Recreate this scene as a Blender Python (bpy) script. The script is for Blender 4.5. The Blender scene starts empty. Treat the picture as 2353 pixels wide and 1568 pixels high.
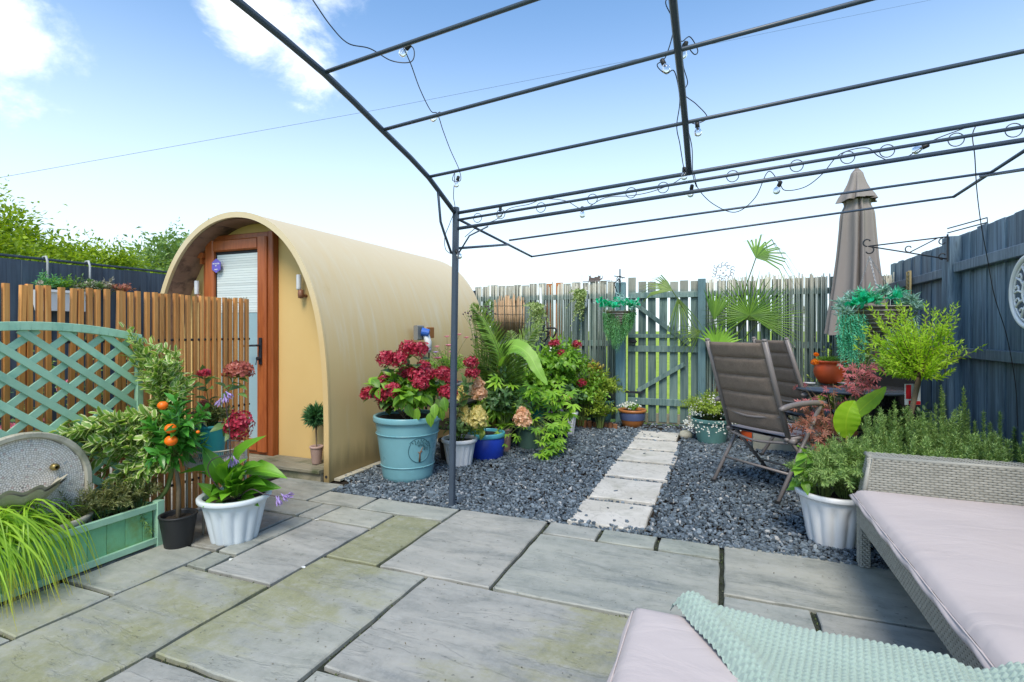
import bpy, math, random
import numpy as np
from mathutils import Vector, Matrix
random.seed(7); rng=np.random.default_rng(7)
S=bpy.context.scene; COL=S.collection
R=math.radians
# ------------------------------------------------ camera, sky, sun, exposure
TH=R(21.7); FOC=1204.0; EYE=1.2            # photo measured on a 2353 px wide copy
cam=bpy.data.cameras.new('camera'); cam_o=bpy.data.objects.new('camera',cam); COL.objects.link(cam_o)
cam.sensor_width=36; cam.lens=36*FOC/2353; cam.shift_y=-24/2353; cam.clip_start=.02; cam.clip_end=3000
cam_o.location=(0,0,EYE); cam_o.rotation_euler=(R(90),0,TH); S.camera=cam_o
SUN_EL=R(54); SUN_AZ=R(166)                 # azimuth from +Y clockwise: behind the camera, a little to the right
w=bpy.data.worlds.new('World'); S.world=w; w.use_nodes=True
nt=w.node_tree; nt.nodes.clear()
def wn(t,**k):
    n=nt.nodes.new(t)
    for a,b in k.items(): setattr(n,a,b)
    return n
out=wn('ShaderNodeOutputWorld'); bg=wn('ShaderNodeBackground'); bg.inputs[1].default_value=.118
sky=wn('ShaderNodeTexSky',sky_type='NISHITA',sun_disc=False,sun_elevation=SUN_EL,sun_rotation=SUN_AZ,altitude=50,air_density=1.1,dust_density=.55,ozone_density=1.6)
tc=wn('ShaderNodeTexCoord')
def wmath(op,a,b=None,clamp=False):
    n=wn('ShaderNodeMath',operation=op,use_clamp=clamp)
    for i,x in enumerate((a,b)):
        if x is None: continue
        if isinstance(x,(int,float)): n.inputs[i].default_value=x
        else: nt.links.new(x,n.inputs[i])
    return n.outputs[0]
def rayw(u,v):
    r=(u-1176.5)/FOC; return Vector((-math.sin(TH)+math.cos(TH)*r, math.cos(TH)+math.sin(TH)*r, -(v-760)/FOC))
noi=wn('ShaderNodeTexNoise'); noi.inputs['Scale'].default_value=7; noi.inputs['Detail'].default_value=9; noi.inputs['Roughness'].default_value=.62; noi.inputs['Distortion'].default_value=.3
mp=wn('ShaderNodeMapping'); mp.inputs['Scale'].default_value=(1,1,1.6)
nt.links.new(tc.outputs['Generated'],mp.inputs[0]); nt.links.new(mp.outputs[0],noi.inputs[0])
total=None
for (u,v,rad) in ((590,30,.105),(700,165,.075),(-40,50,.085),(720,-200,.15),(4300,-700,.4),(-900,100,.3),(-1500,-900,.5)):
    d=rayw(u,v).normalized()
    vm=wn('ShaderNodeVectorMath',operation='DISTANCE'); nt.links.new(tc.outputs['Generated'],vm.inputs[0]); vm.inputs[1].default_value=d
    m=wmath('SUBTRACT',1.0,wmath('DIVIDE',vm.outputs['Value'],rad),True)
    m=wmath('POWER',m,.6)
    total=m if total is None else wmath('MAXIMUM',total,m)
cl=wmath('ADD',wmath('MULTIPLY',total,.75),wmath('MULTIPLY',wmath('SUBTRACT',noi.outputs[0],.5),1.7))
mr=wn('ShaderNodeMapRange'); mr.interpolation_type='SMOOTHSTEP'; nt.links.new(cl,mr.inputs[0]); mr.inputs[1].default_value=.26; mr.inputs[2].default_value=.95
gate=wn('ShaderNodeMapRange'); nt.links.new(total,gate.inputs[0]); gate.inputs[2].default_value=.25
cm=wmath('MULTIPLY',mr.outputs[0],gate.outputs[0]); cm=wmath('MULTIPLY',cm,.92)
# milky air near the horizon
sep=wn('ShaderNodeSeparateXYZ'); nt.links.new(tc.outputs['Generated'],sep.inputs[0])
hz=wn('ShaderNodeMapRange'); hz.interpolation_type='SMOOTHERSTEP'; nt.links.new(sep.outputs[2],hz.inputs[0]); hz.inputs[1].default_value=.0; hz.inputs[2].default_value=.62; hz.inputs[3].default_value=.80; hz.inputs[4].default_value=0
mh=wn('ShaderNodeMix',data_type='RGBA'); nt.links.new(hz.outputs[0],mh.inputs[0]); tn=wn('ShaderNodeMix',data_type='RGBA',blend_type='MULTIPLY'); tn.inputs[0].default_value=1; nt.links.new(sky.outputs[0],tn.inputs[6]); tn.inputs[7].default_value=(.82,1.03,1.14,1); nt.links.new(tn.outputs[2],mh.inputs[6]); mh.inputs[7].default_value=(4.95,5.55,6.1,1)
mx=wn('ShaderNodeMix',data_type='RGBA'); nt.links.new(cm,mx.inputs[0]); nt.links.new(mh.outputs[2],mx.inputs[6]); mx.inputs[7].default_value=(7.8,8.0,8.2,1)
nt.links.new(mx.outputs[2],bg.inputs[0]); nt.links.new(bg.outputs[0],out.inputs[0])
sl=bpy.data.lights.new('sun','SUN'); sl.energy=2.0; sl.angle=R(24); sl.color=(1,.90,.75)
so=bpy.data.objects.new('sun',sl); COL.objects.link(so)
sd=Vector((math.sin(SUN_AZ)*math.cos(SUN_EL),math.cos(SUN_AZ)*math.cos(SUN_EL),math.sin(SUN_EL)))
so.rotation_euler=sd.to_track_quat('Z','Y').to_euler()
S.view_settings.view_transform='Standard'; S.view_settings.look='None'; S.view_settings.exposure=.97; S.view_settings.gamma=1
S.render.engine='CYCLES'
# ------------------------------------------------ measuring helpers
sT,cT=math.sin(TH),math.cos(TH)
def ray(u):
    r=(u-1176.5)/FOC; return -sT+cT*r, cT+sT*r
def D(u,v,d):
    x,y=ray(u); return Vector((x*d,y*d,EYE-(v-760)/FOC*d))
def G(u,v,z=0): return D(u,v,(EYE-z)*FOC/(v-760))
def onX(u,v,X): return D(u,v,X/ray(u)[0])
def onY(u,v,Y): return D(u,v,Y/ray(u)[1])
V=Vector
# ------------------------------------------------ mesh helpers
WL={}
class B:
    """collects geometry for ONE mesh object"""
    def __init__(s): s.v=[]; s.uv=[]; s.f=[]; s.n=0
    def add(s,v,f,uv=None):
        v=np.asarray(v,float).reshape(-1,3)
        s.v.append(v); s.uv.append(np.zeros((len(v),2)) if uv is None else np.asarray(uv,float))
        if isinstance(f,np.ndarray): s.f.append(f+s.n)
        else:
            g={}
            for q in f: g.setdefault(len(q),[]).append(q)
            for k,a in g.items(): s.f.append(np.array(a,int)+s.n)
        s.n+=len(v); return s
    def mesh(s,name,off=(0,0,0),smooth=False):
        me=bpy.data.meshes.new(name)
        if not s.v: return me
        v=np.concatenate(s.v)-np.array(off); uv=np.concatenate(s.uv)
        me.vertices.add(len(v)); me.vertices.foreach_set('co',v.astype('f').ravel())
        li=np.concatenate([a.ravel() for a in s.f]); st=[];p=0
        for a in s.f:
            st.append(p+np.arange(len(a))*a.shape[1]); p+=a.size
        st=np.concatenate(st)
        me.loops.add(len(li)); me.loops.foreach_set('vertex_index',li.astype('i'))
        me.polygons.add(len(st)); me.polygons.foreach_set('loop_start',st.astype('i'))
        me.polygons.foreach_set('use_smooth',np.full(len(st),smooth,bool))
        ul=me.uv_layers.new(name='UVMap'); ul.data.foreach_set('uv',uv[li].astype('f').ravel())
        me.update(calc_edges=True); me.validate()
        return me
    def build(s,name,mat,parent=None,smooth=False,loc=None,stuff=False,label=None):
        if parent is not None: off=WL[parent.name]
        elif loc is not None: off=V(loc)
        else:
            v=np.concatenate(s.v); off=V((v[:,0].mean(),v[:,1].mean(),v[:,2].min()))
        me=s.mesh(name,off,smooth); o=bpy.data.objects.new(name,me); COL.objects.link(o)
        if mat: me.materials.append(mat)
        if parent is not None: o.parent=parent
        else: o.location=off
        WL[o.name]=V(off)
        if stuff: o['kind']='stuff'
        if label: o['label']=label
        return o
def tag(o,label=None,cat=None,group=None,kind=None):
    for k,x in (('label',label),('category',cat),('group',group),('kind',kind)):
        if x: o[k]=x
    return o
def thing(name,label,cat,loc,group=None):
    o=bpy.data.objects.new(name,None); COL.objects.link(o); o.empty_display_size=.1; o.location=loc; WL[o.name]=V(loc)
    return tag(o,label,cat,group)
def inst(me,name,parent,loc,rot=None,scale=(1,1,1),mtx=None,label=None):
    """object sharing a mesh, world placed under parent"""
    o=bpy.data.objects.new(name,me); COL.objects.link(o)
    if mtx is None: mtx=Matrix.LocRotScale(V(loc),rot,V(scale))
    base=V((0,0,0))
    if parent is not None: o.parent=parent; base=WL[parent.name]
    m=mtx.copy(); WL[o.name]=m.translation.copy(); m.translation=m.translation-base
    o.matrix_basis=m
    if label: o['label']=label
    return o
def frame(d,up=(0,0,1)):
    d=V(d).normalized(); up=V(up)
    x=d.cross(up)
    if x.length<1e-4: x=d.cross(V((1,0,0)))
    x.normalize(); return x,d,x.cross(d).normalized()
def beam(b,p0,p1,w,h,c=.002,up=(0,0,1)):
    """chamfered bar from p0 to p1, w across, h along up"""
    p0,p1=V(p0),V(p1); x,y,z=frame(p1-p0,up); w/=2;h/=2;c=min(c,w*.45,h*.45)
    pr=[(w,h-c),(w-c,h),(-w+c,h),(-w,h-c),(-w,-h+c),(-w+c,-h),(w-c,-h),(w,-h+c)]
    vs=[tuple(p+x*a+z*e) for p in (p0,p1) for a,e in pr]
    f=[(i,(i+1)%8,8+(i+1)%8,8+i) for i in range(8)]+[tuple(range(7,-1,-1)),tuple(range(8,16))]
    return b.add(vs,f)
def box(b,c,s,rz=0,ch=.002):
    c=V(c); d=V((math.sin(-rz),math.cos(rz),0))*(s[1]/2)
    return beam(b,c-d,c+d,s[0],s[2],ch)
def tube(b,pts,r,n=6,cap=True,closed=False):
    pts=[V(p) for p in pts]; m=len(pts); rs=r if hasattr(r,'__len__') else [r]*m
    vs=[];px=None
    for i,p in enumerate(pts):
        if closed: t=pts[(i+1)%m]-pts[i-1]
        else: t=pts[min(i+1,m-1)]-pts[max(i-1,0)]
        if t.length<1e-9: t=V((0,0,1))
        t.normalize()
        if px is None: px=t.orthogonal().normalized()
        px=(px-t*px.dot(t)); px=px.normalized() if px.length>1e-6 else t.orthogonal().normalized()
        py=t.cross(px)
        for k in range(n):
            a=2*math.pi*k/n; vs.append(tuple(p+px*(math.cos(a)*rs[i])+py*(math.sin(a)*rs[i])))
    f=[]
    for i in range(m if closed else m-1):
        j=(i+1)%m
        for k in range(n): f.append((i*n+k,i*n+(k+1)%n,j*n+(k+1)%n,j*n+k))
    if cap and not closed: f+= [tuple(range(n-1,-1,-1)),tuple(range((m-1)*n,m*n))]
    return b.add(vs,f)
def lathe(b,prof,c,n=32,fn=None,sx=1,sy=1,capb=True,capt=False):
    """prof: (radius,z) from bottom to top; fn(theta,i,r,z)->r"""
    c=V(c); vs=[]
    for i,(r,z) in enumerate(prof):
        for k in range(n):
            a=2*math.pi*k/n; rr=fn(a,i,r,z) if fn else r
            vs.append((c.x+math.cos(a)*rr*sx,c.y+math.sin(a)*rr*sy,c.z+z))
    f=[(i*n+k,i*n+(k+1)%n,(i+1)*n+(k+1)%n,(i+1)*n+k) for i in range(len(prof)-1) for k in range(n)]
    if capb: f.append(tuple(range(n-1,-1,-1)))
    if capt: f.append(tuple(range((len(prof)-1)*n,len(prof)*n)))
    return b.add(vs,f)
def grid(b,fn,nu,nv,uv=True):
    vs=[];u_=[]
    for j in range(nv+1):
        for i in range(nu+1):
            vs.append(tuple(fn(i/nu,j/nv))); u_.append((i/nu,j/nv))
    f=[(j*(nu+1)+i,j*(nu+1)+i+1,(j+1)*(nu+1)+i+1,(j+1)*(nu+1)+i) for j in range(nv) for i in range(nu)]
    return b.add(vs,f,u_)
def curve(p0,p1,h=0,n=8,ctrl=None):
    p0,p1=V(p0),V(p1); c=(p0+p1)/2+V((0,0,h)) if ctrl is None else V(ctrl)
    return [p0*(1-t)**2+c*2*t*(1-t)+p1*t*t for t in [i/n for i in range(n+1)]]
def prism(b,pts,d,z0=None):
    """closed outline pts extruded by vector d"""
    n=len(pts); d=V(d); vs=[tuple(p) for p in pts]+[tuple(V(p)+d) for p in pts]
    f=[tuple(range(n-1,-1,-1)),tuple(range(n,2*n))]+[(i,(i+1)%n,n+(i+1)%n,n+i) for i in range(n)]
    return b.add(vs,f)
# ------------------------------------------------ leaves
def tmpl(rows,nx=1):
    """rows: (y,halfwidth,z centre,z edge lift). nx columns each side"""
    vs=[];uv=[];idx=[]
    for (y,hw,z,e) in rows:
        if hw==0: idx.append([len(vs)]); vs.append((0,y,z)); uv.append((.5,y))
        else:
            r=[]
            for k in range(-nx,nx+1):
                t=k/nx; r.append(len(vs)); vs.append((t*hw,y,z+e*abs(t))); uv.append((.5+t/2,y))
            idx.append(r)
    q=[];t3=[]
    for a,c in zip(idx,idx[1:]):
        if len(a)==1 and len(c)==1: continue
        if len(a)==1: t3+=[(a[0],c[i+1],c[i]) for i in range(len(c)-1)]
        elif len(c)==1: t3+=[(a[i],a[i+1],c[0]) for i in range(len(a)-1)]
        else: q+=[(a[i],a[i+1],c[i+1],c[i]) for i in range(len(a)-1)]
    return np.array(vs,float),[np.array(x,int) for x in (q,t3) if x],np.array(uv)
T={}
T['small']=(np.array([(0,0,0),(-.5,.45,.10),(.5,.45,.10),(0,1,-.05)]),[np.array([(0,2,3),(0,3,1)])],np.array([(.5,0),(0,.45),(1,.45),(.5,1)]))
T['ovate']=tmpl([(0,0,0,0),(.18,.34,.02,.06),(.42,.5,.03,.09),(.7,.36,-.03,.06),(1,0,-.16,0)])
T['round']=tmpl([(0,0,0,0),(.12,.36,.02,.04),(.45,.5,.03,.05),(.8,.38,0,.03),(1,0,-.05,0)])
T['hosta']=tmpl([(0,.07,0,.03),(.2,.34,.06,.10),(.45,.5,.07,.12),(.7,.38,-.02,.08),(.88,.17,-.14,.03),(1,0,-.24,0)],2)
T['strap']=tmpl([(0,.3,0,.1),(.25,.5,.16,.1),(.5,.5,.2,.1),(.75,.38,.06,.06),(1,0,-.28,0)])
T['banana']=tmpl([(0,.05,0,0),(.06,.28,.02,.05),(.2,.46,.06,.07),(.4,.5,.08,.06),(.6,.47,.06,.04),(.8,.36,-.02,0),(.93,.18,-.1,0),(1,0,-.16,0)],3)
T['petal']=(np.array([(0,0,0),(-.5,.6,.12),(.5,.6,.12),(0,1,.05)]),[np.array([(0,2,3,1)])],np.array([(.5,0),(0,.6),(1,.6),(.5,1)]))
def lobed(n=7,deep=.45,span=250,hw=.5):
    vs=[(0,0,0)];uv=[(.5,0)];
    for i in range(n):
        a=R(-span/2+span*i/(n-1)); L=(1-.35*abs(i-(n-1)/2)/((n-1)/2))
        for (da,rr,z) in ((-span/(n-1)*.28,.62,.02),(0,1,-.06),(span/(n-1)*.28,.62,.02)):
            q=a+R(da); vs.append((math.sin(q)*rr*L*hw*1.6,.28+math.cos(q)*rr*L*.72,z)); uv.append((.5,.6))
        if i<n-1:
            q=a+R(span/(n-1)*.5); vs.append((math.sin(q)*deep*L*hw*1.3,.28+math.cos(q)*deep*L*.6,.06)); uv.append((.5,.3))
    c=len(vs); vs.append((0,.28,.0)); uv.append((.5,.28))
    tris=[(c,i+1,i) for i in range(1,c-1)]
    return np.array(vs),[np.array(tris)],np.array(uv)
T['fatsia']=lobed(7,.42,230)
T['maple']=lobed(7,.16,250,.55)
class L:
    def __init__(s): s.a=[]
    def add(s,p,d,n,l,w): s.a.append((*p,*d,*n,l,w)); return s
    def frames(s):
        a=np.array(s.a); P=a[:,0:3]; y=a[:,3:6]; N=a[:,6:9]; l=a[:,9:10]; w=a[:,10:11]
        y=y/np.maximum(np.linalg.norm(y,axis=1,keepdims=True),1e-9); x=np.cross(y,N); ln=np.linalg.norm(x,axis=1,keepdims=True)
        x=np.where(ln<1e-5,np.cross(y,[[.3,.9,.1]]),x); x/=np.maximum(np.linalg.norm(x,axis=1,keepdims=True),1e-9); z=np.cross(x,y)
        return P,x,y,z,l,w
    def into(s,b,t='small'):
        if not s.a: return b
        tv,tf,tu=T[t]; P,x,y,z,l,w=s.frames(); n=len(P); m=len(tv)
        v=P[:,None]+x[:,None]*tv[None,:,0:1]*w[:,None]+y[:,None]*tv[None,:,1:2]*l[:,None]+z[:,None]*tv[None,:,2:3]*l[:,None]
        b.v.append(v.reshape(-1,3)); b.uv.append(np.tile(tu,(n,1)))
        for f in tf: b.f.append((f[None]+(np.arange(n)*m)[:,None,None]).reshape(-1,f.shape[1])+b.n)
        b.n+=n*m; return b
    def build(s,name,mat,parent,t='small',smooth=True,label=None):
        if not s.a: return
        b=B(); s.into(b,t); return b.build(name,mat,parent,smooth,stuff=True,label=label)
    def objects(s,name,me,parent,labels=None):
        if not s.a: return []
        P,x,y,z,l,w=s.frames(); r=[]
        for i in range(len(P)):
            X=V(x[i])*float(w[i][0]); Y=V(y[i])*float(l[i][0]); Z=V(z[i])*float(l[i][0])
            m=Matrix(((X.x,Y.x,Z.x,P[i][0]),(X.y,Y.y,Z.y,P[i][1]),(X.z,Y.z,Z.z,P[i][2]),(0,0,0,1)))
            r.append(inst(me,name,parent,None,mtx=m))
        return r
def tmesh(t,mat):
    tv,tf,tu=T[t]; b=B(); b.v.append(tv); b.uv.append(tu); b.n=len(tv); b.f=list(tf)
    me=b.mesh('leaf',smooth=True); me.materials.append(mat); return me
def rv(s=1): return V((random.gauss(0,s),random.gauss(0,s),random.gauss(0,s)))
def spray(st,lv,pts,r0,n,l,w,start=.3,ang=55,up=.5,jit=.25,arr=2,taper=.5,drop=0):
    """twig along pts with leaves in pairs (arr per node)"""
    pts=[V(p) for p in pts]
    if st is not None: tube(st,pts,[r0*(1-.7*i/(len(pts)-1)) for i in range(len(pts))],5,cap=False)
    m=len(pts)-1; k0=random.random()*6
    for i in range(n):
        t=start+(1-start)*(i+random.random()*.4)/n; f=min(t,.999)*m; k=int(f); p=pts[k].lerp(pts[k+1],f-k)
        tg=(pts[k+1]-pts[k]).normalized(); a=tg.orthogonal().normalized(); c=tg.cross(a)
        for j in range(arr):
            ph=k0+i*2.0+j*2*math.pi/arr
            rad=a*math.cos(ph)+c*math.sin(ph)
            d=tg*math.cos(R(ang))+rad*math.sin(R(ang))+rv(jit)*.6+V((0,0,-drop))
            nn=V((0,0,1))*up+tg*.5+rv(.3)
            s=(1-taper*max(0,t-.5)*1.2)*random.uniform(.75,1.15)
            lv.add(p,d,nn,l*s,w*s)
    d=(pts[-1]-pts[-2]).normalized(); lv.add(pts[-1],d,V((0,0,1))+rv(.3),l*.7,w*.7)
# ------------------------------------------------ materials
class N:
    def __init__(s,name):
        s.m=bpy.data.materials.new(name); s.m.use_nodes=True; s.t=s.m.node_tree; s.p=s.t.nodes['Principled BSDF']; s.o=s.t.nodes['Material Output']
    def n(s,t,**k):
        x=s.t.nodes.new(t)
        for a,b in k.items(): setattr(x,a,b)
        return x
    def l(s,a,b): s.t.links.new(a,b)
    def mth(s,op,a,b=None,clamp=False):
        x=s.n('ShaderNodeMath',operation=op,use_clamp=clamp)
        for i,q in enumerate((a,b)):
            if q is None: continue
            if isinstance(q,(int,float)): x.inputs[i].default_value=q
            else: s.l(q,x.inputs[i])
        return x.outputs[0]
    def coords(s,scale=(1,1,1),rand=True,out='Object'):
        tc=s.n('ShaderNodeTexCoord'); v=tc.outputs[out]
        if rand:
            oi=s.n('ShaderNodeObjectInfo'); vm=s.n('ShaderNodeVectorMath',operation='SCALE'); vm.inputs[0].default_value=(31,17,23); s.l(oi.outputs['Random'],vm.inputs['Scale'])
            ad=s.n('ShaderNodeVectorMath',operation='ADD'); s.l(v,ad.inputs[0]); s.l(vm.outputs[0],ad.inputs[1]); v=ad.outputs[0]
        mp=s.n('ShaderNodeMapping'); mp.inputs['Scale'].default_value=scale; s.l(v,mp.inputs[0]); return mp.outputs[0]
    def noise(s,v,scale,detail=5,rough=.55,dist=0):
        x=s.n('ShaderNodeTexNoise'); s.l(v,x.inputs['Vector']); x.inputs['Scale'].default_value=scale; x.inputs['Detail'].default_value=detail; x.inputs['Roughness'].default_value=rough; x.inputs['Distortion'].default_value=dist; return x.outputs[0]
    def ramp(s,f,stops,interp='LINEAR'):
        x=s.n('ShaderNodeValToRGB'); x.color_ramp.interpolation=interp; e=x.color_ramp.elements
        while len(e)<len(stops): e.new(.5)
        for q,(p,c) in zip(e,stops): q.position=p; q.color=(*c,1) if hasattr(c,'__len__') else (c,c,c,1)
        s.l(f,x.inputs[0]); return x.outputs[0]
    def mix(s,f,a,b,mode='MIX'):
        x=s.n('ShaderNodeMix',data_type='RGBA',blend_type=mode)
        for i,q in ((0,f),(6,a),(7,b)):
            if isinstance(q,(int,float)): x.inputs[i].default_value=q
            elif isinstance(q,tuple): x.inputs[i].default_value=(*q,1)
            else: s.l(q,x.inputs[i])
        return x.outputs[2]
    def mr(s,f,a,b,c=0,d=1,smooth=True):
        x=s.n('ShaderNodeMapRange'); 
        if smooth: x.interpolation_type='SMOOTHSTEP'
        s.l(f,x.inputs[0]); 
        for i,q in enumerate((a,b,c,d)): x.inputs[i+1].default_value=q
        return x.outputs[0]
    def bump(s,h,strength=.3,dist=.01,prev=None):
        x=s.n('ShaderNodeBump'); x.inputs['Strength'].default_value=strength; x.inputs['Distance'].default_value=dist; s.l(h,x.inputs['Height'])
        if prev is not None: s.l(prev,x.inputs['Normal'])
        s.l(x.outputs[0],s.p.inputs['Normal']); return x.outputs[0]
    def set(s,base=None,rough=None,metal=None,spec=None,coat=None):
        for k,q in (('Base Color',base),('Roughness',rough),('Metallic',metal),('Specular IOR Level',spec),('Coat Weight',coat)):
            if q is None: continue
            if isinstance(q,tuple): s.p.inputs[k].default_value=(*q,1)
            elif isinstance(q,(int,float)): s.p.inputs[k].default_value=q
            else: s.l(q,s.p.inputs[k])
        return s
def mul(c,k): return tuple(min(1,x*k) for x in c)
def M(name,c,rough=.6,var=.15,scale=9,stretch=(1,1,1),bump=.15,bs=70,bd=.003,spec=.4,metal=0,orand=.12,dirt=None,dscale=3,dthr=(.5,.75)):
    a=N(name); v=a.coords(stretch); n1=a.noise(v,scale,6,.6)
    col=a.mix(n1,mul(c,1-var*1.6),mul(c,1+var*1.6))
    if dirt: col=a.mix(a.mr(a.noise(a.coords((1,1,1)),dscale,7,.65),dthr[0],dthr[1]),col,dirt)
    if orand:
        oi=a.n('ShaderNodeObjectInfo'); k=a.mr(oi.outputs['Random'],0,1,1-orand,1+orand,False)
        x=a.n('ShaderNodeVectorMath',operation='SCALE'); a.l(col,x.inputs[0]); a.l(k,x.inputs['Scale']); col=x.outputs[0]
    r=a.mth('ADD',a.mth('MULTIPLY',n1,.25),rough-.12)
    a.set(col,r,metal,spec)
    if bump: a.bump(a.noise(v,bs,5,.6),bump,bd)
    return a.m
def leafM(name,lo,hi,trans=.3,edge=None,et=.62,vein=.0,rough=.42,tip=None,hue=None):
    a=N(name); g=a.n('ShaderNodeNewGeometry'); oi=a.n('ShaderNodeObjectInfo')
    r=a.mth('FRACT',a.mth('ADD',g.outputs['Random Per Island'],oi.outputs['Random']))
    r=a.mth('ADD',a.mth('MULTIPLY',r,.75),a.mth('MULTIPLY',a.noise(a.coords((1,1,1),False),5,3),.25))
    st=[(0,lo),(.75,hi),(1,mul(hi,1.25))]
    if hue: st=[(0,lo),(.6,hi),(.9,hi),(1,hue)]
    col=a.ramp(r,st)
    tc=a.n('ShaderNodeTexCoord'); sp=a.n('ShaderNodeSeparateXYZ'); a.l(tc.outputs['UV'],sp.inputs[0])
    ab=a.mth('MULTIPLY',a.mth('ABSOLUTE',a.mth('SUBTRACT',sp.outputs[0],.5)),2)
    if edge: col=a.mix(a.mr(a.mth('ADD',ab,a.mth('MULTIPLY',a.mth('SUBTRACT',a.noise(a.coords((1,1,1),False),60,2),.5),.5)),et-.06,et+.06),col,edge)
    if vein: col=a.mix(a.mr(ab,.0,.1,vein,0),col,mul(hi,1.9))
    if tip: col=a.mix(a.mr(sp.outputs[1],.75,1.05),col,tip)
    a.set(col,rough,0,.45)
    tr=a.n('ShaderNodeBsdfTranslucent'); ms=a.n('ShaderNodeMixShader'); ms.inputs[0].default_value=trans
    sc=a.n('ShaderNodeVectorMath',operation='MULTIPLY'); a.l(col,sc.inputs[0]); sc.inputs[1].default_value=(1.5,1.5,.8); a.l(sc.outputs[0],tr.inputs[0])
    a.l(a.p.outputs[0],ms.inputs[1]); a.l(tr.outputs[0],ms.inputs[2]); a.l(ms.outputs[0],a.o.inputs[0])
    if vein: a.bump(a.mr(ab,0,.12),.3,.002)
    return a.m
# sandstone paving: riven plates, streaks, moss where obj.color.a says so
a=N('sandstone_paving'); v=a.coords(); oi=a.n('ShaderNodeObjectInfo')
vs_=a.n('ShaderNodeMapping'); a.l(v,vs_.inputs[0]); vs_.inputs['Scale'].default_value=(1.3,5.5,1); vs_.inputs['Rotation'].default_value=(0,0,R(24))
n1=a.noise(vs_.outputs[0],1.6,8,.66,.5); n2=a.noise(vs_.outputs[0],.62,9,.62,.35); n3=a.noise(v,1.1,6,.6,.4); n4=a.noise(v,95,4,.7)
col=a.ramp(n1,[(.28,(.115,.135,.14)),(.42,(.215,.23,.215)),(.55,(.30,.31,.285)),(.72,(.39,.39,.35))])
plate=a.ramp(n2,[(.40,0),(.415,.45),(.50,.5),(.512,.85),(.60,.9),(.61,1)])
col=a.mix(a.mth('MULTIPLY',plate,.5),col,(.37,.375,.34))
edge=a.ramp(n2,[(.395,0),(.405,1),(.418,0),(.50,0),(.506,1),(.515,0)]); col=a.mix(a.mth('MULTIPLY',a.mth('MULTIPLY',edge,a.mr(a.noise(v,2.2,3),.45,.65)),.12),col,(.085,.095,.08))
sc=a.n('ShaderNodeSeparateColor'); a.l(oi.outputs['Color'],sc.inputs[0])
col=a.mix(1.0,col,oi.outputs['Color'],'MULTIPLY')
ms=a.mth('ADD',n3,a.mth('SUBTRACT',oi.outputs['Alpha'],.5)); msk=a.mr(a.mth('ADD',ms,a.mth('MULTIPLY',a.mth('SUBTRACT',n1,.5),.5)),.54,.74)
col=a.mix(a.mth('MULTIPLY',msk,.7),col,a.mix(n1,(.14,.145,.035),(.28,.28,.10)))
sp_=a.mr(a.noise(v,42,2,.5),.70,.74); col=a.mix(a.mth('MULTIPLY',sp_,.7),col,(.06,.06,.05))
n5=a.noise(v,16,6,.7); col=a.mix(a.mr(n5,.45,.72,0,.45),col,(.40,.40,.365)); col=a.mix(a.mr(n5,.28,.46,.45,0),col,(.13,.145,.125)); col=a.mix(a.mr(n4,.3,.8,0,.22),col,(.42,.42,.40))
a.set(col,a.mr(n1,.3,.7,.45,.7),0,.45)
b1=a.bump(plate,.5,.008); b2=a.bump(n1,.35,.006,b1); a.bump(n4,.25,.002,b2)
PAV=a.m
a=N('pale_stepping_stone'); v=a.coords(); n1=a.noise(v,3,7,.62,.8); n2=a.noise(v,7,5,.6,.5); n4=a.noise(v,110,4,.7)
col=a.ramp(n1,[(.3,(.44,.42,.36)),(.55,(.57,.545,.49)),(.8,(.66,.63,.57))]); col=a.mix(a.mr(n2,.56,.72,0,.6),col,(.30,.30,.24)); col=a.mix(a.ramp(n2,[(.44,0),(.455,.5),(.47,0)]),col,(.22,.21,.18))
a.set(col,.7,0,.3); b1=a.bump(n1,.4,.006); a.bump(n4,.3,.002,b1); STEP=a.m
a=N('mortar'); v=a.coords((1,1,1),False); a.set(a.ramp(a.noise(v,14,6),[(.3,(.02,.024,.018)),(.7,(.05,.058,.042))]),.9,0,.2); a.bump(a.noise(v,120,4),.5,.004); MORTAR=a.m
# slate chips
a=N('slate_chip'); g=a.n('ShaderNodeNewGeometry'); v=a.coords((1,1,1),False)
col=a.ramp(g.outputs['Random Per Island'],[(0,(.036,.05,.062)),(.3,(.08,.108,.132)),(.65,(.125,.163,.195)),(.90,(.21,.26,.295)),(.965,(.26,.29,.31)),(1,(.50,.49,.46))])
col=a.mix(a.mr(a.noise(v,60,4),.35,.75,0,.35),col,(.14,.15,.17)); a.set(col,a.mr(g.outputs['Random Per Island'],0,1,.5,.75),0,.4); a.bump(a.noise(v,140,3),.3,.002); SLATE=a.m
a=N('dark_earth'); v=a.coords((1,1,1),False); a.set(a.ramp(a.noise(v,20,8,.7),[(.3,(.012,.011,.010)),(.7,(.055,.045,.035))]),.95,0,.1); a.bump(a.noise(v,90,6,.7),1,.01); EARTH=a.m
a=N('meadow_grass'); v=a.coords((1,1,1),False); a.set(a.ramp(a.noise(v,.6,8,.7),[(.3,(.20,.32,.03)),(.7,(.36,.47,.07))]),.9,0,.1); a.bump(a.noise(v,9,6,.7),1,.05); FIELD=a.m
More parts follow.
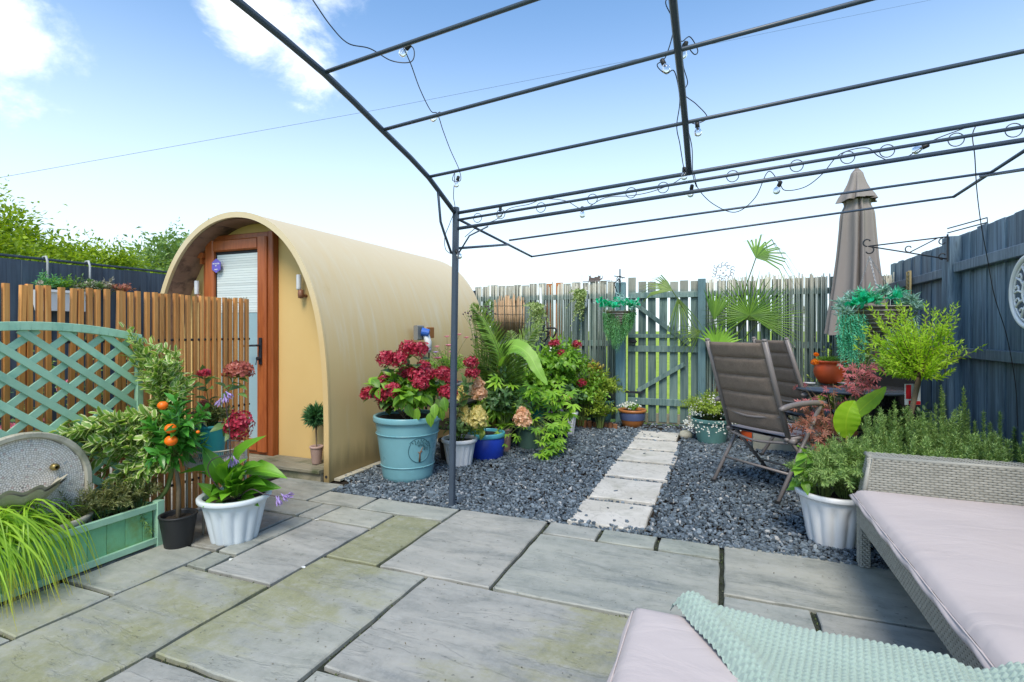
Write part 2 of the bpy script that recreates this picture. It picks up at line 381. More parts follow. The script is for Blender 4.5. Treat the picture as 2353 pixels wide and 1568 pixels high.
# timber
def fence_paint(name,lo,hi,rough=.55,grainc=None,fade=None,rr=(.78,1.25)):
    a=N(name); v=a.coords((9,9,.7)); n1=a.noise(v,3.2,9,.68,.8); n2=a.noise(a.coords((1,1,.35)),2.6,5,.6); n3=a.noise(a.coords((40,40,2.2)),3,4,.6)
    col=a.mix(a.mr(n1,.32,.68),lo,hi); col=a.mix(a.mr(n2,.5,.8,0,.5),col,mul(hi,1.4)); kn=a.n('ShaderNodeTexVoronoi'); kn.inputs['Scale'].default_value=1; a.l(a.coords((7,7,2.2)),kn.inputs['Vector']); col=a.mix(a.mr(kn.outputs['Distance'],.05,.13,.75,0),col,mul(lo,.45)); col=a.mix(a.mr(n3,.55,.8,0,.5),col,mul(lo,.5))
    if grainc: col=a.mix(a.mr(n1,.60,.75,0,.75),col,grainc)
    if fade:
        tc=a.n('ShaderNodeTexCoord'); geo=a.n('ShaderNodeNewGeometry'); sp=a.n('ShaderNodeSeparateXYZ'); a.l(geo.outputs['Position'],sp.inputs[0])
        z=a.mth('ADD',sp.outputs[2],a.mth('MULTIPLY',a.mth('SUBTRACT',n2,.5),.12)); col=a.mix(a.mr(z,fade[0]-.03,fade[0]+.05,0,.9),col,a.mix(n1,mul(fade[1],.6),mul(fade[1],1.3)))
    oi=a.n('ShaderNodeObjectInfo'); k=a.mr(oi.outputs['Random'],0,1,rr[0],rr[1],False); x=a.n('ShaderNodeVectorMath',operation='SCALE'); a.l(col,x.inputs[0]); a.l(k,x.inputs['Scale'])
    a.set(x.outputs[0],rough,0,.4); b1=a.bump(n1,.5,.004); a.bump(n3,.4,.002,b1); return a.m
NAVY=fence_paint('navy_fence_paint',(.024,.036,.056),(.052,.076,.108))
NAVYR=fence_paint('blue_grey_fence_paint',(.032,.062,.10),(.15,.225,.295),grainc=(.20,.27,.34))
RAILB=fence_paint('worn_blue_rail',(.06,.095,.14),(.17,.22,.27),grainc=(.38,.40,.38))
TEAL=fence_paint('teal_fence_paint',(.065,.12,.115),(.165,.235,.21),grainc=(.20,.24,.20),fade=(1.70,(.33,.33,.27)))
CANE=fence_paint('bamboo_cane_paint',(.095,.135,.125),(.28,.34,.295),grainc=(.38,.40,.33),fade=(1.68,(.50,.49,.40)),rr=(.58,1.4))
TEALP=fence_paint('teal_post_paint',(.09,.17,.19),(.14,.24,.26),grainc=(.20,.28,.28))
BARE=M('bare_orange_wood',(.42,.16,.045),.6,.2,6,(8,8,1))
def wood(name,lo,mid,hi,rough=.5):
    a=N(name); v=a.coords((14,14,1.2)); n1=a.noise(v,2.2,8,.62,1.2); n2=a.noise(a.coords((60,60,3)),2,4,.6); n3=a.noise(a.coords((2,2,1.2)),1.2,3)
    col=a.ramp(n1,[(.25,lo),(.5,mid),(.75,hi)]); col=a.mix(a.mr(n2,.5,.8,0,.3),col,mul(lo,.6)); col=a.mix(a.mr(n3,.4,.7,0,.35),col,hi)
    oi=a.n('ShaderNodeObjectInfo'); k=a.mr(oi.outputs['Random'],0,1,.7,1.2,False); x=a.n('ShaderNodeVectorMath',operation='SCALE'); a.l(col,x.inputs[0]); a.l(k,x.inputs['Scale'])
    a.set(x.outputs[0],rough,0,.4); b1=a.bump(n1,.25,.003); a.bump(n2,.3,.001,b1); return a.m
SLATW=wood('oiled_cedar',(.36,.13,.03),(.58,.25,.065),(.72,.38,.13))
DOORW=wood('golden_oak_foil',(.22,.052,.014),(.33,.085,.022),(.42,.125,.035),.35)
SOFFIT=M('pinkish_soffit_board',(.30,.19,.14),.7,.35,3,(3,1,3),.2,40,dirt=(.05,.035,.03),dscale=4,dthr=(.48,.7))
DECKW=M('weathered_deck',(.23,.21,.15),.8,.3,5,(1.5,12,4),.4,60,dirt=(.06,.075,.03),dthr=(.45,.7))
LOGW=M('log_wood',(.25,.11,.05),.8,.3,9,(1,1,1),.4,50)
MINT=M('mint_paint',(.33,.56,.40),.5,.10,5,(3,3,3),.25,60,dirt=(.12,.36,.27),dscale=5,dthr=(.5,.8))
MINTP=M('mint_planter_paint',(.18,.46,.24),.55,.14,5,(3,3,1),.3,60,dirt=(.17,.25,.05),dscale=6,dthr=(.48,.78),orand=.2)
# cabin
a=N('cream_cabin_skin'); v=a.coords((1,1,1),False); v2=a.coords((.6,.9,3),False)
n1=a.noise(v,1.3,5,.5); n2=a.noise(a.coords((1,3.2,.30),False),3.5,6,.62,.25); n3=a.noise(v,220,3)
geo=a.n('ShaderNodeNewGeometry'); sp=a.n('ShaderNodeSeparateXYZ'); a.l(geo.outputs['Normal'],sp.inputs[0])
sp2=a.n('ShaderNodeSeparateXYZ'); a.l(geo.outputs['Position'],sp2.inputs[0])
col=a.mix(n1,(.60,.43,.19),(.67,.50,.25))
paler_top=a.mr(a.mth('ADD',sp2.outputs[2],a.mth('MULTIPLY',a.mth('SUBTRACT',n2,.5),1.6)),.8,2.1,0,.62)  # skin colour gets paler towards the top, broken up by streak noise
col=a.mix(paler_top,col,(.63,.56,.40)); col=a.mix(a.mr(n2,.54,.74,0,.20),col,(.70,.66,.53)); n6=a.noise(a.coords((1,6,.35),False),5,5,.6,.2); col=a.mix(a.mr(n6,.60,.78,0,.14),col,(.45,.33,.14)); col=a.mix(a.mr(a.noise(v,5,7,.7),.6,.8,0,.3),col,(.42,.30,.12))
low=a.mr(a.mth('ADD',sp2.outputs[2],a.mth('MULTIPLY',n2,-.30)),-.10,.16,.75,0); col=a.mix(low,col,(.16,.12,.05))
a.set(col,.5,0,.4); a.bump(n3,.12,.0015); CREAM=a.m
a=N('cream_front_wall'); v=a.coords((1,1,1),False); a.set(a.mix(a.noise(v,2.5,5),(.60,.40,.15),(.68,.48,.20)),.6,0,.3); a.bump(a.noise(v,160,4),.2,.002); WALLC=a.m
a=N('frosted_glass'); v=a.coords((1,1,1),False); geo=a.n('ShaderNodeNewGeometry'); sp=a.n('ShaderNodeSeparateXYZ'); a.l(geo.outputs['Position'],sp.inputs[0])
a.set(a.mix(a.noise(v,3,3),(.27,.40,.43),(.33,.47,.50)),.14,0,.6); GLASSF=a.m
BLIND=M('blind_slat',(.62,.68,.66),.5,.05,3,bump=0)
WHITE=M('white_plastic',(.72,.73,.74),.45,.05,4,bump=.08,bs=30,spec=.5,dirt=(.52,.53,.50),dthr=(.6,.85),orand=.03)
BLUEW=M('pale_blue_white_plastic',(.62,.68,.72),.42,.05,4,bump=.08,bs=30,orand=.03,dirt=(.45,.5,.5),dthr=(.6,.85))
GREYM=M('slate_grey_metal',(.045,.065,.095),.42,.12,14,bump=.12,bs=50,spec=.55,orand=.04)
BLACKM=M('black_metal',(.02,.022,.027),.45,.2,8,bump=.05)
BLACKP=M('black_plastic',(.016,.017,.019),.5,.2,8,bump=.05)
CABLE=M('black_cable',(.012,.012,.014),.5,.1,8,bump=0)
CHM=M('taupe_chair_frame',(.20,.175,.165),.42,.08,8,bump=.06,spec=.5,orand=.03)
a=N('woven_sling'); v=a.coords((1,1,1),False,'UV'); wv=a.n('ShaderNodeTexWave'); wv.inputs['Scale'].default_value=90; a.l(v,wv.inputs[0]); n1=a.noise(a.coords((1,1,1)),24,6,.7); n5=a.noise(a.coords((60,60,4)),4,3)
col=a.mix(n1,(.145,.108,.083),(.245,.19,.15)); col=a.mix(a.mr(n5,.4,.8,0,.5),col,(.30,.245,.20)); a.set(col,.75,0,.3); a.bump(a.noise(a.coords((1,1,1)),380,2),.4,.0015); SLING=a.m
a=N('grey_seat_sling'); a.set(a.mix(a.noise(a.coords(),26,6,.7),(.19,.18,.20),(.27,.26,.29)),.7,0,.3); a.bump(a.noise(a.coords(),380,2),.4,.0015); SEAT=a.m
a=N('pinkish_cushion_cotton'); v=a.coords((1,1,1),False); vw=a.coords((1,2.2,1),False); a.set(a.mix(a.noise(v,3,4),(.47,.415,.40),(.53,.47,.455)),.85,0,.2); b1=a.bump(a.noise(vw,4,4,.5,1.0),.33,.02); a.bump(a.noise(v,450,2),.3,.001,b1); CUSH=a.m
a=N('wicker_strand'); n1=a.noise(a.coords(),30,5,.6); g=a.n('ShaderNodeNewGeometry'); col=a.mix(n1,(.215,.215,.185),(.34,.335,.29)); col=a.mix(a.mth('MULTIPLY',g.outputs['Random Per Island'],.45),col,(.42,.41,.36)); a.set(col,.5,0,.45); a.bump(a.noise(a.coords((1,1,1)),200,3),.2,.001); WICK=a.m
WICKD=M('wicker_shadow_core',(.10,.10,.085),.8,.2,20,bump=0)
a=N('knitted_throw'); n1=a.noise(a.coords((1,1,1),False),5,4); n2=a.noise(a.coords((1,1,1),False),260,4,.7); col=a.mix(n1,(.33,.43,.375),(.45,.555,.49)); col=a.mix(a.mr(n2,.3,.7,0,.35),col,(.22,.34,.28)); a.set(col,.95,0,.1); a.bump(n2,.8,.004); THROW=a.m
a.p.inputs['Sheen Weight'].default_value=.25
a=N('parasol_cloth'); v=a.coords((1,1,.3),False); n1=a.noise(v,4,6,.6); a.set(a.mix(n1,(.21,.185,.17),(.29,.26,.24)),.9,0,.15); a.bump(a.noise(a.coords((1,1,1),False),300,2),.2,.001); PARA=a.m
CONC=M('concrete',(.43,.405,.32),.85,.2,7,bump=.5,bs=40,dirt=(.14,.15,.09),dthr=(.45,.75))
SOIL=M('potting_soil',(.025,.018,.012),.95,.4,30,bump=1,bs=60,bd=.01)
BARK=M('grey_brown_stem',(.16,.12,.075),.8,.25,20,bump=.5,bs=60)
GSTEM=M('green_stem',(.14,.20,.05),.6,.2,10,bump=0)
PSTEM=M('purple_stem',(.06,.035,.05),.5,.2,10,bump=0)
def pot(n,c,r=.35,**k): return M(n,c,r,k.pop('var',.07),5,bump=.06,bs=20,spec=.5,**k)
P_TURQ=pot('turquoise_glaze',(.175,.385,.43),.30,orand=0,dirt=(.15,.32,.35),dthr=(.55,.8)); P_BLUE=pot('cobalt_pot',(.012,.045,.38),.4,orand=0); P_BRIM=pot('cyan_rim',(.08,.34,.42),.3)
P_PINK=pot('dusty_pink_plastic',(.30,.19,.18),.6); P_GREEN=pot('dull_green_plastic',(.065,.125,.10),.5); P_NAVY=pot('navy_glaze',(.015,.022,.05),.25)
P_TEAL=pot('teal_plastic',(.02,.25,.27),.45); P_SEA=pot('sea_green_plastic',(.11,.25,.235),.5); P_DKT=pot('dark_teal_pot',(.035,.10,.105),.4)
P_TERRA=pot('orange_terracotta',(.66,.10,.022),.55); P_CLAY=pot('pale_clay',(.35,.24,.20),.7); P_GLZ=pot('brown_orange_glaze',(.40,.15,.045),.25); P_GLB=pot('blue_band_glaze',(.08,.11,.22),.25)
GREYP=pot('grey_plastic',(.2,.2,.19),.5)
# foliage
F_HYD=leafM('hydrangea_leaf',(.07,.19,.015),(.22,.42,.04),.3,vein=.35)
F_HYDD=leafM('hydrangea_old_leaf',(.05,.12,.03),(.14,.25,.065),.25,vein=.3,hue=(.22,.10,.05))
F_BANANA=leafM('banana_leaf',(.15,.32,.045),(.25,.46,.07),.4,vein=.4)
F_FATS=leafM('fatsia_leaf',(.12,.30,.025),(.30,.52,.05),.35)
F_VAR=leafM('variegated_leaf',(.13,.27,.04),(.25,.42,.07),.3,edge=(.66,.70,.38),et=.62)
F_IVY=leafM('variegated_ivy_leaf',(.12,.22,.05),(.25,.36,.10),.25,edge=(.50,.52,.25),et=.5)
F_CITR=leafM('citrus_leaf',(.025,.13,.018),(.085,.30,.04),.25,vein=.3,rough=.3)
F_HOSTA=leafM('hosta_leaf',(.06,.20,.015),(.17,.40,.03),.35,vein=.45)
F_DARK=leafM('dark_shrub_leaf',(.035,.09,.035),(.10,.20,.065),.2)
F_GOLD=leafM('gold_green_leaf',(.13,.23,.02),(.32,.42,.05),.35)
F_LIME=leafM('bright_lime_leaf',(.30,.50,.03),(.46,.68,.06),.45,hue=(.50,.55,.10))
F_CANNA=leafM('canna_leaf',(.30,.55,.02),(.42,.72,.04),.55,vein=.3)
F_ROSE=leafM('rosemary_needle',(.10,.22,.05),(.36,.52,.17),.2)
F_GRASS=leafM('lime_grass_blade',(.16,.34,.02),(.36,.56,.05),.4,tip=(.50,.42,.06))
F_PALM=leafM('palm_leaf',(.05,.14,.02),(.17,.32,.035),.25)
F_PALMD=leafM('date_palm_leaf',(.06,.14,.02),(.19,.29,.05),.2)
F_TREE=leafM('tree_leaf',(.08,.17,.012),(.34,.46,.03),.4)
F_TREE2=leafM('far_tree_leaf',(.12,.22,.06),(.25,.37,.12),.35)
F_ACER=leafM('acer_leaf',(.28,.08,.06),(.48,.20,.14),.4,hue=(.58,.27,.05))
F_ACERP=leafM('pink_acer_leaf',(.38,.08,.11),(.60,.20,.22),.35)
F_TURQ=leafM('artificial_fern',(.04,.38,.22),(.14,.60,.40),.25)
F_TURQ2=leafM('artificial_pale_fern',(.16,.38,.33),(.36,.58,.52),.2)
F_FERN=leafM('fern_leaf',(.07,.28,.09),(.20,.48,.20),.3)
F_SILK=leafM('green_silk_petal',(.0,.36,.18),(.03,.60,.36),.3)
F_SILV=leafM('dry_grey_leaf',(.22,.22,.17),(.42,.40,.33),.2,hue=(.4,.2,.1))
F_TOPI=leafM('topiary_leaf',(.04,.13,.05),(.10,.26,.10),.2)
F_PINE=leafM('dull_mixed_leaf',(.08,.11,.035),(.22,.24,.09),.25,hue=(.30,.18,.08))
H_RED=leafM('crimson_petal',(.19,.008,.022),(.46,.03,.065),.2)
H_DRY=leafM('faded_red_petal',(.22,.02,.03),(.42,.12,.08),.2,hue=(.45,.26,.13))
H_PEACH=leafM('peach_petal',(.62,.34,.20),(.80,.54,.36),.3)
H_YEL=leafM('lime_peach_petal',(.50,.46,.14),(.72,.62,.26),.3,hue=(.6,.32,.18))
H_PINK=leafM('pink_petal',(.55,.12,.22),(.75,.30,.42),.3)
H_PUR=leafM('lilac_petal',(.30,.20,.50),(.45,.34,.68),.3)
H_WHT=leafM('white_petal',(.70,.70,.66),(.82,.82,.80),.2)
H_ORG=leafM('orange_petal',(.75,.18,.01),(.9,.33,.02),.3)
H_MUST=leafM('dried_yellow_petal',(.38,.27,.06),(.55,.42,.12),.3)
ORANGE=M('orange_peel',(.85,.16,.005),.35,.06,6,bump=.3,bs=120,bd=.0015,orand=.05)
# ------------------------------------------------ ground
b=B(); b.add([(-400,-60,-.05),(400,-60,-.05),(400,900,-.05),(-400,900,-.05)],[(0,1,2,3)])
tag(b.build('field',FIELD,loc=(0,0,-.05)),kind='structure')
b=B(); b.add([(-5.6,3.1,-.012),(1.9,3.1,-.012),(1.9,6.95,-.012),(-5.6,6.95,-.012)],[(0,1,2,3)])
tag(b.build('gravel_bed',EARTH,loc=(-2,3.1,-.012)),kind='structure')
def slab(b,x0,x1,y0,y1,z,th,j=.003,ch=.004,seed=0):
    rr=random.Random(seed); pts=[]
    def side(a,c):
        n=max(2,int((V(c)-V(a)).length/.09))
        for i in range(n): pts.append(V(a).lerp(V(c),i/n)+V((rr.uniform(-j,j),rr.uniform(-j,j))))
    A=[V((x0,y0)),V((x1,y0)),V((x1,y1)),V((x0,y1))]
    for i in range(4): side(A[i],A[(i+1)%4])
    cx,cy=(x0+x1)/2,(y0+y1)/2; n=len(pts)
    def ins(p,d):
        return V((p.x+(d if p.x<cx-abs(x1-x0)*.49 else -d if p.x>cx+abs(x1-x0)*.49 else 0),p.y+(d if p.y<cy-abs(y1-y0)*.49 else -d if p.y>cy+abs(y1-y0)*.49 else 0)))
    vs=[(p.x,p.y,z-th) for p in pts]+[(p.x,p.y,z-ch*rr.uniform(.6,1.3)) for p in pts]+[(ins(p,ch).x,ins(p,ch).y,z) for p in pts]
    f=[(i,(i+1)%n,n+(i+1)%n,n+i) for i in range(n)]+[(n+i,n+(i+1)%n,2*n+(i+1)%n,2*n+i) for i in range(n)]+[tuple(range(2*n,3*n))]
    return b.add(vs,f)
pb=B(); pb.add([(-5.6,-1.5,-.010),(2.2,-1.5,-.010),(2.2,3.12,-.010),(-5.6,3.12,-.010)],[(0,1,2,3)]).add([(-3.35,3.12,-.010),(-2.72,3.12,-.010),(-2.72,3.29,-.010),(-3.35,3.29,-.010)],[(0,1,2,3)])
patio=tag(pb.build('patio',MORTAR,loc=(0,1,-.010)),kind='structure')
# x0,x1,y0,y1,moss,tint
SL=[(-.99,-.656,2.93,3.13,.3,1),(-.656,-.33,2.93,3.13,.3,.97),(-.33,.005,2.93,3.13,.3,1.04),
(.005,1.02,2.55,3.15,.28,.98),(1.02,1.95,2.55,3.15,.3,1),(.005,.365,1.95,2.55,.3,.94),(.365,1.1,1.95,2.55,.3,.9),(1.1,1.95,1.95,2.55,.3,1),
(-.99,.005,2.21,2.93,.36,.98),(-1.615,-.99,2.21,3.13,.30,1.03),(-1.955,-1.615,2.21,2.88,1.0,.98),
(-2.26,-1.615,2.88,3.12,.32,1.05),(-2.70,-2.26,2.88,3.12,.32,1.0),(-3.32,-2.70,2.88,3.29,.32,.92),
(-2.39,-1.955,2.62,2.88,.38,1.03),(-2.54,-2.39,2.62,2.88,.4,.95),(-2.39,-1.955,1.86,2.62,.38,1.02),(-2.54,-2.39,2.04,2.62,.40,.88),(-2.54,-2.39,1.86,2.04,.45,.92),
(-1.955,-1.325,1.30,2.21,.60,1.0),(-1.955,-1.325,.6,1.30,.5,1.0),(-2.54,-1.955,.95,1.86,.66,.98),(-2.54,-1.955,.1,.95,.5,1.0),
(-1.325,-.2,1.47,2.21,.53,1.0),(-1.325,-.6,.6,1.47,.5,.98),(-.6,.005,.6,1.47,.4,1),(-.2,.005,1.47,2.21,.4,.98),(.005,.9,1.1,1.95,.4,1),(.9,1.95,1.1,1.95,.4,1),(.005,1.95,.1,1.1,.4,1),
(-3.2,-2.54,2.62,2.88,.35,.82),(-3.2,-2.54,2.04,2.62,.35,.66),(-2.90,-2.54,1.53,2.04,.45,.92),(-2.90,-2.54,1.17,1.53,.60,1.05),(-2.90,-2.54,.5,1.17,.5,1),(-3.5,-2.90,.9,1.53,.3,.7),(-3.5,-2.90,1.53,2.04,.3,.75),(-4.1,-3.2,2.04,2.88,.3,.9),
(-5.5,-4.1,1.9,3.1,.3,.9),(-5.5,-3.5,.5,1.9,.3,.9),(-4.1,-3.32,2.88,3.1,.3,.9),(-1.325,-.2,-.4,.6,.4,1),(-2.54,-1.325,-.9,.1,.4,1)]
for i,(x0,x1,y0,y1,ms_,ti) in enumerate(SL):
    j=.0115; b=B(); slab(b,x0+j,x1-j,y0+j,y1-j,.010,.035,j=.0042,ch=.005,seed=i)
    o=b.build('paving_slab',PAV,patio); me=o.data
    c=V(((x0+x1)/2,(y0+y1)/2,0)); me.transform(Matrix.Translation(-(c-WL[patio.name]))); o.location=c-WL[patio.name]
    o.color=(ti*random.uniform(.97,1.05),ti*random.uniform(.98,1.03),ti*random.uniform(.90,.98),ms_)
    if i==10: o['label']='narrow slab stained yellow green with algae'
# leaf litter, grit and moss in the joints
lv=L(); mo=L(); rr_=random.Random(5)
for i in range(420): lv.add((rr_.uniform(-2.9,.6),rr_.uniform(.9,3.1),.0125),(rr_.gauss(0,1),rr_.gauss(0,1),.1),(0,0,1),rr_.uniform(.004,.012),rr_.uniform(.002,.006))
b=B(); lv.into(b,'petal'); LITM=leafM('leaf_litter',(.05,.045,.025),(.16,.13,.07),.1)
tag(b.build('leaf_litter',LITM,loc=(-1,2,.01)),'tiny dark leaf crumbs and grit scattered on the paving','leaf litter',kind='stuff')
for (x0,x1,y0,y1,_m,_t) in SL:
    if y0<.5: continue
    for k in range(int((x1-x0+y1-y0)*70)):
        if rr_.random()<(x1-x0)/(x1-x0+y1-y0): x,y=rr_.uniform(x0,x1),y0+rr_.gauss(0,.004)
        else: x,y=x0+rr_.gauss(0,.004),rr_.uniform(y0,y1)
        mo.add((x,y,-.006),(rr_.gauss(0,1),rr_.gauss(0,1),.9),(rr_.gauss(0,1),rr_.gauss(0,1),.5),rr_.uniform(.006,.014),.006)
b=B(); mo.into(b,'small'); tag(b.build('joint_moss',leafM('moss_tuft',(.03,.05,.015),(.09,.12,.035),.1),loc=(-1,2,-.006)),'dark green moss growing in the joints of the paving','moss',kind='stuff')
# stepping stones
sb=B(); sb.add([(-.93,3.14,-.006),(-.37,3.14,-.006),(-.37,6.4,-.006),(-.93,6.4,-.006)],[(0,1,2,3)])
path=tag(sb.build('path',EARTH,loc=(-.65,3.15,-.006)),kind='structure')
for i,(y0,y1,x0,x1,rz) in enumerate([(3.145,3.60,-.885,-.42,0),(3.665,4.19,-.88,-.415,.01),(4.265,4.745,-.885,-.385,0),(4.81,5.27,-.885,-.375,0),(5.33,5.78,-.875,-.395,.01),(5.86,6.30,-.90,-.44,0)]):
    b=B(); slab(b,x0,x1,y0+.006,y1-.012,.026,.035,j=.005,ch=.006,seed=50+i)
    o=b.build('stepping_stone',STEP,path)
# slate chips: one mesh nobody could count
def chips():
    n=52000; a=rng.random((n,6)); x=-2.92+a[:,0]*4.75; y=3.12+a[:,1]**1.25*3.8
    keep=~((x>-.87)&(x<-.40)&(y>3.16)&(y<6.28)&((a[:,2]>.005)))
    keep&=~((x<-2.68)&(y<3.4)); keep&=~((y>6.45)&(a[:,4]>.35))
    gaps=np.zeros(n,bool)
    for g in (3.632,4.228,4.778,5.30,5.82): gaps|=(np.abs(y-g)<.03)&(x>-.93)&(x<-.37)
    gaps&=(x>-2); keep|=gaps; x,y,a=x[keep],y[keep],a[keep]; n=len(x)
    s=.0075+.0125*rng.random(n)**1.5; s*=1+.25*(y>5); th=.002+.0035*rng.random(n); z=.002+.017*rng.random(n); z=np.where((np.abs(x+.65)<.27)&(y<6.3)&(y>3.15),np.where(gaps[keep],z*.7,.029),z)
    ang=rng.random(n)*6.283; el=.32+.5*rng.random(n)
    k=5; base=np.arange(k)*2*math.pi/k
    r=.75+.5*rng.random((n,k)); px=np.cos(base)[None]*r*s[:,None]; py=np.sin(base)[None]*r*(s*el)[:,None]
    ca,sa=np.cos(ang)[:,None],np.sin(ang)[:,None]; X=px*ca-py*sa; Y=px*sa+py*ca
    tx=(rng.random(n)-.5)*.75; ty=(rng.random(n)-.5)*.75
    Z=X*tx[:,None]+Y*ty[:,None]
    top=np.stack([X*.9+x[:,None],Y*.9+y[:,None],Z+z[:,None]+th[:,None]],2); bot=np.stack([X+x[:,None],Y+y[:,None],Z+z[:,None]-th[:,None]],2)
    v=np.concatenate([top,bot],1).reshape(-1,3); o=(np.arange(n)*10)
    pent=o[:,None]+np.arange(5)[None]; quads=[]
    for i in range(5): quads.append(np.stack([o+i,o+5+i,o+5+(i+1)%5,o+(i+1)%5],1))
    b=B(); b.v.append(v); b.uv.append(np.zeros((len(v),2))); b.n=len(v); b.f=[pent,np.concatenate(quads)]
    return b
tag(chips().build('slate_chippings',SLATE,loc=(0,4,0)),'blue grey slate chippings spread between the pots, the path and the seating','gravel',kind='stuff')
# ------------------------------------------------ back fence (boards, rails, bamboo canes)
FY=6.98
def board_mesh(w,h,t,mat,c=.002):
    b=B(); beam(b,(0,0,0),(0,0,h),w,t,c,up=(0,1,0)); me=b.mesh('board',smooth=False); me.materials.append(mat); return me
def cane_mesh(mat):
    b=B(); tube(b,[(0,0,0),(0,0,.5),(0,0,1)],.0066,6); me=b.mesh('cane',smooth=True); me.materials.append(mat); return me
BM=board_mesh(.101,1,.018,TEAL); BMN=board_mesh(.092,1,.018,BARE); CM=cane_mesh(CANE)
def back_fence(x0,x1,label,bare=()):
    t=thing('picket_fence',label,'fence',((x0+x1)/2,FY,0))
    n=0; x=x0+.05
    while x<x1-.03:
        z0=.03; h=(1.85 if x1<0 else 1.81)+random.uniform(-.012,.014)
        o=inst(BMN if n in bare else BM,'board',t,(x,FY,z0),Matrix.Rotation(random.uniform(-.006,.006),3,'Y'),(random.uniform(.95,1.08),1,h-z0))
        x+=.122; n+=1
    for z,w in ((.30,.05),(1.03,.075),(1.66,.07)):
        b=B(); beam(b,(x0,FY-.030,z),(x1,FY-.030,z),.035,w,.003); b.build('rail',TEAL,t)
    return t
f1=back_fence(-3.35,-1.27,'weathered teal picket fence covered in bamboo canes, left of the gate',bare=(9,10))
f2=back_fence(-.17,1.80,'weathered teal picket fence covered in bamboo canes, right of the gate')
def canes(par,x0,x1,step,hf,cut=0):
    x=x0; 
    while x<x1:
        ph=((x-x0+.0)/.122)%1
        if not (ph>.86 and random.random()<.75) and random.random()>cut:
            h=hf(x)+random.gauss(0,.018)
            inst(CM,'bamboo_cane',par,(x,FY-.056-random.random()*.006,.03),Matrix.Rotation(random.gauss(0,.006),3,'Y')@Matrix.Rotation(random.random()*6,3,'Z'),(random.uniform(.75,1.15),random.uniform(.8,1.1),h-.03))
        x+=step*random.uniform(.75,1.3)
canes(f1,-3.30,-1.29,.0142,lambda x:1.83,.03)
canes(f2,-.16,1.78,.0138,lambda x:1.83+.02*math.sin(x*3),.02)
# gate
gt=thing('garden_gate','teal boarded garden gate with diagonal braces and rusty latch at the end of the path','gate',(-.70,FY-.05,0))
GX0,GX1=-1.09,-.28
gb=board_mesh(.098,1,.018,TEAL)
for i in range(7):
    x=-1.145+.062+i*.1315
    inst(gb,'board',gt,(x,FY-.03,.03 if i else .1),Matrix.Rotation(random.uniform(-.006,.006),3,'Y'),(1,1,1.83-.03+random.uniform(-.015,.01)))
for z,h,nm in ((1.655,.075,0),(1.13,.05,0),(.965,.08,0),(.285,.085,0)):
    b=B(); beam(b,(GX0-.03,FY-.055,z),(GX1+(.02),FY-.055,z),.03,h,.003); b.build('rail',TEAL,gt)
for p0,p1 in (((-1.10,1.60),(-.36,1.03)),((-1.00,.42),(-.42,.78))):
    b=B(); beam(b,(p0[0],FY-.078,p0[1]),(p1[0],FY-.078,p1[1]),.018,.055,.003,up=(0,0,1)); b.build('brace',TEAL,gt)
b=B(); box(b,(-1.06,FY-.09,1.06),(.09,.03,.05)); tube(b,[(-1.09,FY-.11,1.06),(-1.0,FY-.11,1.06)],.008,8)
tube(b,[V((-1.05,FY-.115,1.03))+V((.028*math.cos(a),0,.028*math.sin(a))) for a in [i*.5 for i in range(13)]],.005,6); b.build('latch',BLACKM,gt)
for z in (.40,):
    b=B(); beam(b,(-1.16,FY-.085,z),(-.93,FY-.085,z),.006,.03,.001); tube(b,[(-1.17,FY-.09,z-.03),(-1.17,FY-.09,z+.03)],.01,8); b.build('hinge',BLACKM,gt)
for px,lab in ((-1.215,'square teal gate post with hanging basket in front, left of the gate'),(-.215,'square teal gate post hung with palm leaves, right of the gate')):
    b=B(); beam(b,(px,FY-.07,-.02),(px,FY-.07,1.83 if px<-1 else 1.84),.125 if px<-1 else .09,.09,.004,up=(0,1,0)); 
    tag(b.build('gate_post',TEALP,loc=(px,FY-.07,0)),lab,'post',group='posts of the garden gate')
# bare wooden gravel board under the fence
b=B(); beam(b,(-1.0,FY-.02,.07),(-.25,FY-.02,.07),.02,.13,.003); tag(b.build('gravel_board',DECKW,loc=(-.6,FY-.02,0)),'brown board laid along the ground under the garden gate','board')
# ------------------------------------------------ right fence
RX=1.79; FH=1.97
rf=thing('panel_fence','blue grey boarded fence with rails and posts along the right side','fence',(RX,5,0))
me=board_mesh(.142,1,.016,NAVYR)
y=7.0; i=0
while y>-.6:
    inst(me,'board',rf,(RX+(.010 if i%2 else 0),y,.05),Matrix.Rotation(R(90),3,'Z'),(1,1,FH-.05+random.uniform(-.008,.008)+(-.03 if y>5.3 else 0)))
    y-=.134; i+=1
for ya,yb in ((5.18,3.45),(6.95,5.34),(3.33,1.6)):
    for z in (.32,1.03,1.70):
        zz=z-(.02 if ya>6 else 0)
        b=B(); beam(b,(RX-.04,ya,zz),(RX-.04,yb,zz),.055,.075,.004,up=(0,0,1)); b.build('rail',RAILB,rf)
for yp in (5.26,3.39,1.55):
    b=B(); beam(b,(RX-.045,yp,0),(RX-.045,yp,FH-.015),.10,.14,.01,up=(0,1,0)); b.build('post',NAVYR,rf)
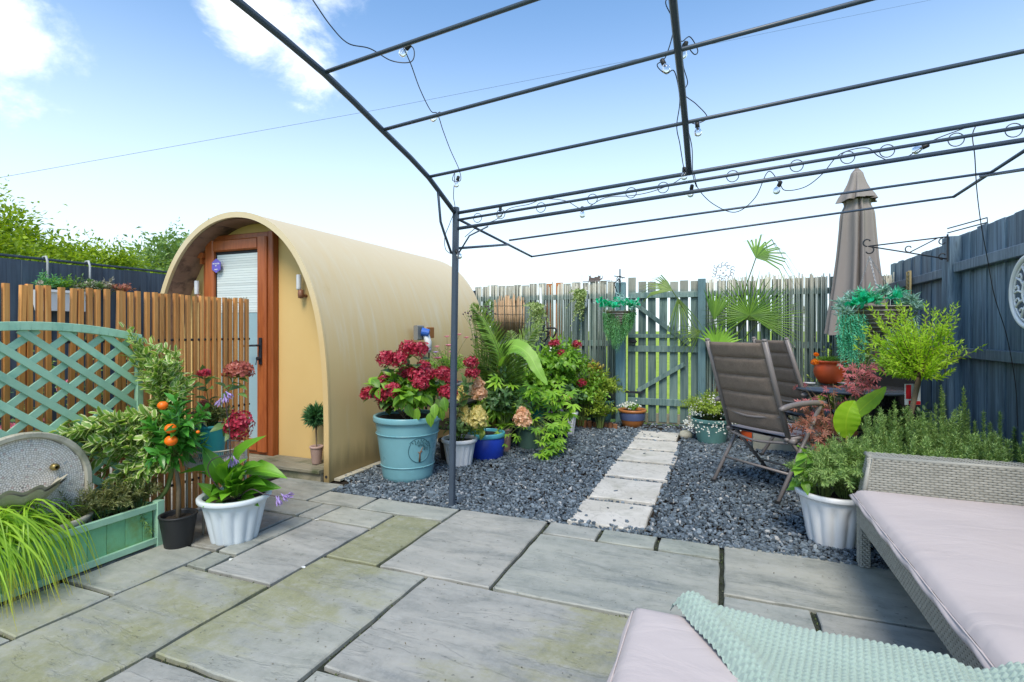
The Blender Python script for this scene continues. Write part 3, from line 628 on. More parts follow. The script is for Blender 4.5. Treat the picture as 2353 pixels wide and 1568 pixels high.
# ------------------------------------------------ left navy fence
lf=thing('close_board_fence','dark navy close boarded fence behind the slatted screen on the left','fence',(-5.5,3,0))
me=board_mesh(.215,1,.02,NAVY); y=-.8; i=0
while y<6.9:
    inst(me,'board',lf,(-5.5+(.012 if i%2 else 0),y,.0),Matrix.Rotation(R(90),3,'Z'),(1,1,1.80+random.uniform(-.004,.004)))
    y+=.205; i+=1
b=B(); beam(b,(-5.51,-.9,1.825),(-5.51,6.95,1.825),.05,.018,.003); b.build('capping_rail',NAVY,lf)
for z in (.4,1.5):
    b=B(); beam(b,(-5.555,-.9,z),(-5.555,6.95,z),.05,.08,.003); b.build('rail',NAVY,lf)
b=B(); beam(b,(-5.5,FY,.9),(-3.35,FY,.9),.02,1.78,.003,up=(0,0,1)); tag(b.build('boundary_wall',NAVY,loc=(-4.4,FY,0)),'dark boarding closing the corner behind the pod','fence')
# ------------------------------------------------ cabin (garden pod)
CX=-3.92; CA=1.05; CB=2.22; Y0=3.30; Y1=6.42
cabin=thing('garden_pod','cream arched garden pod with a brown glazed door under its rounded eave','cabin',(CX,(Y0+Y1)/2,0))
def arch(a,bh,n=56):
    pts=[]
    for i in range(n+1):
        t=-1+2*i/n; s=math.copysign(math.sin(abs(t)*math.pi/2)**1.0,t)   # denser near the sides
        z=bh*max(0,1-abs(s)**2)**(1/3.5) if abs(s)<1 else 0
        pts.append((a*s,z))
    return pts
def shell(a0,b0,ya,yb,ny,bulge=0):
    b=B(); pr=arch(a0,b0); n=len(pr); vs=[]
    for j in range(ny+1):
        t=j/ny; y=ya+(yb-ya)*t; k=1
        for (x,z) in pr: vs.append((CX+x*k,y,z))
    f=[(j*n+i,j*n+i+1,(j+1)*n+i+1,(j+1)*n+i) for j in range(ny) for i in range(n-1)]
    return b.add(vs,f)
b=shell(CA,CB,Y0+.006,Y1,10)
# rounded back end: inset rings
pr=arch(CA,CB); 
rings=[(1,Y1),(.985,Y1+.03),(.95,Y1+.05),(.88,Y1+.06)]
for (k,y),(k2,y2) in zip(rings,rings[1:]):
    n=len(pr); vs=[(CX+x*k,y,z*k) for x,z in pr]+[(CX+x*k2,y2,z*k2) for x,z in pr]
    b.add(vs,[(i,i+1,n+i+1,n+i) for i in range(n-1)])
vs=[(CX+x*.88,Y1+.06,z*.88) for x,z in pr]; b.add(vs,[tuple(range(len(vs)))])
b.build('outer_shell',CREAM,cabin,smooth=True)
# rim: thickness of the shell at the front
for nm,(ao,bo),(ai,bi),mat,y in (('front_rim',(CA+.004,CB+.004),(CA-.045,CB-.045),CREAM,Y0),):
    b=B(); p0=arch(ao,bo); p1=arch(ai,bi); n=len(p0)
    vs=[(CX+x,y,z) for x,z in p0]+[(CX+x,y,z) for x,z in p1]+[(CX+x,y+.02,z) for x,z in p0]+[(CX+x,y+.03,z) for x,z in p1]
    f=[(i,i+1,n+i+1,n+i) for i in range(n-1)]+[(i,2*n+i,2*n+i+1,i+1) for i in range(n-1)]+[(n+i,n+i+1,3*n+i+1,3*n+i) for i in range(n-1)]
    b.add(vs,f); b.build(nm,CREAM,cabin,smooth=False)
b=B(); p1=arch(CA-.045,CB-.045); n=len(p1)
WY=3.56
# soffit boards: arch lined with boards across
seg=4
for s0 in range(0,n-1,seg):
    pts=p1[s0:s0+seg+1]; m=len(pts); q=B()
    vs=[(CX+x,Y0+.03,z) for x,z in pts]+[(CX+x,WY+.02,z) for x,z in pts]
    cx=[(CX+x*.997,z*.997) for x,z in pts]
    vs2=[(x,Y0+.03,z) for x,z in cx]+[(x,WY+.02,z) for x,z in cx]
    f=[(i,i+1,m+i+1,m+i) for i in range(m-1)]
    q.add(vs2[:],f); q.add(vs,f); q.build('soffit_board',SOFFIT,cabin,smooth=False)
# front wall
b=B(); p2=arch(CA-.046,CB-.046); vs=[(CX+x,WY,z) for x,z in p2]; b.add(vs,[tuple(range(len(vs)))]); b.build('front_wall',WALLC,cabin)
# deck
dk=thing  # (deck is a step of its own)
deck=thing('deck_step','low weathered timber step under the pod doorway','step',(CX,3.42,0))
for k,(ya,yb) in enumerate(((3.255,3.395),(3.40,3.555))):
    b=B(); beam(b,(CX-CA+.055,(ya+yb)/2,.085),(CX+CA-.055,(ya+yb)/2,.085),yb-ya-.004,.028,.004); b.build('deck_board',DECKW,deck)
b=B(); beam(b,(CX-CA+.06,3.30,.036),(CX+CA-.06,3.30,.036),.04,.068,.004); b.build('deck_riser',DECKW,deck)
# cabin base strip
b=B(); beam(b,(CX+CA+.035,Y0+.06,.012),(CX+CA+.035,Y1,.012),.06,.02,.003); b.build('base_strip',CONC,cabin)
b=B(); tube(b,[(CX+CA-.02,Y0-.004,.045),(CX+CA-.02,Y0+.01,.045)],.011,10); b.build('bolt',BLACKM,cabin)
# door
DX0,DX1=-4.50,-3.645; DZ0,DZ1=.10,2.075
door=B(); fy=WY-.035
def fr(b,x0,x1,z0,z1,w,y,t,ch=.006):
    beam(b,(x0+w/2,y,z0),(x0+w/2,y,z1),w,t,ch,up=(0,1,0)); beam(b,(x1-w/2,y,z0),(x1-w/2,y,z1),w,t,ch,up=(0,1,0))
    beam(b,(x0+w+.001,y+.0015,z1-w/2),(x1-w-.001,y+.0015,z1-w/2),t,w,ch); beam(b,(x0+w+.001,y+.0015,z0+w/2),(x1-w-.001,y+.0015,z0+w/2),t,w,ch)
fr(door,DX0,DX1,DZ0,DZ1,.06,fy,.07); dr=door.build('door',DOORW,cabin)
b=B(); fr(b,DX0+.045,DX1-.062,DZ0+.03,DZ1-.045,.105,fy-.03,.055,.012); b.build('door_leaf_frame',DOORW,dr)
gx0,gx1,gz0,gz1=DX0+.15,DX1-.167,DZ0+.135,DZ1-.15
b=B(); box(b,((gx0+gx1)/2,fy-.012,(gz0+gz1)/2),(gx1-gx0+.01,.008,gz1-gz0+.01)); b.build('glass_pane',GLASSF,dr)
b=B(); box(b,((gx0+gx1)/2,fy-.019,gz1-.012),(gx1-gx0,.006,.03)); box(b,(gx0+.006,fy-.02,(gz0+gz1)/2),(.012,.006,gz1-gz0)); b.build('glazing_bead',BLACKP,dr)
for k in range(24):
    z=gz1-.035-k*.0225
    b=B(); beam(b,(gx0+.012,fy-.0185,z),(gx1,fy-.0185,z),.004,.0205,.003); b.build('blind_slat',BLIND,dr)
# handle
hx=DX1-.112
b=B(); box(b,(hx,fy-.064,1.02),(.032,.012,.235),ch=.005); tube(b,[(hx,fy-.07,1.07),(hx,fy-.115,1.07),(hx-.015,fy-.12,1.07),(hx-.14,fy-.12,1.065)],.0095,8)
tube(b,[(hx-.0,fy-.07,.955),(hx,fy-.10,.955)],.016,10); tube(b,[(hx,fy-.10,.955),(hx-.01,fy-.105,.90)],.004,5); b.build('door_handle',BLACKM,dr)
b=B(); box(b,(DX0-.004,fy-.05,1.90),(.075,.03,.05),ch=.008); box(b,(DX0+.0,fy-.045,1.85),(.025,.03,.06),ch=.004); b.build('hinge',DOORW,dr)
# hexagon sticker and lettering
def text(body,size,loc,mat,name,parent,rot=(R(90),0,0),bold=0,align='CENTER',font_sx=1):
    cu=bpy.data.curves.new('t','FONT'); cu.body=body; cu.size=size; cu.align_x=align; cu.align_y='CENTER'; cu.extrude=.0006; cu.offset=bold
    to=bpy.data.objects.new('t',cu); COL.objects.link(to); bpy.context.view_layer.update()
    me=bpy.data.meshes.new_from_object(to); bpy.data.objects.remove(to); me.materials.append(mat)
    o=bpy.data.objects.new(name,me); COL.objects.link(o); base=WL[parent.name] if parent else V((0,0,0))
    o.parent=parent; o.location=V(loc)-base; o.rotation_euler=rot; o.scale=(font_sx,1,1); return o
PURP=M('violet_sticker',(.16,.13,.55),.4,.03,3,bump=0); GOLDT=M('grey_gold_lettering',(.30,.29,.20),.5,.03,3,bump=0); WT=M('white_print',(.8,.8,.85),.5,.02,3,bump=0)
hc=V((gx0+.045,fy-.058,1.795)); q=[hc+V((.062*math.sin(k*math.pi/3),0,.066*math.cos(k*math.pi/3))) for k in range(6)]
b=B(); prism(b,q,(0,.004,0)); b.build('hexagonal_sticker',PURP,dr)
for s_,sz,dz in (('PROTECTED',.0155,.018),('BY',.016,0),('ALARM',.012,-.034)): text(s_,sz,hc+V((0,-.0015,dz)),WT,'sticker_print',dr,bold=.0004)
text('PHILAX',.072,(gx0+.27,fy-.024,1.475),GOLDT,'door_lettering',dr,bold=.0004)
# two glass wall lights on the pod front
for px,pz in ((-4.60,1.52),(-3.36,1.53)):
    l=thing('wall_light','brown wall light with frosted glass tube '+('left of the pod door' if px<-4 else 'right of the pod door'),'wall light',(px,WY-.05,pz),'lights on the pod front')
    b=B(); lathe(b,[(.018,.02),(.021,.03),(.021,.145),(.018,.15)],(px,WY-.06,pz),14,capt=True); b.build('glass_shade',WHITE,l,True)
    b=B(); lathe(b,[(.004,-.055),(.022,-.05),(.026,-.02),(.022,.02),(.004,.022)],(px+.012,WY-.05,pz),14); tube(b,[(px+.012,WY-.05,pz-.03),(px+.03,WY,pz-.03)],.012,8); b.build('bracket',M('copper_bracket',(.25,.11,.06),.4),l,True)
# power inlet on pod side
sk=thing('power_inlet','grey and blue hook up socket with white plug on the pod wall','socket',(CX+CA,4.6,.95))
q=onX(965,765,CX+CA+.02); yy=q.y; zz=q.z
b=B(); box(b,(q.x,yy-.02,zz),(.05,.12,.15),ch=.01); b.build('socket_box',GREYP,sk)
b=B(); tube(b,[(q.x+.02,yy,zz+.01),(q.x+.09,yy+.03,zz-.005)],[.045,.04],14); b.build('blue_cap',M('blue_plastic',(.03,.11,.42),.4),sk)
b=B(); tube(b,[(q.x+.05,yy+.02,zz),(q.x+.07,yy+.05,zz-.10),(q.x+.07,yy+.06,zz-.20)],[.036,.034,.026],12); b.build('plug',WHITE,sk,True)
b=B(); tube(b,[(q.x+.07,yy+.06,zz-.2),(q.x+.06,yy+.08,zz-.5),(q.x+.03,yy+.2,.05)],.008,6); b.build('lead',CABLE,sk)
b=B(); box(b,(CX+CA+.012,yy+.22,zz),(.015,.13,.115),ch=.004); tag(b.build('wall_plate',BARE,loc=(CX+CA+.01,yy+.22,zz)),'small square terracotta plate on the pod wall beside the blue socket','plate')
# ------------------------------------------------ slatted cedar screen
SX=-3.22
scr=thing('slatted_screen','oiled cedar slatted screen of square vertical laths beside the pod','screen',(SX,2,0))
sm=B(); beam(sm,(0,0,0),(0,0,1),.024,.024,.0015,up=(0,1,0)); smm=sm.mesh('slat'); smm.materials.append(SLATW)
y=.55; k=0
while y<2.86:
    tilt=random.gauss(0,.003)
    if y<2.0 and k%5==1: tilt=-random.uniform(.015,.03)
    h=1.40+random.uniform(-.006,.006)
    z0=.03
    m=Matrix.Translation(V((SX,y+math.tan(0)*0,z0+0)))@Matrix.Shear('XY',4,(0,0)) 
    inst(smm,'slat',scr,(SX+random.gauss(0,.002),y-abs(tilt)*.3,z0),Matrix.Rotation(tilt,3,'X')@Matrix.Rotation(random.gauss(0,.05),3,'Z'),(1,1,h))
    y+=.0447*random.uniform(.95,1.05); k+=1
for z in (.22,.66,1.14):
    b=B(); tube(b,[(SX-.004,.5,z),(SX-.004,2.87,z)],.0085,6); b.build('dark_rod',BLACKM,scr)
# ------------------------------------------------ trees beyond the left fence
def tree(c,rx,rz,h0,n,mat,label,nt=60,seed=1,lf=.075):
    t=thing('leafy_tree',label,'tree',(c[0],c[1],0)); random.seed(seed)
    b=B(); tube(b,[(c[0],c[1],0),(c[0]+.05,c[1],h0*.5),(c[0],c[1],h0+.3)],[.11,.09,.05],8)
    lv=L(); tips=[]
    for i in range(nt):
        th=random.random()*6.28; ph=math.acos(random.uniform(-.55,1)); rr=random.uniform(.55,1.12)
        tip=V((c[0]+math.cos(th)*math.sin(ph)*rx*rr,c[1]+math.sin(th)*math.sin(ph)*rx*rr,h0+rz*.5+math.cos(ph)*rz*rr*.75))
        p0=V((c[0],c[1],h0*random.uniform(.5,1)))
        tube(b,curve(p0,tip,.15,5),[.035,.028,.02,.015,.01,.006],5,False); tips.append(tip)
        cs=random.uniform(.22,.42)
        for k in range(n//nt):
            o=rv(cs*.45); p=tip+V((o.x,o.y,o.z*.75)); lv.add(p,V((o.x,o.y,random.uniform(-.2,.8)*cs)).normalized()+rv(.5),V((0,0,1))+rv(.5),lf*random.uniform(.7,1.3),lf*.55)
        for s_ in range(2):
            q=tip+rv(cs*.3); e=q+V((random.uniform(-.1,.1),random.uniform(-.1,.1),random.uniform(.15,.4)))
            spray(None,lv,[q,(q+e)/2,e],.004,6,lf*.8,lf*.45,.1)
    b.build('trunk',BARK,t,True); lv.build('crown',mat,t)
    return t
tree((-7.1,2.75,0),.95,.78,1.42,38000,F_TREE,'bright yellow green tree rising above the navy fence at the left edge',seed=3,nt=80,lf=.055)
tree((-7.4,4.05,0),.85,.55,1.42,22000,F_TREE,'lower yellow green tree beside the taller one above the navy fence',seed=5,nt=60,lf=.055)
tree((-7.6,5.7,0),.9,.6,1.75,9000,F_TREE2,'pale green far tree peeping between the navy fence and the pod roof',seed=9,nt=50,lf=.085)
random.seed(11)
# overhead wire
a0=D(30,403,9); a1=D(2140,0,16)
mids=[D(870,252,11.5),D(1470,135,13.5)]
b=B(); tube(b,[a0+(a0-mids[0])*.6,a0,*mids,a1,a1+(a1-mids[1])*1.5],.0030,5,False); tag(b.build('overhead_wire',CABLE,loc=a0),'thin dark wire crossing the sky above the pod','wire')
# ------------------------------------------------ gazebo frame
gz=thing('metal_gazebo','slate grey metal gazebo frame without its canopy over the patio','gazebo',(-1.66,3.14,0))
P0=V((-1.66,3.14,1.99)); U=V((1,-.0625,.0515)); BL=3.08
def gl(b,p,q,r,n=10): tube(b,[p,q],r,n)
b=B(); beam(b,(-1.687,3.138,-.01),(-1.655,3.14,2.03),.037,.037,.005,up=(0,1,0)); b.build('post',GREYM,gz)
b=B(); pe=P0+U*(BL+.02); beam(b,(pe.x,pe.y,0),(pe.x,pe.y,pe.z),.037,.037,.005,up=(0,1,0)); b.build('post',GREYM,gz)
def rafter_pts(k):
    base=[(0,0,0),(0,-.20,.085),(0,-.35,.148),(0,-.55,.205),(0,-.82,.268),(0,-1.05,.325),(0,-1.26,.370),(0,-1.5,.405),(0,-1.725,.43),(0,-2.1,.455),(0,-2.6,.46),(0,-3.1,.44),(0,-3.7,.40)]
    return [P0+U*k+V(p) for p in base]
for k in (0,1.5,BL):
    b=B(); pts=rafter_pts(k)
    tube(b,pts,.0155,10); b.build('rafter',GREYM,gz,True)
def rp(i): 
    pts=rafter_pts(0); return pts
Rk=[(-.35,.148),(-.82,.268),(-1.26,.370),(-1.725,.43),(-2.2,.46),(-2.9,.45)]
for (dy,dz) in Rk[1:] if False else [(-.35,.148),(-.82,.268),(-1.26,.37),(-2.2,.458),(-3.0,.45)]:
    q=P0+V((0,dy,dz+.002)); b=B(); gl(b,q,q+U*BL,.0092); b.build('cross_bar',GREYM,gz,True)
# eave beam: three tubes with scroll rings
for dz,r in ((.0,.0115),(-.047,.0085),(-.105,.0115)):
    q=P0+V((0,0,dz)); b=B(); gl(b,q,q+U*BL,r); b.build('eave_rail',GREYM,gz,True)
rg=B(); tube(rg,[V((math.cos(a)*.030,0,math.sin(a)*.030)) for a in [i*2*math.pi/20 for i in range(20)]],.0024,6,closed=True); rgm=rg.mesh('ring',smooth=True); rgm.materials.append(GREYM)
for k in (.17,.34,.62,.95,1.18,1.36,1.72,2.02,2.24,2.40,2.66,2.86):
    p=P0+U*k+V((0,0,-.055)); inst(rgm,'scroll_ring',gz,p)
# front awning
A0=V((-1.578,4.447,1.866)); A1=V((1.42,4.26,2.077)); M0=V((-1.61,3.935,1.931)); M1=(P0+U*BL+V((0,0,-.03))).lerp(A1,.61)
for p,q,nm in ((P0+V((0,0,-.03)),A0,'awning_arm'),(P0+U*BL+V((0,0,-.03)),A1,'awning_arm')):
    b=B(); gl(b,p,q,.0095); b.build(nm,GREYM,gz,True)
b=B(); gl(b,A0,A1,.0078); b.build('awning_bar',GREYM,gz,True)
b=B(); gl(b,M0+V((.02,0,.0)),M1,.0078); b.build('awning_bar',GREYM,gz,True)
b=B(); gl(b,V((-1.675,3.15,1.755)),V((-1.60,3.95,1.90)),.009); b.build('tie_bar',GREYM,gz,True)
b=B(); q=P0+U*BL; gl(b,V((q.x,q.y,1.92)),V((1.41,3.85,2.10)),.009); b.build('tie_bar',GREYM,gz,True)
b=B(); tube(b,[P0+V((0,-.235,.09)),V((-1.672,2.96,1.90)),V((-1.676,3.02,1.83)),V((-1.678,3.115,1.72))],.0085,8); b.build('curved_brace',GREYM,gz,True)
b=B(); tube(b,[P0+V((.25,-.02,-.11)),P0+V((.11,-.01,-.16)),V((-1.65,3.14,1.70))],.0055,8); b.build('curved_brace',GREYM,gz,True)
# ------------------------------------------------ festoon lights
fs=thing('string_light','black festoon cable with clear bulbs wound round the gazebo bars','string light',P0)
def cab(pts,n=8,r=.0024):
    # catmull-rom through points
    P=[V(p) for p in pts]; P=[P[0]*2-P[1]]+P+[P[-1]*2-P[-2]]; o=[]
    for i in range(1,len(P)-2):
        for k in range(n):
            t=k/n; a,b_,c,d=P[i-1],P[i],P[i+1],P[i+2]
            o.append(.5*((2*b_)+(c-a)*t+(2*a-5*b_+4*c-d)*t*t+(3*b_-a-3*c+d)*t**3))
    o.append(P[-2]); b=B(); tube(b,o,r,5); return b
GL=N('clear_bulb_glass'); GL.set((.9,.93,.95),.03,0,.5); GL.p.inputs['Transmission Weight'].default_value=.92; GL.p.inputs['IOR'].default_value=1.25; GLM=GL.m
bb=B(); lathe(bb,[(.010,-.022),(.013,-.03),(.020,-.042),(.0235,-.055),(.020,-.069),(.010,-.077),(.001,-.079)],(0,0,0),12); bbm=bb.mesh('glass',smooth=True); bbm.materials.append(GLM)
bs=B(); lathe(bs,[(.006,.012),(.0125,.008),(.0135,-.022),(.011,-.026)],(0,0,0),10,capb=False,capt=True); bsm=bs.mesh('socket',smooth=True); bsm.materials.append(BLACKP)
def bulb(p,rot=(0,0)):
    Rm=Matrix.Rotation(rot[0],3,'X')@Matrix.Rotation(rot[1],3,'Y')
    s_=inst(bsm,'bulb_socket',fs,p,Rm,(.8,.8,.8)); s_.parent=fs
    g_=bpy.data.objects.new('glass_bulb',bbm); COL.objects.link(g_); g_.parent=s_
def K(u,v,d): return D(u,v,d)
paths=[[K(715,-5,1.9),K(760,60,2.0),K(800,100,2.15),K(850,112,2.25),K(900,140,2.36),K(945,142,2.36),K(950,112,2.36),K(925,100,2.36),K(945,150,2.4),K(965,205,2.6),K(990,255,2.75),K(1005,262,2.77),K(1018,300,2.9),K(1035,345,3.1),K(1055,390,3.25),K(1058,415,3.25),K(1040,415,3.25),K(1045,400,3.25),K(1042,450,3.4),K(1045,480,3.5),K(1033,515,3.5),K(1022,545,3.5),K(1025,575,3.52),K(1045,585,3.52),K(1060,575,3.54)],
[K(1068,545,3.5),K(1100,520,3.5),K(1140,505,3.45),K(1170,480,3.42),K(1215,470,3.4),K(1250,458,3.35),K(1300,462,3.3),K(1340,480,3.28),K(1390,455,3.2),K(1450,450,3.15),K(1500,440,3.1),K(1550,420,3.0),K(1575,400,2.97)],
[K(1535,-5,2.2),K(1530,10,2.2),K(1548,60,2.25),K(1530,130,2.35),K(1510,150,2.35),K(1530,170,2.35),K(1550,165,2.35),K(1562,230,2.5),K(1555,290,2.6),K(1562,330,2.7),K(1570,380,2.85),K(1575,400,2.9)],
[K(1550,60,2.25),K(1565,95,2.3),K(1585,85,2.33),K(1603,115,2.35),K(1595,125,2.35),K(1570,100,2.33),K(1570,150,2.4),K(1580,190,2.5),K(1570,215,2.5),K(1600,240,2.55),K(1625,270,2.57),K(1600,285,2.57),K(1580,285,2.57),K(1590,340,2.75),K(1592,400,2.9),K(1600,430,2.95)],
[K(1595,400,2.9),K(1605,435,2.93),K(1640,470,2.93),K(1690,488,2.9),K(1735,455,2.85),K(1765,395,2.8),K(1790,420,2.78),K(1805,438,2.78),K(1850,430,2.75),K(1890,400,2.7),K(1930,355,2.65),K(1990,340,2.62),K(2020,360,2.6),K(2060,372,2.56),K(2110,345,2.52),K(2150,320,2.5),K(2230,290,2.44)],
[K(2248,280,2.42),K(2235,310,2.43),K(2240,360,2.45),K(2245,440,2.7),K(2255,520,2.95),K(2268,590,3.15),K(2285,680,3.22),K(2310,760,3.3),K(2325,830,3.32),K(2335,900,3.33),K(2338,980,3.33)]]
for i,p in enumerate(paths): cab(p).build('cable',CABLE,fs)
for u,v,d,rx,ry in ((940,106,2.36,.5,1.1),(1010,262,2.77,.3,1.2),(1053,408,3.25,0,.3),(1048,577,3.5,0,-.6),(1150,478,3.45,.2,.2),(1338,478,3.28,0,0),(1522,140,2.35,0,-.4),(1576,100,2.33,.4,.3),(1602,285,2.57,0,-.1),(1572,388,2.9,0,0),(1590,428,2.95,.4,.2),(1793,420,2.78,.2,.4),(2130,335,2.5,.2,1.2)):
    bulb(D(u,v,d),(rx,ry))
# ------------------------------------------------ trellis, planter, wall fountain
TX=-3.13
tr=thing('arched_trellis','mint green arched lattice trellis standing behind the long planter','trellis',(TX,1.5,0))
Yc=1.50; hw=.52; zt=lambda y:1.155+.068*(1-((y-Yc)/hw)**2)
b=B(); beam(b,(TX,Yc+hw,.06),(TX,Yc+hw,1.165),.03,.036,.003,up=(0,1,0)); b.build('upright',MINT,tr)
b=B(); beam(b,(TX,Yc-hw,.06),(TX,Yc-hw,1.165),.03,.036,.003,up=(0,1,0)); b.build('upright',MINT,tr)
b=B(); n=24
for i in range(n):
    y0=Yc-hw+2*hw*i/n; y1=Yc-hw+2*hw*(i+1)/n
    beam(b,(TX+.006,y0,zt(y0)),(TX+.006,y1+.001,zt(y1)),.032,.042,.002)
b.build('curved_top_rail',MINT,tr)
for sgn,xo in ((1,-.006),(-1,.006)):
    c0=-2.5
    while c0<4.5:
        # line z = sgn*(y-Yc)+c ; clip to the frame
        pts=[]
        for t in np.linspace(-hw+.012,hw-.012,90):
            z=sgn*t*.80+c0
            if .12<z<zt(Yc+t)-.012: pts.append((Yc+t,z))
        if len(pts)>4:
            b=B(); beam(b,(TX+xo,pts[0][0],pts[0][1]),(TX+xo,pts[-1][0],pts[-1][1]),.010,.036,.0015); b.build('lattice_slat',MINT,tr)
        c0+=.136
pl=thing('wooden_planter','long mint green wooden trough planter stained with algae at the left','planter',(-3.02,1.45,0))
PX,PB,PY0,PY1,PH=-2.915,-3.10,.80,1.985,.25
for (x0) in (PX,PB):
    y=PY0+.03; k=0
    while y<PY1-.04:
        wd=min(.088,PY1-.035-y); b=B(); beam(b,(x0,y+wd/2,.035),(x0,y+wd/2,PH-.03),wd-.001,.014,.0015,up=(1,0,0)); b.build('side_board',MINTP,pl); y+=.089
    for z in (.04,PH-.02):
        b=B(); beam(b,(x0+(.012 if x0==PX else -.012),PY0,z),(x0+(.012 if x0==PX else -.012),PY1-.02,z),.02,.034,.002); b.build('rail',MINT,pl)
for x0 in (PX+.005,PB-.005):
    for y0 in (PY0,PY1):
        b=B(); beam(b,(x0,y0,.0),(x0,y0,PH+.004),.042,.042,.003,up=(0,1,0)); b.build('corner_post',MINT,pl)
for y0 in (PY0,PY1):
    b=B(); beam(b,(PB+.02,y0,PH/2+.01),(PX-.02,y0,PH/2+.01),.016,PH-.05,.002); b.build('end_board',MINTP,pl)
b=B(); box(b,((PX+PB)/2,(PY0+PY1)/2,PH-.05),(PX-PB-.02,PY1-PY0-.03,.01)); b.build('soil',SOIL,pl)
# mosaic fountain
ft=thing('mosaic_fountain','arch topped mosaic wall fountain with concrete shell spout in the planter','fountain',(-3.07,1.45,.2))
FX=-3.06; fyc=1.44; fr_=.275; zb=.20; zs=.44
out_=[(fyc-fr_,zb),(fyc-fr_,zs)]+[(fyc-fr_*math.cos(a),zs+fr_*.96*math.sin(a)) for a in [math.pi*i/26 for i in range(1,26)]]+[(fyc+fr_,zs),(fyc+fr_,zb)]
b=B(); prism(b,[V((FX-.02,y,z)) for y,z in out_],(.02,0,0)); b.build('backing',CONC,ft)
b=B()
for (p,q) in zip(out_,out_[1:]): beam(b,(FX+.008,*p),(FX+.008,*q),.03,.03,.006,up=(1,0,0))
b.build('concrete_rim',CONC,ft)
a=N('mosaic_tesserae'); g=a.n('ShaderNodeNewGeometry'); a.set(a.ramp(g.outputs['Random Per Island'],[(0,(.64,.60,.53)),(.5,(.76,.72,.65)),(.9,(.78,.76,.72)),(.96,(.6,.45,.40)),(1,(.45,.5,.52))]),.35,0,.5); MOS=a.m
a=N('mosaic_grout'); a.set((.32,.30,.27),.9); GRT=a.m
b=B(); prism(b,[V((FX,fyc+(y-fyc)*.97,z)) for y,z in out_],(.004,0,0)); b.build('grout_bed',GRT,ft)
b=B(); cy,cz=fyc+.0,zs+.02
def inside(y,z):
    if z<zb+.01 or abs(y-fyc)>fr_-.018: return False
    return z<zs or ((y-fyc)**2+((z-zs)/.96)**2)<(fr_-.018)**2
for rr in range(1,60):
    r0=rr*.0098; nn=max(4,int(2*math.pi*r0/.0105))
    for k in range(nn):
        a_=2*math.pi*(k+random.random()*.12)/nn+rr*.37; y=cy+math.cos(a_)*r0; z=cz+math.sin(a_)*r0
        if not inside(y,z): continue
        d=V((0,math.cos(a_),math.sin(a_)))*.0042; e=V((0,-math.sin(a_),math.cos(a_)))*.0046; c=V((FX+.0065,y,z))
        b.add([tuple(c+d+e),tuple(c-d+e),tuple(c-d-e),tuple(c+d-e)],[(0,1,2,3)])
b.build('tesserae',MOS,ft,stuff=True)
b=B(); lathe(b,[(.014,0),(.018,.012),(.016,.03),(.008,.034)],(0,0,0),12); me_=b.mesh('spout',smooth=True); me_.materials.append(M('brass_spout',(.22,.17,.06),.35,metal=.6)); inst(me_,'spout',ft,(FX+.006,1.56,.53),Matrix.Rotation(R(90),3,'Y'))
# scallop shell lip and basin
def shellfn(r,dep,z0,yc):
    def f(u,v):
        a_=math.pi*(u-.5); rr=r*v*(1+.10*math.cos(a_*11)*v*v*(.8)); return (FX+.01+rr*math.cos(a_),yc+rr*math.sin(a_)*1.05,z0+dep*v*v+.012*math.cos(a_*11)*v)
    return f
b=B(); grid(b,shellfn(.16,.10,.385,1.42),66,8); grid(b,shellfn(.155,.095,.37,1.42),66,8); b.build('shell_spout',CONC,ft,True)
b=B(); lathe(b,[(.10,-.04),(.19,.0),(.225,.045),(.205,.052),(.17,.02),(.02,.012)],(FX+.02,1.50,.225),40,sx=.62,sy=1.0); b.build('basin',CONC,ft,True)
lv=L()
for i in range(900):
    a_=random.random()*6.28; r=random.random()**.5*.185; lv.add((FX+.02+math.cos(a_)*r*.62,1.5+math.sin(a_)*r,.262+random.random()*.012),rv(1)+V((0,0,.8)),rv(1),.016,.012)
lv.build('duckweed',leafM('duckweed',(.20,.30,.03),(.38,.42,.08),.3),ft)
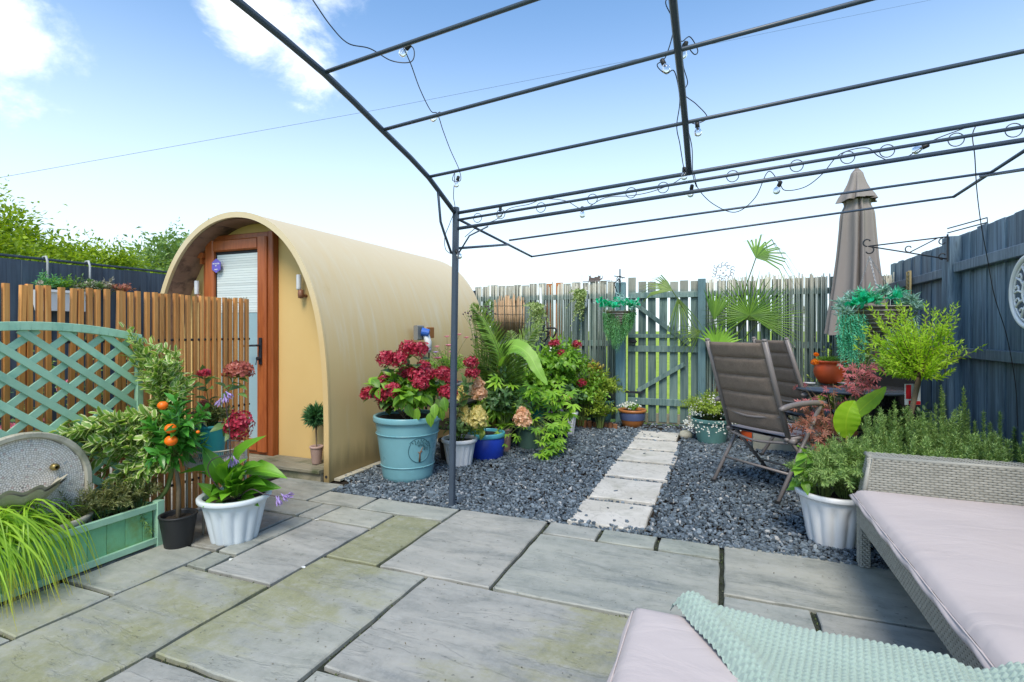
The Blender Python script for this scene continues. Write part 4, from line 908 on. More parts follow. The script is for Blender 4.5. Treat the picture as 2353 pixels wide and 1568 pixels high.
# ------------------------------------------------ pots and plants
random.seed(21)
LM={}
def lmesh(t,mat):
    k=(t,mat.name)
    if k not in LM: LM[k]=tmesh(t,mat)
    return LM[k]
def potb(t,c,z0,rt,rb,h,mat,rimh=.03,rimo=.012,flute=0,fl=.08,n=48,prof=None,rimmat=None,sx=1,sy=1,soil=.03,th=.010,soilr=None):
    """pot body, rim and soil as parts of thing t"""
    x,y=c
    rr=lambda k: rb+(rt-rb)*k
    body=prof or [(rb*.96,0),(rb,.006)]+[(rr(k),h*k) for k in (.08,.15,.25,.4,.55,.7,.78,.84)]+[(rr(.9),h-rimh)]
    def fn(a,i,r,z):
        if not flute or z>h*.80 : return r
        e=min(1,max(0,(h*.80-z)/(h*.10))); e*= 1 if z>.01 else .8
        return r*(1-fl*e*(1-abs(math.cos(a*flute/2))**.8))
    b=B(); lathe(b,[(r,z) for r,z in body],(x,y,z0),n*(2 if flute else 1),fn,sx,sy); b.build('pot_body',mat,t,True)
    b=B(); ro=rt+rimo
    lathe(b,[(rr(.88),h-rimh),(ro-.003,h-rimh*.95),(ro,h-rimh*.75),(ro,h-rimh*.2),(ro-.003,h-.002),(ro-.007,h),(rt-th,h-.002),(rt-th-.003,h-.01),(rt-th-.006,h-soil-.02)],(x,y,z0),n,None,sx,sy,capb=False); b.build('rim',rimmat or mat,t,True)
    b=B(); rs=soilr or rt-th-.004
    vs=[(x,y,z0+h-soil+.008)]; k=28
    for ring in (.5,1): vs+=[(x+math.cos(2*math.pi*i/k)*rs*ring*sx,y+math.sin(2*math.pi*i/k)*rs*ring*sy,z0+h-soil+random.uniform(-.004,.006)) for i in range(k)]
    b.add(vs,[(0,1+i,1+(i+1)%k) for i in range(k)]+[(1+i,1+k+i,1+k+(i+1)%k,1+(i+1)%k) for i in range(k)]); b.build('soil',SOIL,t,True)
def mophead(c,r,mat,t,n=None,flat=.75,name='flower_head',petal=None,up=V((0,0,1)),seed=None):
    """head of four petalled florets"""
    n=n or int(90); lv=L(); c=V(c); b=B()
    up=V(up).normalized(); x,_,_2=frame(up,(0,1,0)); y=up.cross(x)
    ps=petal or r*.30
    for i in range(n):
        k=(i+.5)/n; ph=math.acos(1-1.62*k); th=i*2.39996+random.random()*.25
        d=(x*math.cos(th)+y*math.sin(th))*math.sin(ph)+up*math.cos(ph)*1.0
        p=c+(d-up*(d.dot(up))*(1-flat))*r*random.uniform(.74,1.14)
        dd=(d+rv(.34)).normalized(); a,_,e=frame(dd,(.2,.1,1)); 
        r0=random.random()*1.57
        for q in range(4):
            g=r0+q*math.pi/2; w_=a*math.cos(g)+e*math.sin(g)
            lv.add(p,w_+dd*random.uniform(.1,.45),dd,ps*random.uniform(.7,1.25),ps*random.uniform(.8,1.05))
    # dark centre mass so heads are not see-through
    lv.into(b,'petal'); lathe(b,[(.01,-r*.35),(r*.6,-r*.15),(r*.72,r*.15),(r*.5,r*.42),(.01,r*.55)],c,10)
    return b.build(name,mat,t,False)
def stems(t,pts_list,r,mat,name='stem'):
    for p in pts_list:
        b=B(); tube(b,p,[r*(1-.5*i/(len(p)-1)) for i in range(len(p))],6,False); b.build(name,mat,t,True)
def panicle(p,r,h,mat,t):
    lvh=L(); b=B(); p=V(p)
    for i in range(190):
        k=random.random(); th=random.random()*6.283; zz=-h+2*h*k; rr=r*(1.15-.75*k)*math.sqrt(max(.05,1-abs(2*k-1)**3))*random.uniform(.62,1.18); dd=(V((math.cos(th),math.sin(th),.35))+rv(.35)).normalized(); q=p+V((math.cos(th)*rr,math.sin(th)*rr,zz)); a_,_,e=frame(dd); r0=random.random()*3; ps=random.uniform(.016,.027)
        for s4 in range(4): g=r0+s4*1.57; lvh.add(q,a_*math.cos(g)+e*math.sin(g)+dd*random.uniform(.0,.4),dd,ps,ps*.95)
    lvh.into(b,'petal'); return b.build('flower_head',mat,t)
def arcs(c,z0,n,rad,h,hj=.2):
    r=[]
    for i in range(n):
        a=i*2.4+random.random()*.5; k=random.random()**.6
        tip=V((c[0]+math.cos(a)*rad*k,c[1]+math.sin(a)*rad*k,z0+h*(1-.45*k*k)*random.uniform(1-hj,1+hj*.5)))
        p0=V((c[0]+math.cos(a)*rad*.15,c[1]+math.sin(a)*rad*.15,z0-.02)); ctrl=V((c[0]+math.cos(a)*rad*k*.4,c[1]+math.sin(a)*rad*k*.4,z0+h*.7))
        r.append(curve(p0,tip,ctrl=ctrl,n=6))
    return r
def bushy(t,c,z0,rad,h,ntw,nl,l,w,mat,tm='small',stem=GSTEM,ang=55,up=.6,start=.3,drop=0,obj=0,name='foliage',hj=.2,arr=2,sr=.003):
    sb=B(); lv=L()
    for p in arcs(c,z0,ntw,rad,h,hj): spray(sb,lv,p,sr,nl,l,w,start,ang,up,arr=arr,drop=drop)
    sb.build('stems',stem,t,True)
    if obj:
        A=lv.a; random.shuffle(A); lo=L(); lo.a=A[:obj]; lo.objects('leaf',lmesh(tm,mat),t); lv.a=A[obj:]
    lv.build(name,mat,t,tm)
    return lv
def at(px,d,z=0):
    p=D(px[0],px[1],d); return p
# --- 1 big turquoise pot with crimson hydrangea
C1=(-2.385,3.68); t=thing('potted_hydrangea','big turquoise glazed pot with tree emblem full of crimson mophead hydrangea','potted plant',(*C1,0))
H1=.515
potb(t,C1,0,.265,.198,H1,P_TURQ,rimh=.05,rimo=.012,n=72)
for z,r in ((.375,.2535),(.12,.2165)):
    b=B(); tube(b,[V((C1[0]+math.cos(a)*(r-.001),C1[1]+math.sin(a)*(r-.001),z)) for a in [i*2*math.pi/64 for i in range(64)]],.0045,6,closed=True); b.build('raised_band',P_TURQ,t,True)
# emblem on the side facing the garden
va=math.atan2(-C1[1],-C1[0])+.42
def onpot(s_,z,e=.003,C=C1,h=H1,rt=.265,rb=.198):
    r=rb+(rt-rb)*(z/h); a_=va+s_/r; return V((C[0]+math.cos(a_)*(r+e),C[1]+math.sin(a_)*(r+e),z))
zc=.262; b=B()
tube(b,[onpot(.093*math.cos(a_)+(-.012 if math.sin(a_)>.5 else 0),zc+.098*math.sin(a_),.001) for a_ in [i*2*math.pi/48 for i in range(48)]],.0032,6,closed=True); b.build('emblem_ring',M('emblem_shadow_teal',(.06,.17,.20),.4),t,True)
EMB=M('emblem_leaf_teal',(.05,.13,.15),.45,bump=0,orand=0); EMT=M('emblem_bronze',(.22,.13,.08),.5,bump=0,orand=0)
b=B()
for k in range(30):
    rr=.028+.017*(k%3)+random.uniform(-.003,.003); a_=R(-25+230*(k+.5)/44)+ (k%3)*.05
    s0,z0_=rr*1.45*math.cos(a_),zc+.012+rr*1.1*math.sin(a_); dx,dz=math.cos(a_),math.sin(a_)
    q=[(0,-.0125),(.0052,0),(0,.0125),(-.0052,0)]
    b.add([tuple(onpot(s0+u_*(-dz)+v_*dx,z0_+u_*dx+v_*dz,.0035)) for u_,v_ in q],[(0,1,2,3)])
b.build('emblem_leaves',EMB,t)
b=B()
for pts in ([(-.0,-.092),(.0,-.02),(.028,.03)],[(0,-.03),(-.018,-.012)],[(.0,-.03),(.012,-.005)],[(.004,-.02),(.020,-.012)]):
    tube(b,[onpot(s_,zc+z_,.001) for s_,z_ in pts],[.009,.005,.002][:len(pts)] if len(pts)==3 else [.005,.002],6)
b.build('emblem_trunk',EMT,t,True)
heads=[(939,801,3),(965,803,3),(886,824,3),(914,825,3),(933,854,2),(959,860,4),(982,860,4),(1017,858,4),(966,881,4),(900,896,3),(846,904,1),(879,909,2),(888,926,1),(882,878,1),(1029,902,2),(973,842,0),(1030,876,0)]
pc=V((C1[0],C1[1],H1-.03)); sps=[];lv=L()
for (u,v,k) in heads:
    d=4.27+(.10 if k<2 else -.04*k)+random.uniform(-.08,.08)
    p=D(u,v,d); mophead(p,.063*random.uniform(.9,1.15),H_RED,t,up=V((p.x-pc.x,p.y-pc.y-.3,.9)),n=75)
    c_=curve(pc+V((random.uniform(-.08,.08),random.uniform(-.08,.08),0)),p-V((0,0,.03)),ctrl=(pc+p)/2+V((0,0,.05)),n=8); sps.append(c_)
    spray(None,lv,c_,.004,4,.105,.07,.45,65,.7,taper=.2)
stems(t,sps,.004,BARK)
lv.objects('leaf',lmesh('ovate',F_HYDD),t)
lv=L()
for p in arcs(C1,H1-.02,48,.36,.34): spray(None,lv,p,.003,4,.125,.08,.35,60,.8,taper=.1,drop=.22)
lv.objects('leaf',lmesh('ovate',F_HYD),t)
for (u,v) in ((1000,955),(960,965),(1020,940),(990,975),(1012,962),(935,955)): # big hanging leaves over the rim
    p=D(u,v-28,4.05); lv=L(); lv.add(p,V((.25,-.15,-1))+rv(.15),V((.2,-1,.3)),.12,.075); lv.objects('leaf',lmesh('ovate',F_HYD),t)
# --- 2 white fluted pot
C=(-2.165,4.17); t=thing('potted_bedding_plant','white fluted pot of low leafy plants next to the big turquoise pot','potted plant',(*C,0))
potb(t,C,0,.150,.108,.245,WHITE,.035,.010,flute=14,n=48)
bushy(t,C,.22,.19,.20,16,4,.075,.04,F_HYDD,'ovate',obj=60,drop=.1)
# --- 3 cobalt pot with lime peach panicle hydrangea
C=(-2.115,4.50); C=(-2.06,4.52); t=thing('potted_panicle_hydrangea','cobalt blue pot with cyan rim and peach panicle hydrangea','potted plant',(*C,0))
potb(t,C,0,.172,.165,.245,P_BLUE,.045,.006,rimmat=P_BRIM,prof=[(.145,0),(.160,.02),(.170,.10),(.170,.19),(.165,.20)])
pc=V((C[0],C[1],.22)); sps=[];lv=L()
for (u,v,r,h,mat,d) in ((1100,893,.070,.115,H_PEACH,4.66),(1099,958,.085,.105,H_YEL,4.55),(1068,952,.06,.09,H_YEL,4.75),(1060,905,.05,.08,H_YEL,4.8)):
    p=D(u,v,d); panicle(p,r,h*.8,mat,t)
    c_=curve(pc,p-V((0,0,h)),.05); sps.append(c_); spray(None,lv,c_,.004,3,.10,.055,.3,60,.6)
stems(t,sps,.004,BARK); lv.objects('leaf',lmesh('ovate',F_GOLD),t)
# --- mallow / osteospermum behind the post
C=(-2.47,4.52); z0=.50; t=thing('potted_daisies','pink daisies and green foliage in a grey pot against the pod wall','potted plant',(*C,z0))
potb(t,C,z0,.14,.10,.20,GREYP)
bushy(t,C,z0+.18,.26,.34,40,9,.035,.016,F_HYD,'small',hj=.3)
sps=[]
for (u,v,k) in ((1004,799,0),(1001,812,1),(1027,776,0),(1031,797,2),(1044,766,0),(1006,826,2),(985,806,1),(1055,771,0),(1072,778,0),(1040,812,2)):
    p=D(u,v,4.85+random.uniform(-.15,.15)); lvp=L(); b=B()
    for i in range(13): a_=i*6.283/13; lvp.add(p,V((math.cos(a_),math.sin(a_)*.8-.2,.35)),V((0,0,1)),.036 if k<2 else .045,.012 if k<2 else .03)
    lvp.into(b,'petal'); b.build('daisy',(H_PINK,H_PUR,H_PINK)[k],t); sps.append(curve((C[0],C[1],z0+.2),p,.1))
stems(t,sps,.0022,GSTEM)
st=thing('plant_stand','black two tier plant stand against the pod wall','plant stand',(-2.47,4.52,0))
for z in (.28,z0-.012):
    b=B(); box(b,(-2.47,4.60,z),(.34,.55,.02)); b.build('shelf',BLACKP,st)
for x in (-2.62,-2.32):
    for y in (4.36,4.84): b=B(); tube(b,[(x,y,0),(x,y,z0)],.012,6); b.build('leg',BLACKP,st)
# black square pot + white round pot on the stand seen right of the gazebo post
p=D(1110,868,5.75); C=(p.x,p.y); z0=p.z-.10; t=thing('square_pot','black square plastic pot on the shelf behind the gazebo post','pot',(*C,z0))
b=B(); lathe(b,[(.085,0),(.11,.19),(.118,.19),(.118,.21),(.10,.21),(.095,.17)],(C[0],C[1],z0),4); b.build('pot_body',BLACKP,t); b=B(); box(b,(C[0],C[1],z0+.17),(.13,.13,.01)); b.build('soil',SOIL,t)
bushy(t,C,z0+.17,.08,.08,8,3,.04,.02,F_DARK)
st=thing('wooden_crate','low wooden crate behind the pots holding the square black pot','crate',(C[0],C[1],0))
for z in (.10,.22,.34,z0-.06):
    for y_ in (-.18,.18): b=B(); beam(b,(C[0]-.2,C[1]+y_,z),(C[0]+.2,C[1]+y_,z),.015,.07); b.build('crate_slat',DECKW,st)
    for x_ in (-.2,.2): b=B(); beam(b,(C[0]+x_,C[1]-.18,z),(C[0]+x_,C[1]+.18,z),.015,.07); b.build('crate_slat',DECKW,st)
b=B(); box(b,(C[0],C[1],z0-.012),(.42,.38,.02)); b.build('crate_top',DECKW,st)
# two dark red heads right of the post belong to a second hydrangea
C=(-2.33,4.30); t=thing('tall_red_hydrangea','two dusky red mopheads on grey green stems right of the gazebo post','potted plant',(*C,0))
potb(t,C,0,.10,.08,.2,BLACKP); pc=V((*C,.18)); sps=[];lv=L()
for (u,v) in ((1082,833),(1085,858)):
    p=D(u,v,4.55); mophead(p,.055,H_RED,t,n=70,flat=.9); c_=curve(pc,p,.05,8); sps.append(c_); spray(None,lv,c_,.004,6,.11,.06,.35,60,.6)
stems(t,sps,.004,BARK); lv.objects('leaf',lmesh('ovate',F_HYDD),t)
# --- 4 dusty pink pot with dark glossy plant
C=(-2.00,4.80); t=thing('potted_dark_shrub','dusty pink plastic pot holding a dark glossy leaved shrub','potted plant',(*C,0))
potb(t,C,0,.085,.065,.24,P_PINK,.03,.006)
bushy(t,C,.22,.24,.50,26,5,.10,.042,F_DARK,'ovate',obj=200,up=.4,hj=.35)
# lower lime leaves in front
lv=L(); 
for i in range(22):
    a_=random.random()*6.28; lv.add(V((C[0]+.02,C[1]-.04,.25)),V((math.cos(a_),math.sin(a_),random.uniform(.0,.6))),V((0,0,1)),random.uniform(.10,.15),.045)
lv.objects('leaf',lmesh('ovate',F_HYD),t)
# --- 5 dull green pot: fatsia + peach panicle
C=(-1.815,5.03); t=thing('potted_fatsia','dull green plastic pot with jagged lime fatsia leaves and a peach flower head','potted plant',(*C,0))
potb(t,C,0,.158,.105,.255,P_GREEN,.045,.010)
panicle(D(1201,958,4.85),.085,.085,H_PEACH,t)
lv=L(); sps=[]
def fats(c,z0,pts,size,lv,sps,out=(.15,-.5,.4)):
    for (u,v,d) in pts:
        p=D(u,v,d); o=V((p.x-c[0],p.y-c[1],0)); o=(o.normalized() if o.length>.02 else V((0,-1,0)))
        dr=o+V((random.uniform(-.3,.3),-.25,random.uniform(-.75,-.1))); lv.add(p,dr,V((out[0],out[1],out[2]))+o*.3+rv(.2),size*random.uniform(.8,1.15),size*random.uniform(.85,1.1))
        sps.append(curve((c[0],c[1],z0),p,.12,6))
fats(C,.24,[(random.uniform(1228,1290),random.uniform(968,1040),4.95+random.uniform(-.1,.15)) for _ in range(30)]+[(1240,1040,4.85),(1262,1030,4.85),(1250,1055,4.85)],.125,lv,sps)
fats(C,.24,[(1175+random.gauss(0,15),1000+random.gauss(0,8),4.95) for _ in range(7)],.09,lv,sps)
lv.objects('leaf',lmesh('fatsia',F_FATS),t); stems(t,sps,.003,GSTEM)
# --- big fatsia behind, on the raised pot
C=(-1.72,5.55); t=thing('large_fatsia','large fatsia with broad lobed lime leaves in the middle of the pot group','potted plant',(*C,0))
potb(t,C,0,.17,.13,.28,BLACKP); lv=L(); sps=[]
fats(C,.26,[(random.uniform(1150,1325),0,0) for _ in range(0)]+[(1150+k_*160+random.gauss(0,6),858+k_*45+abs(random.gauss(0,38)),5.35+random.uniform(-.2,.3)) for k_ in [random.random() for _ in range(62)]],.17,lv,sps)
fats(C,.26,[(1155,905,5.3),(1165,890,5.4),(1200,930,5.2),(1215,945,5.2),(1180,945,5.3),(1230,960,5.2),(1205,975,5.2),(1285,880,5.5),(1310,895,5.4)],.15,lv,sps)
lv.objects('leaf',lmesh('fatsia',F_FATS),t); stems(t,sps,.0045,GSTEM)
# --- 6 navy pot with pansies
C=(-1.725,5.56+.0); C=(-1.66,5.50); t=thing('potted_pansies','round navy glazed pot of small purple pansies','potted plant',(*C,0))
potb(t,C,0,.115,.08,.22,P_NAVY,.02,.006,prof=[(.07,0),(.10,.03),(.125,.10),(.125,.15),(.112,.20)])
bushy(t,C,.2,.13,.14,20,5,.04,.018,F_HYD,'small')
lv=L()
for i in range(26):
    p=V((C[0]+random.gauss(0,.06),C[1]+random.gauss(-.03,.05),.33+random.gauss(0,.025)))
    for k in range(5): a_=k*1.257; lv.add(p,V((math.cos(a_),-.2,math.sin(a_))),V((0,-1,.2)),.014,.014)
lv.build('pansy_flowers',H_PUR,t,'petal')
# --- 7 second white fluted pot with dark leaves + one cream head
C=(-1.665,5.86); t=thing('potted_small_hydrangea','far white fluted pot with dark rounded leaves and one cream flower head','potted plant',(*C,0))
potb(t,C,0,.135,.095,.265,WHITE,.035,.010,flute=14,n=48)
bushy(t,C,.25,.22,.30,22,4,.09,.065,F_DARK,'round',obj=150)
p=D(1302,916,5.85); mophead(p,.042,H_PEACH,t,60); stems(t,[curve((*C,.25),p,.02)],.003,GSTEM)
# --- 8 sea green pot on stand with crimson hydrangea bush
p=D(1280,905,6.35); C=(p.x,p.y); t=thing('raised_potted_hydrangea','sea green pot raised on a stand with leafy red flowered hydrangea','potted plant',(*C,.33))
potb(t,C,.33,.185,.14,.235,P_SEA,.045,.010)
potb_h=.56; pc=V((*C,.54)); lv=L(); sps=[]
for (u,v,r) in ((1275,788,.055),(1325,792,.055),(1291,812,.05),(1336,880,.052),(1268,792,.04)):
    q=D(u,v,6.3); mophead(q,r,H_RED,t,60,up=(0,-.5,.8)); c_=curve(pc,q,.08,8); sps.append(c_); spray(None,lv,c_,.004,6,.10,.06,.3,60,.6)
for q_ in arcs(C,.54,46,.42,.50): spray(None,lv,q_,.003,4,.105,.06,.3,60,.7,drop=.15)
stems(t,sps,.004,GSTEM); A=lv.a; random.shuffle(A); lo=L(); lo.a=A[:280]; lo.objects('leaf',lmesh('ovate',F_HYD),t); lo.a=A[280:]; lo.build('foliage',F_HYD,t,'ovate')
st=thing('pot_stand','dark stand under the sea green pot','stand',(C[0],C[1],0))
b=B(); box(b,(C[0],C[1],.315),(.30,.30,.02)); b.build('stand_top',BLACKP,st)
for sx_ in (-1,1):
    for sy_ in (-1,1): b=B(); tube(b,[(C[0]+sx_*.13,C[1]+sy_*.13,0),(C[0]+sx_*.12,C[1]+sy_*.12,.31)],.014,6); b.build('leg',BLACKP,st)
# small turquoise pot in the gap
p=D(1240,936,5.75); C=(p.x,p.y); t=thing('small_turquoise_pot','small turquoise pot half hidden below the sea green pot','pot',(*C,0))
potb(t,C,0,.10,.08,p.z+.05,P_TEAL,.03,.004)
bushy(t,C,p.z+.03,.12,.16,12,4,.07,.04,F_HYD,'ovate')
# --- 9 dark teal pot with emblem and choisya
C=(-1.42,6.62); t=thing('potted_choisya','dark teal pot with oval emblem and gold green bushy shrub by the gate post','potted plant',(*C,.06))
potb(t,C,.06,.165,.125,.26,P_DKT,.035,.008)
bushy(t,C,.30,.34,.36,60,7,.065,.022,F_GOLD,'ovate',hj=.35,drop=.15,arr=3)
b=B(); va2=math.atan2(-C[1],-C[0])+.1
def onp(s_,z_,e,C=C): r=.125+.04*(z_-.06)/.26; a_=va2+s_/r; return V((C[0]+math.cos(a_)*(r+e),C[1]+math.sin(a_)*(r+e),z_))
b.add([tuple(onp(0,.19,.004))]+[tuple(onp(.062*math.cos(i*.314),.19+.042*math.sin(i*.314),.004)) for i in range(20)],[(0,1+i,1+(i+1)%20) for i in range(20)]); b.build('oval_emblem',M('emblem_rust',(.33,.17,.10),.6),t)
b=B(); tube(b,[onp(.064*math.cos(i*.314),.19+.044*math.sin(i*.314),.004) for i in range(20)],.004,6,closed=True); b.build('emblem_ring',WHITE,t,True)
# little standard tree w/ yellow-red leaves
p=D(1364,851,6.75); t=thing('small_copper_leaved_shrub','small standard shrub with coppery yellow leaves against the canes','shrub',(p.x,p.y,0))
b=B(); tube(b,[(p.x-.02,p.y,0),(p.x,p.y,.35),(p.x,p.y,p.z-.05)],.009,6); b.build('stem',BARK,t)
bushy(t,(p.x,p.y),p.z-.12,.17,.24,26,5,.045,.028,leafM('copper_gold_leaf',(.35,.30,.03),(.52,.42,.08),.3,hue=(.5,.14,.03)),'small',drop=.2,start=.4)
# log edging
le=thing('log_edging','low edging of short upright log ends beside the gate post','edging',(-1.55,6.45,0))
for i in range(13):
    x=-1.93+i*.062; y=6.36-.0*i+.03*math.sin(i*.8)
    b=B(); h=.085+random.uniform(-.012,.012); lathe(b,[(.028,0),(.029,h-.006),(.025,h)],(x,y,-.005),10,capt=True); b.build('log',LOGW,le)
# --- 11 glazed bowl by the gate
C=(-1.02,6.62); t=thing('glazed_bowl_planter','brown and blue banded glazed bowl of tiny white flowers by the gate','potted plant',(*C,0))
potb(t,C,0,.165,.11,.225,P_GLZ,.03,.010,prof=[(.10,0),(.115,.01),(.135,.06),(.150,.11)])
b=B(); lathe(b,[(.148,.095),(.1555,.13),(.160,.165),(.1615,.185)],(C[0],C[1],0),48,capb=False); b.build('blue_band',P_GLB,t,True)
b=B(); lathe(b,[(.160,.183),(.163,.20)],(C[0],C[1],0),48,capb=False); b.build('upper_band',P_GLZ,t,True)
bushy(t,C,.20,.14,.09,30,6,.03,.014,F_HYD,'small')
lv=L()
for i in range(70):
    p=V((C[0]+random.gauss(-.03,.06),C[1]+random.gauss(0,.05),.275+random.gauss(0,.02)))
    for k in range(4): a_=k*1.57; lv.add(p,V((math.cos(a_),-.2,math.sin(a_))),V((0,-1,.3)),.011,.011)
lv.build('small_flowers',H_WHT,t,'petal')
# --- 12 sea green pot with white alyssum behind the chair
C=(-.09,6.02); t=thing('potted_alyssum','sea green pot overflowing with tiny white flowers behind the recliner','potted plant',(*C,0))
potb(t,C,0,.20,.14,.265,P_SEA,.045,.008)
bushy(t,C,.22,.37,.30,150,9,.040,.014,F_GOLD,'small',drop=.25,sr=.0016,hj=.3,arr=3)
lv=L()
for i in range(620):
    a_=random.random()*6.28; k=random.random()**.5; r=.29*k; p=V((C[0]+math.cos(a_)*r,C[1]+math.sin(a_)*r,.27+.20*(1-k**1.6)+random.gauss(0,.03)-(.10 if k>.8 else 0)))
    for q in range(4): g=q*1.57+a_; lv.add(p,V((math.cos(g),-.3,math.sin(g))),V((0,-1,.6)),.0085,.0085)
lv.build('small_flowers',H_WHT,t,'petal')
b=B(); lathe(b,[(.02,0),(.06,.012),(.075,.05),(.055,.085),(.01,.10)],(-.36,6.10,0),16,fn=lambda a,i,r,z:r*(1+.08*math.sin(3*a+i))); tag(b.build('rounded_stone',CONC,loc=(-.36,6.10,0),smooth=True),'pale rounded stone between the last stepping stone and the white flowered pot','stone')
# --- banana plant in the pot group
C=(-2.02,5.35); t=thing('banana_plant','young banana plant with long arching pale green leaves and yellow stem','plant',(*C,0))
potb(t,C,0,.13,.1,.22,BLACKP)
s0=D(1136,955,5.35); s1=D(1146,845,5.3)
b=B(); tube(b,[V((s0.x,s0.y,.2)),s0,s1,s1+V((.02,0,.08))],[.026,.024,.018,.010],8); b.build('trunk',leafM('banana_stem',(.30,.26,.05),(.42,.36,.08),.1),t,True)
def bigleaf(pts,w,mat,t,n=14,nx=3,fold=.25,norm=(0,-.4,1),name='leaf',tipw=0,wf=None,tear=0):
    """broad leaf swept along pts"""
    C_=cabpts(pts,8); m=len(C_)-1; b=B(); vs=[];uv=[]
    for i,p in enumerate(C_):
        k=i/m; tg=(C_[min(i+1,m)]-C_[max(i-1,0)]).normalized(); x=tg.cross(V(norm)).normalized(); z=x.cross(tg)
        hw_=w*.5*(wf(k) if wf else max(.03,math.sin(math.pi*min(1,k**.75))**.55))
        for q in range(-nx,nx+1):
            s_=q/nx; vs.append(tuple(p+x*(s_*hw_*(1+tear*random.uniform(-.12,.05)*(abs(s_)==1)))+z*(abs(s_)*hw_*fold+.004*math.sin(k*40)*abs(s_)))); uv.append((.5+s_/2,k))
    W_=2*nx+1; f=[(j*W_+i,j*W_+i+1,(j+1)*W_+i+1,(j+1)*W_+i) for j in range(m) for i in range(W_-1)]
    b.add(vs,f,uv); return b.build(name,mat,t,True)
def cabpts(pts,n=8):
    P=[V(p) for p in pts]; P=[P[0]*2-P[1]]+P+[P[-1]*2-P[-2]]; o=[]
    for i in range(1,len(P)-2):
        for k in range(n):
            q=k/n; a_,b_,c_,d_=P[i-1],P[i],P[i+1],P[i+2]; o.append(.5*((2*b_)+(c_-a_)*q+(2*a_-5*b_+4*c_-d_)*q*q+(3*b_-a_-3*c_+d_)*q**3))
    o.append(P[-2]); return o
bigleaf([D(1150,845,5.3),D(1148,815,5.3),D(1125,780,5.32),D(1103,735,5.35),D(1100,725,5.35)],.12,F_BANANA,t,norm=(.6,-1,.3),fold=.12)
bigleaf([D(1150,840,5.3),D(1160,805,5.25),D(1185,795,5.15),D(1215,815,5.05),D(1235,850,4.98),D(1258,885,4.95)],.155,F_BANANA,t,norm=(.3,-1,.75),fold=.1,tear=1)
bigleaf([D(1150,845,5.35),D(1165,800,5.5),D(1200,785,5.65),D(1235,800,5.75)],.15,F_BANANA,t,norm=(0,-.6,1),fold=.15)
bigleaf([D(1148,850,5.3),D(1160,820,5.1),D(1185,808,5.0),D(1210,822,4.95)],.09,F_BANANA,t,norm=(0,-.6,1),fold=.2)
# --- date palm fronds
C=(-2.18,5.75); t=thing('date_palm','feathery date palm with arching fronds beside the banana plant','palm',(*C,0))
potb(t,C,0,.15,.12,.3,GREYP)
def frond(pts,n,l,t,mat=F_PALMD,w=.011,droop=.1):
    c_=cabpts(pts,8); b=B(); m=len(c_)-1; tube(b,c_,[.007*(1-.8*i/m) for i in range(m+1)],5,False); b.build('frond_stem',GSTEM,t,True); lv=L()
    for i in range(n):
        k=.18+.82*i/n; f=k*m; j=min(int(f),m-1); p=c_[j].lerp(c_[j+1],f-j); tg=(c_[j+1]-c_[j]).normalized(); x=tg.cross(V((.2,-.9,.3))).normalized()
        for s_ in (-1,1):
            ll=l*math.sin(math.pi*min(.97,.25+.7*k))*random.uniform(.85,1.1); lv.add(p,tg*.75+x*s_*.75+V((0,0,-droop))+rv(.06),V((0,-1,.5))+rv(.2),ll,w)
    lv.build('leaflets',mat,t)
g=V((C[0],C[1],.34))
frond([g,D(1165,900,5.4),D(1150,820,5.2),D(1118,745,5.1),D(1085,700,5.05)],64,.22,t,w=.013)
frond([g,D(1160,905,5.6),D(1135,860,5.45),D(1105,830,5.35),D(1080,835,5.3)],46,.22,t)
frond([g,D(1175,900,5.4),D(1185,830,5.3),D(1212,775,5.3),D(1243,742,5.3)],50,.19,t,w=.013)
frond([g,D(1180,880,5.8),D(1178,800,5.9),D(1172,760,6.0)],36,.2,t)
frond([g,D(1150,900,5.7),D(1125,850,5.7),D(1118,790,5.75),D(1120,720,5.8),D(1128,690,5.8)],50,.2,t)
# --- tall seedhead stalks
C=(-2.50,5.2); t=thing('tall_seed_stalks','tall green bamboo like stalks with dark round seed heads by the pod wall','plant',(*C,0)); lv=L(); sb_=B(); se=L(); sb2=B()
for i in range(16):
    u=1078+random.uniform(-3,44); top=random.choice((690,705,720,735,750,775,800)); p=D(u,top,5.5+random.uniform(-.2,.2)); c_=curve((C[0]+random.uniform(-.12,.2),C[1]+random.uniform(-.1,.2),.1),p,.1,8)
    spray(sb_,lv,c_,.006,12,.055,.013,.35,50,.4); lathe(sb2,[(.002,-.01),(.012,-.004),(.012,.006),(.003,.012)],p,7)
    for q in range(3): e=p+V((random.uniform(-.07,.07),random.uniform(-.05,.05),random.uniform(-.10,.02))); lathe(sb2,[(.002,-.008),(.009,-.003),(.009,.004),(.002,.009)],e,6); tube(sb_,[c_[-2],e],.0015,4,False)
sb_.build('stalks',GSTEM,t,True); lv.build('foliage',F_HYD,t); sb2.build('seed_heads',PSTEM,t,True,stuff=True)
# filler greenery behind the group along the pod
C=(-2.30,5.95); t=thing('leafy_bush','mixed green bush filling the corner between pod and fence','bush',(*C,0))
bushy(t,C,.05,.5,.95,70,9,.075,.035,F_HYD,'ovate',hj=.4)
C=(-1.60,6.35); t=thing('green_climber','green climbing bush below the hanging ivy pots','bush',(*C,0))
bushy(t,C,.05,.38,.75,50,8,.065,.035,F_HYD,'ovate',hj=.4)
C=(-2.55,5.55); t=thing('low_ground_plants','low dark ground plants behind the pot group','bush',(*C,0))
bushy(t,C,.02,.42,.55,50,8,.08,.04,F_DARK,'ovate',hj=.4)

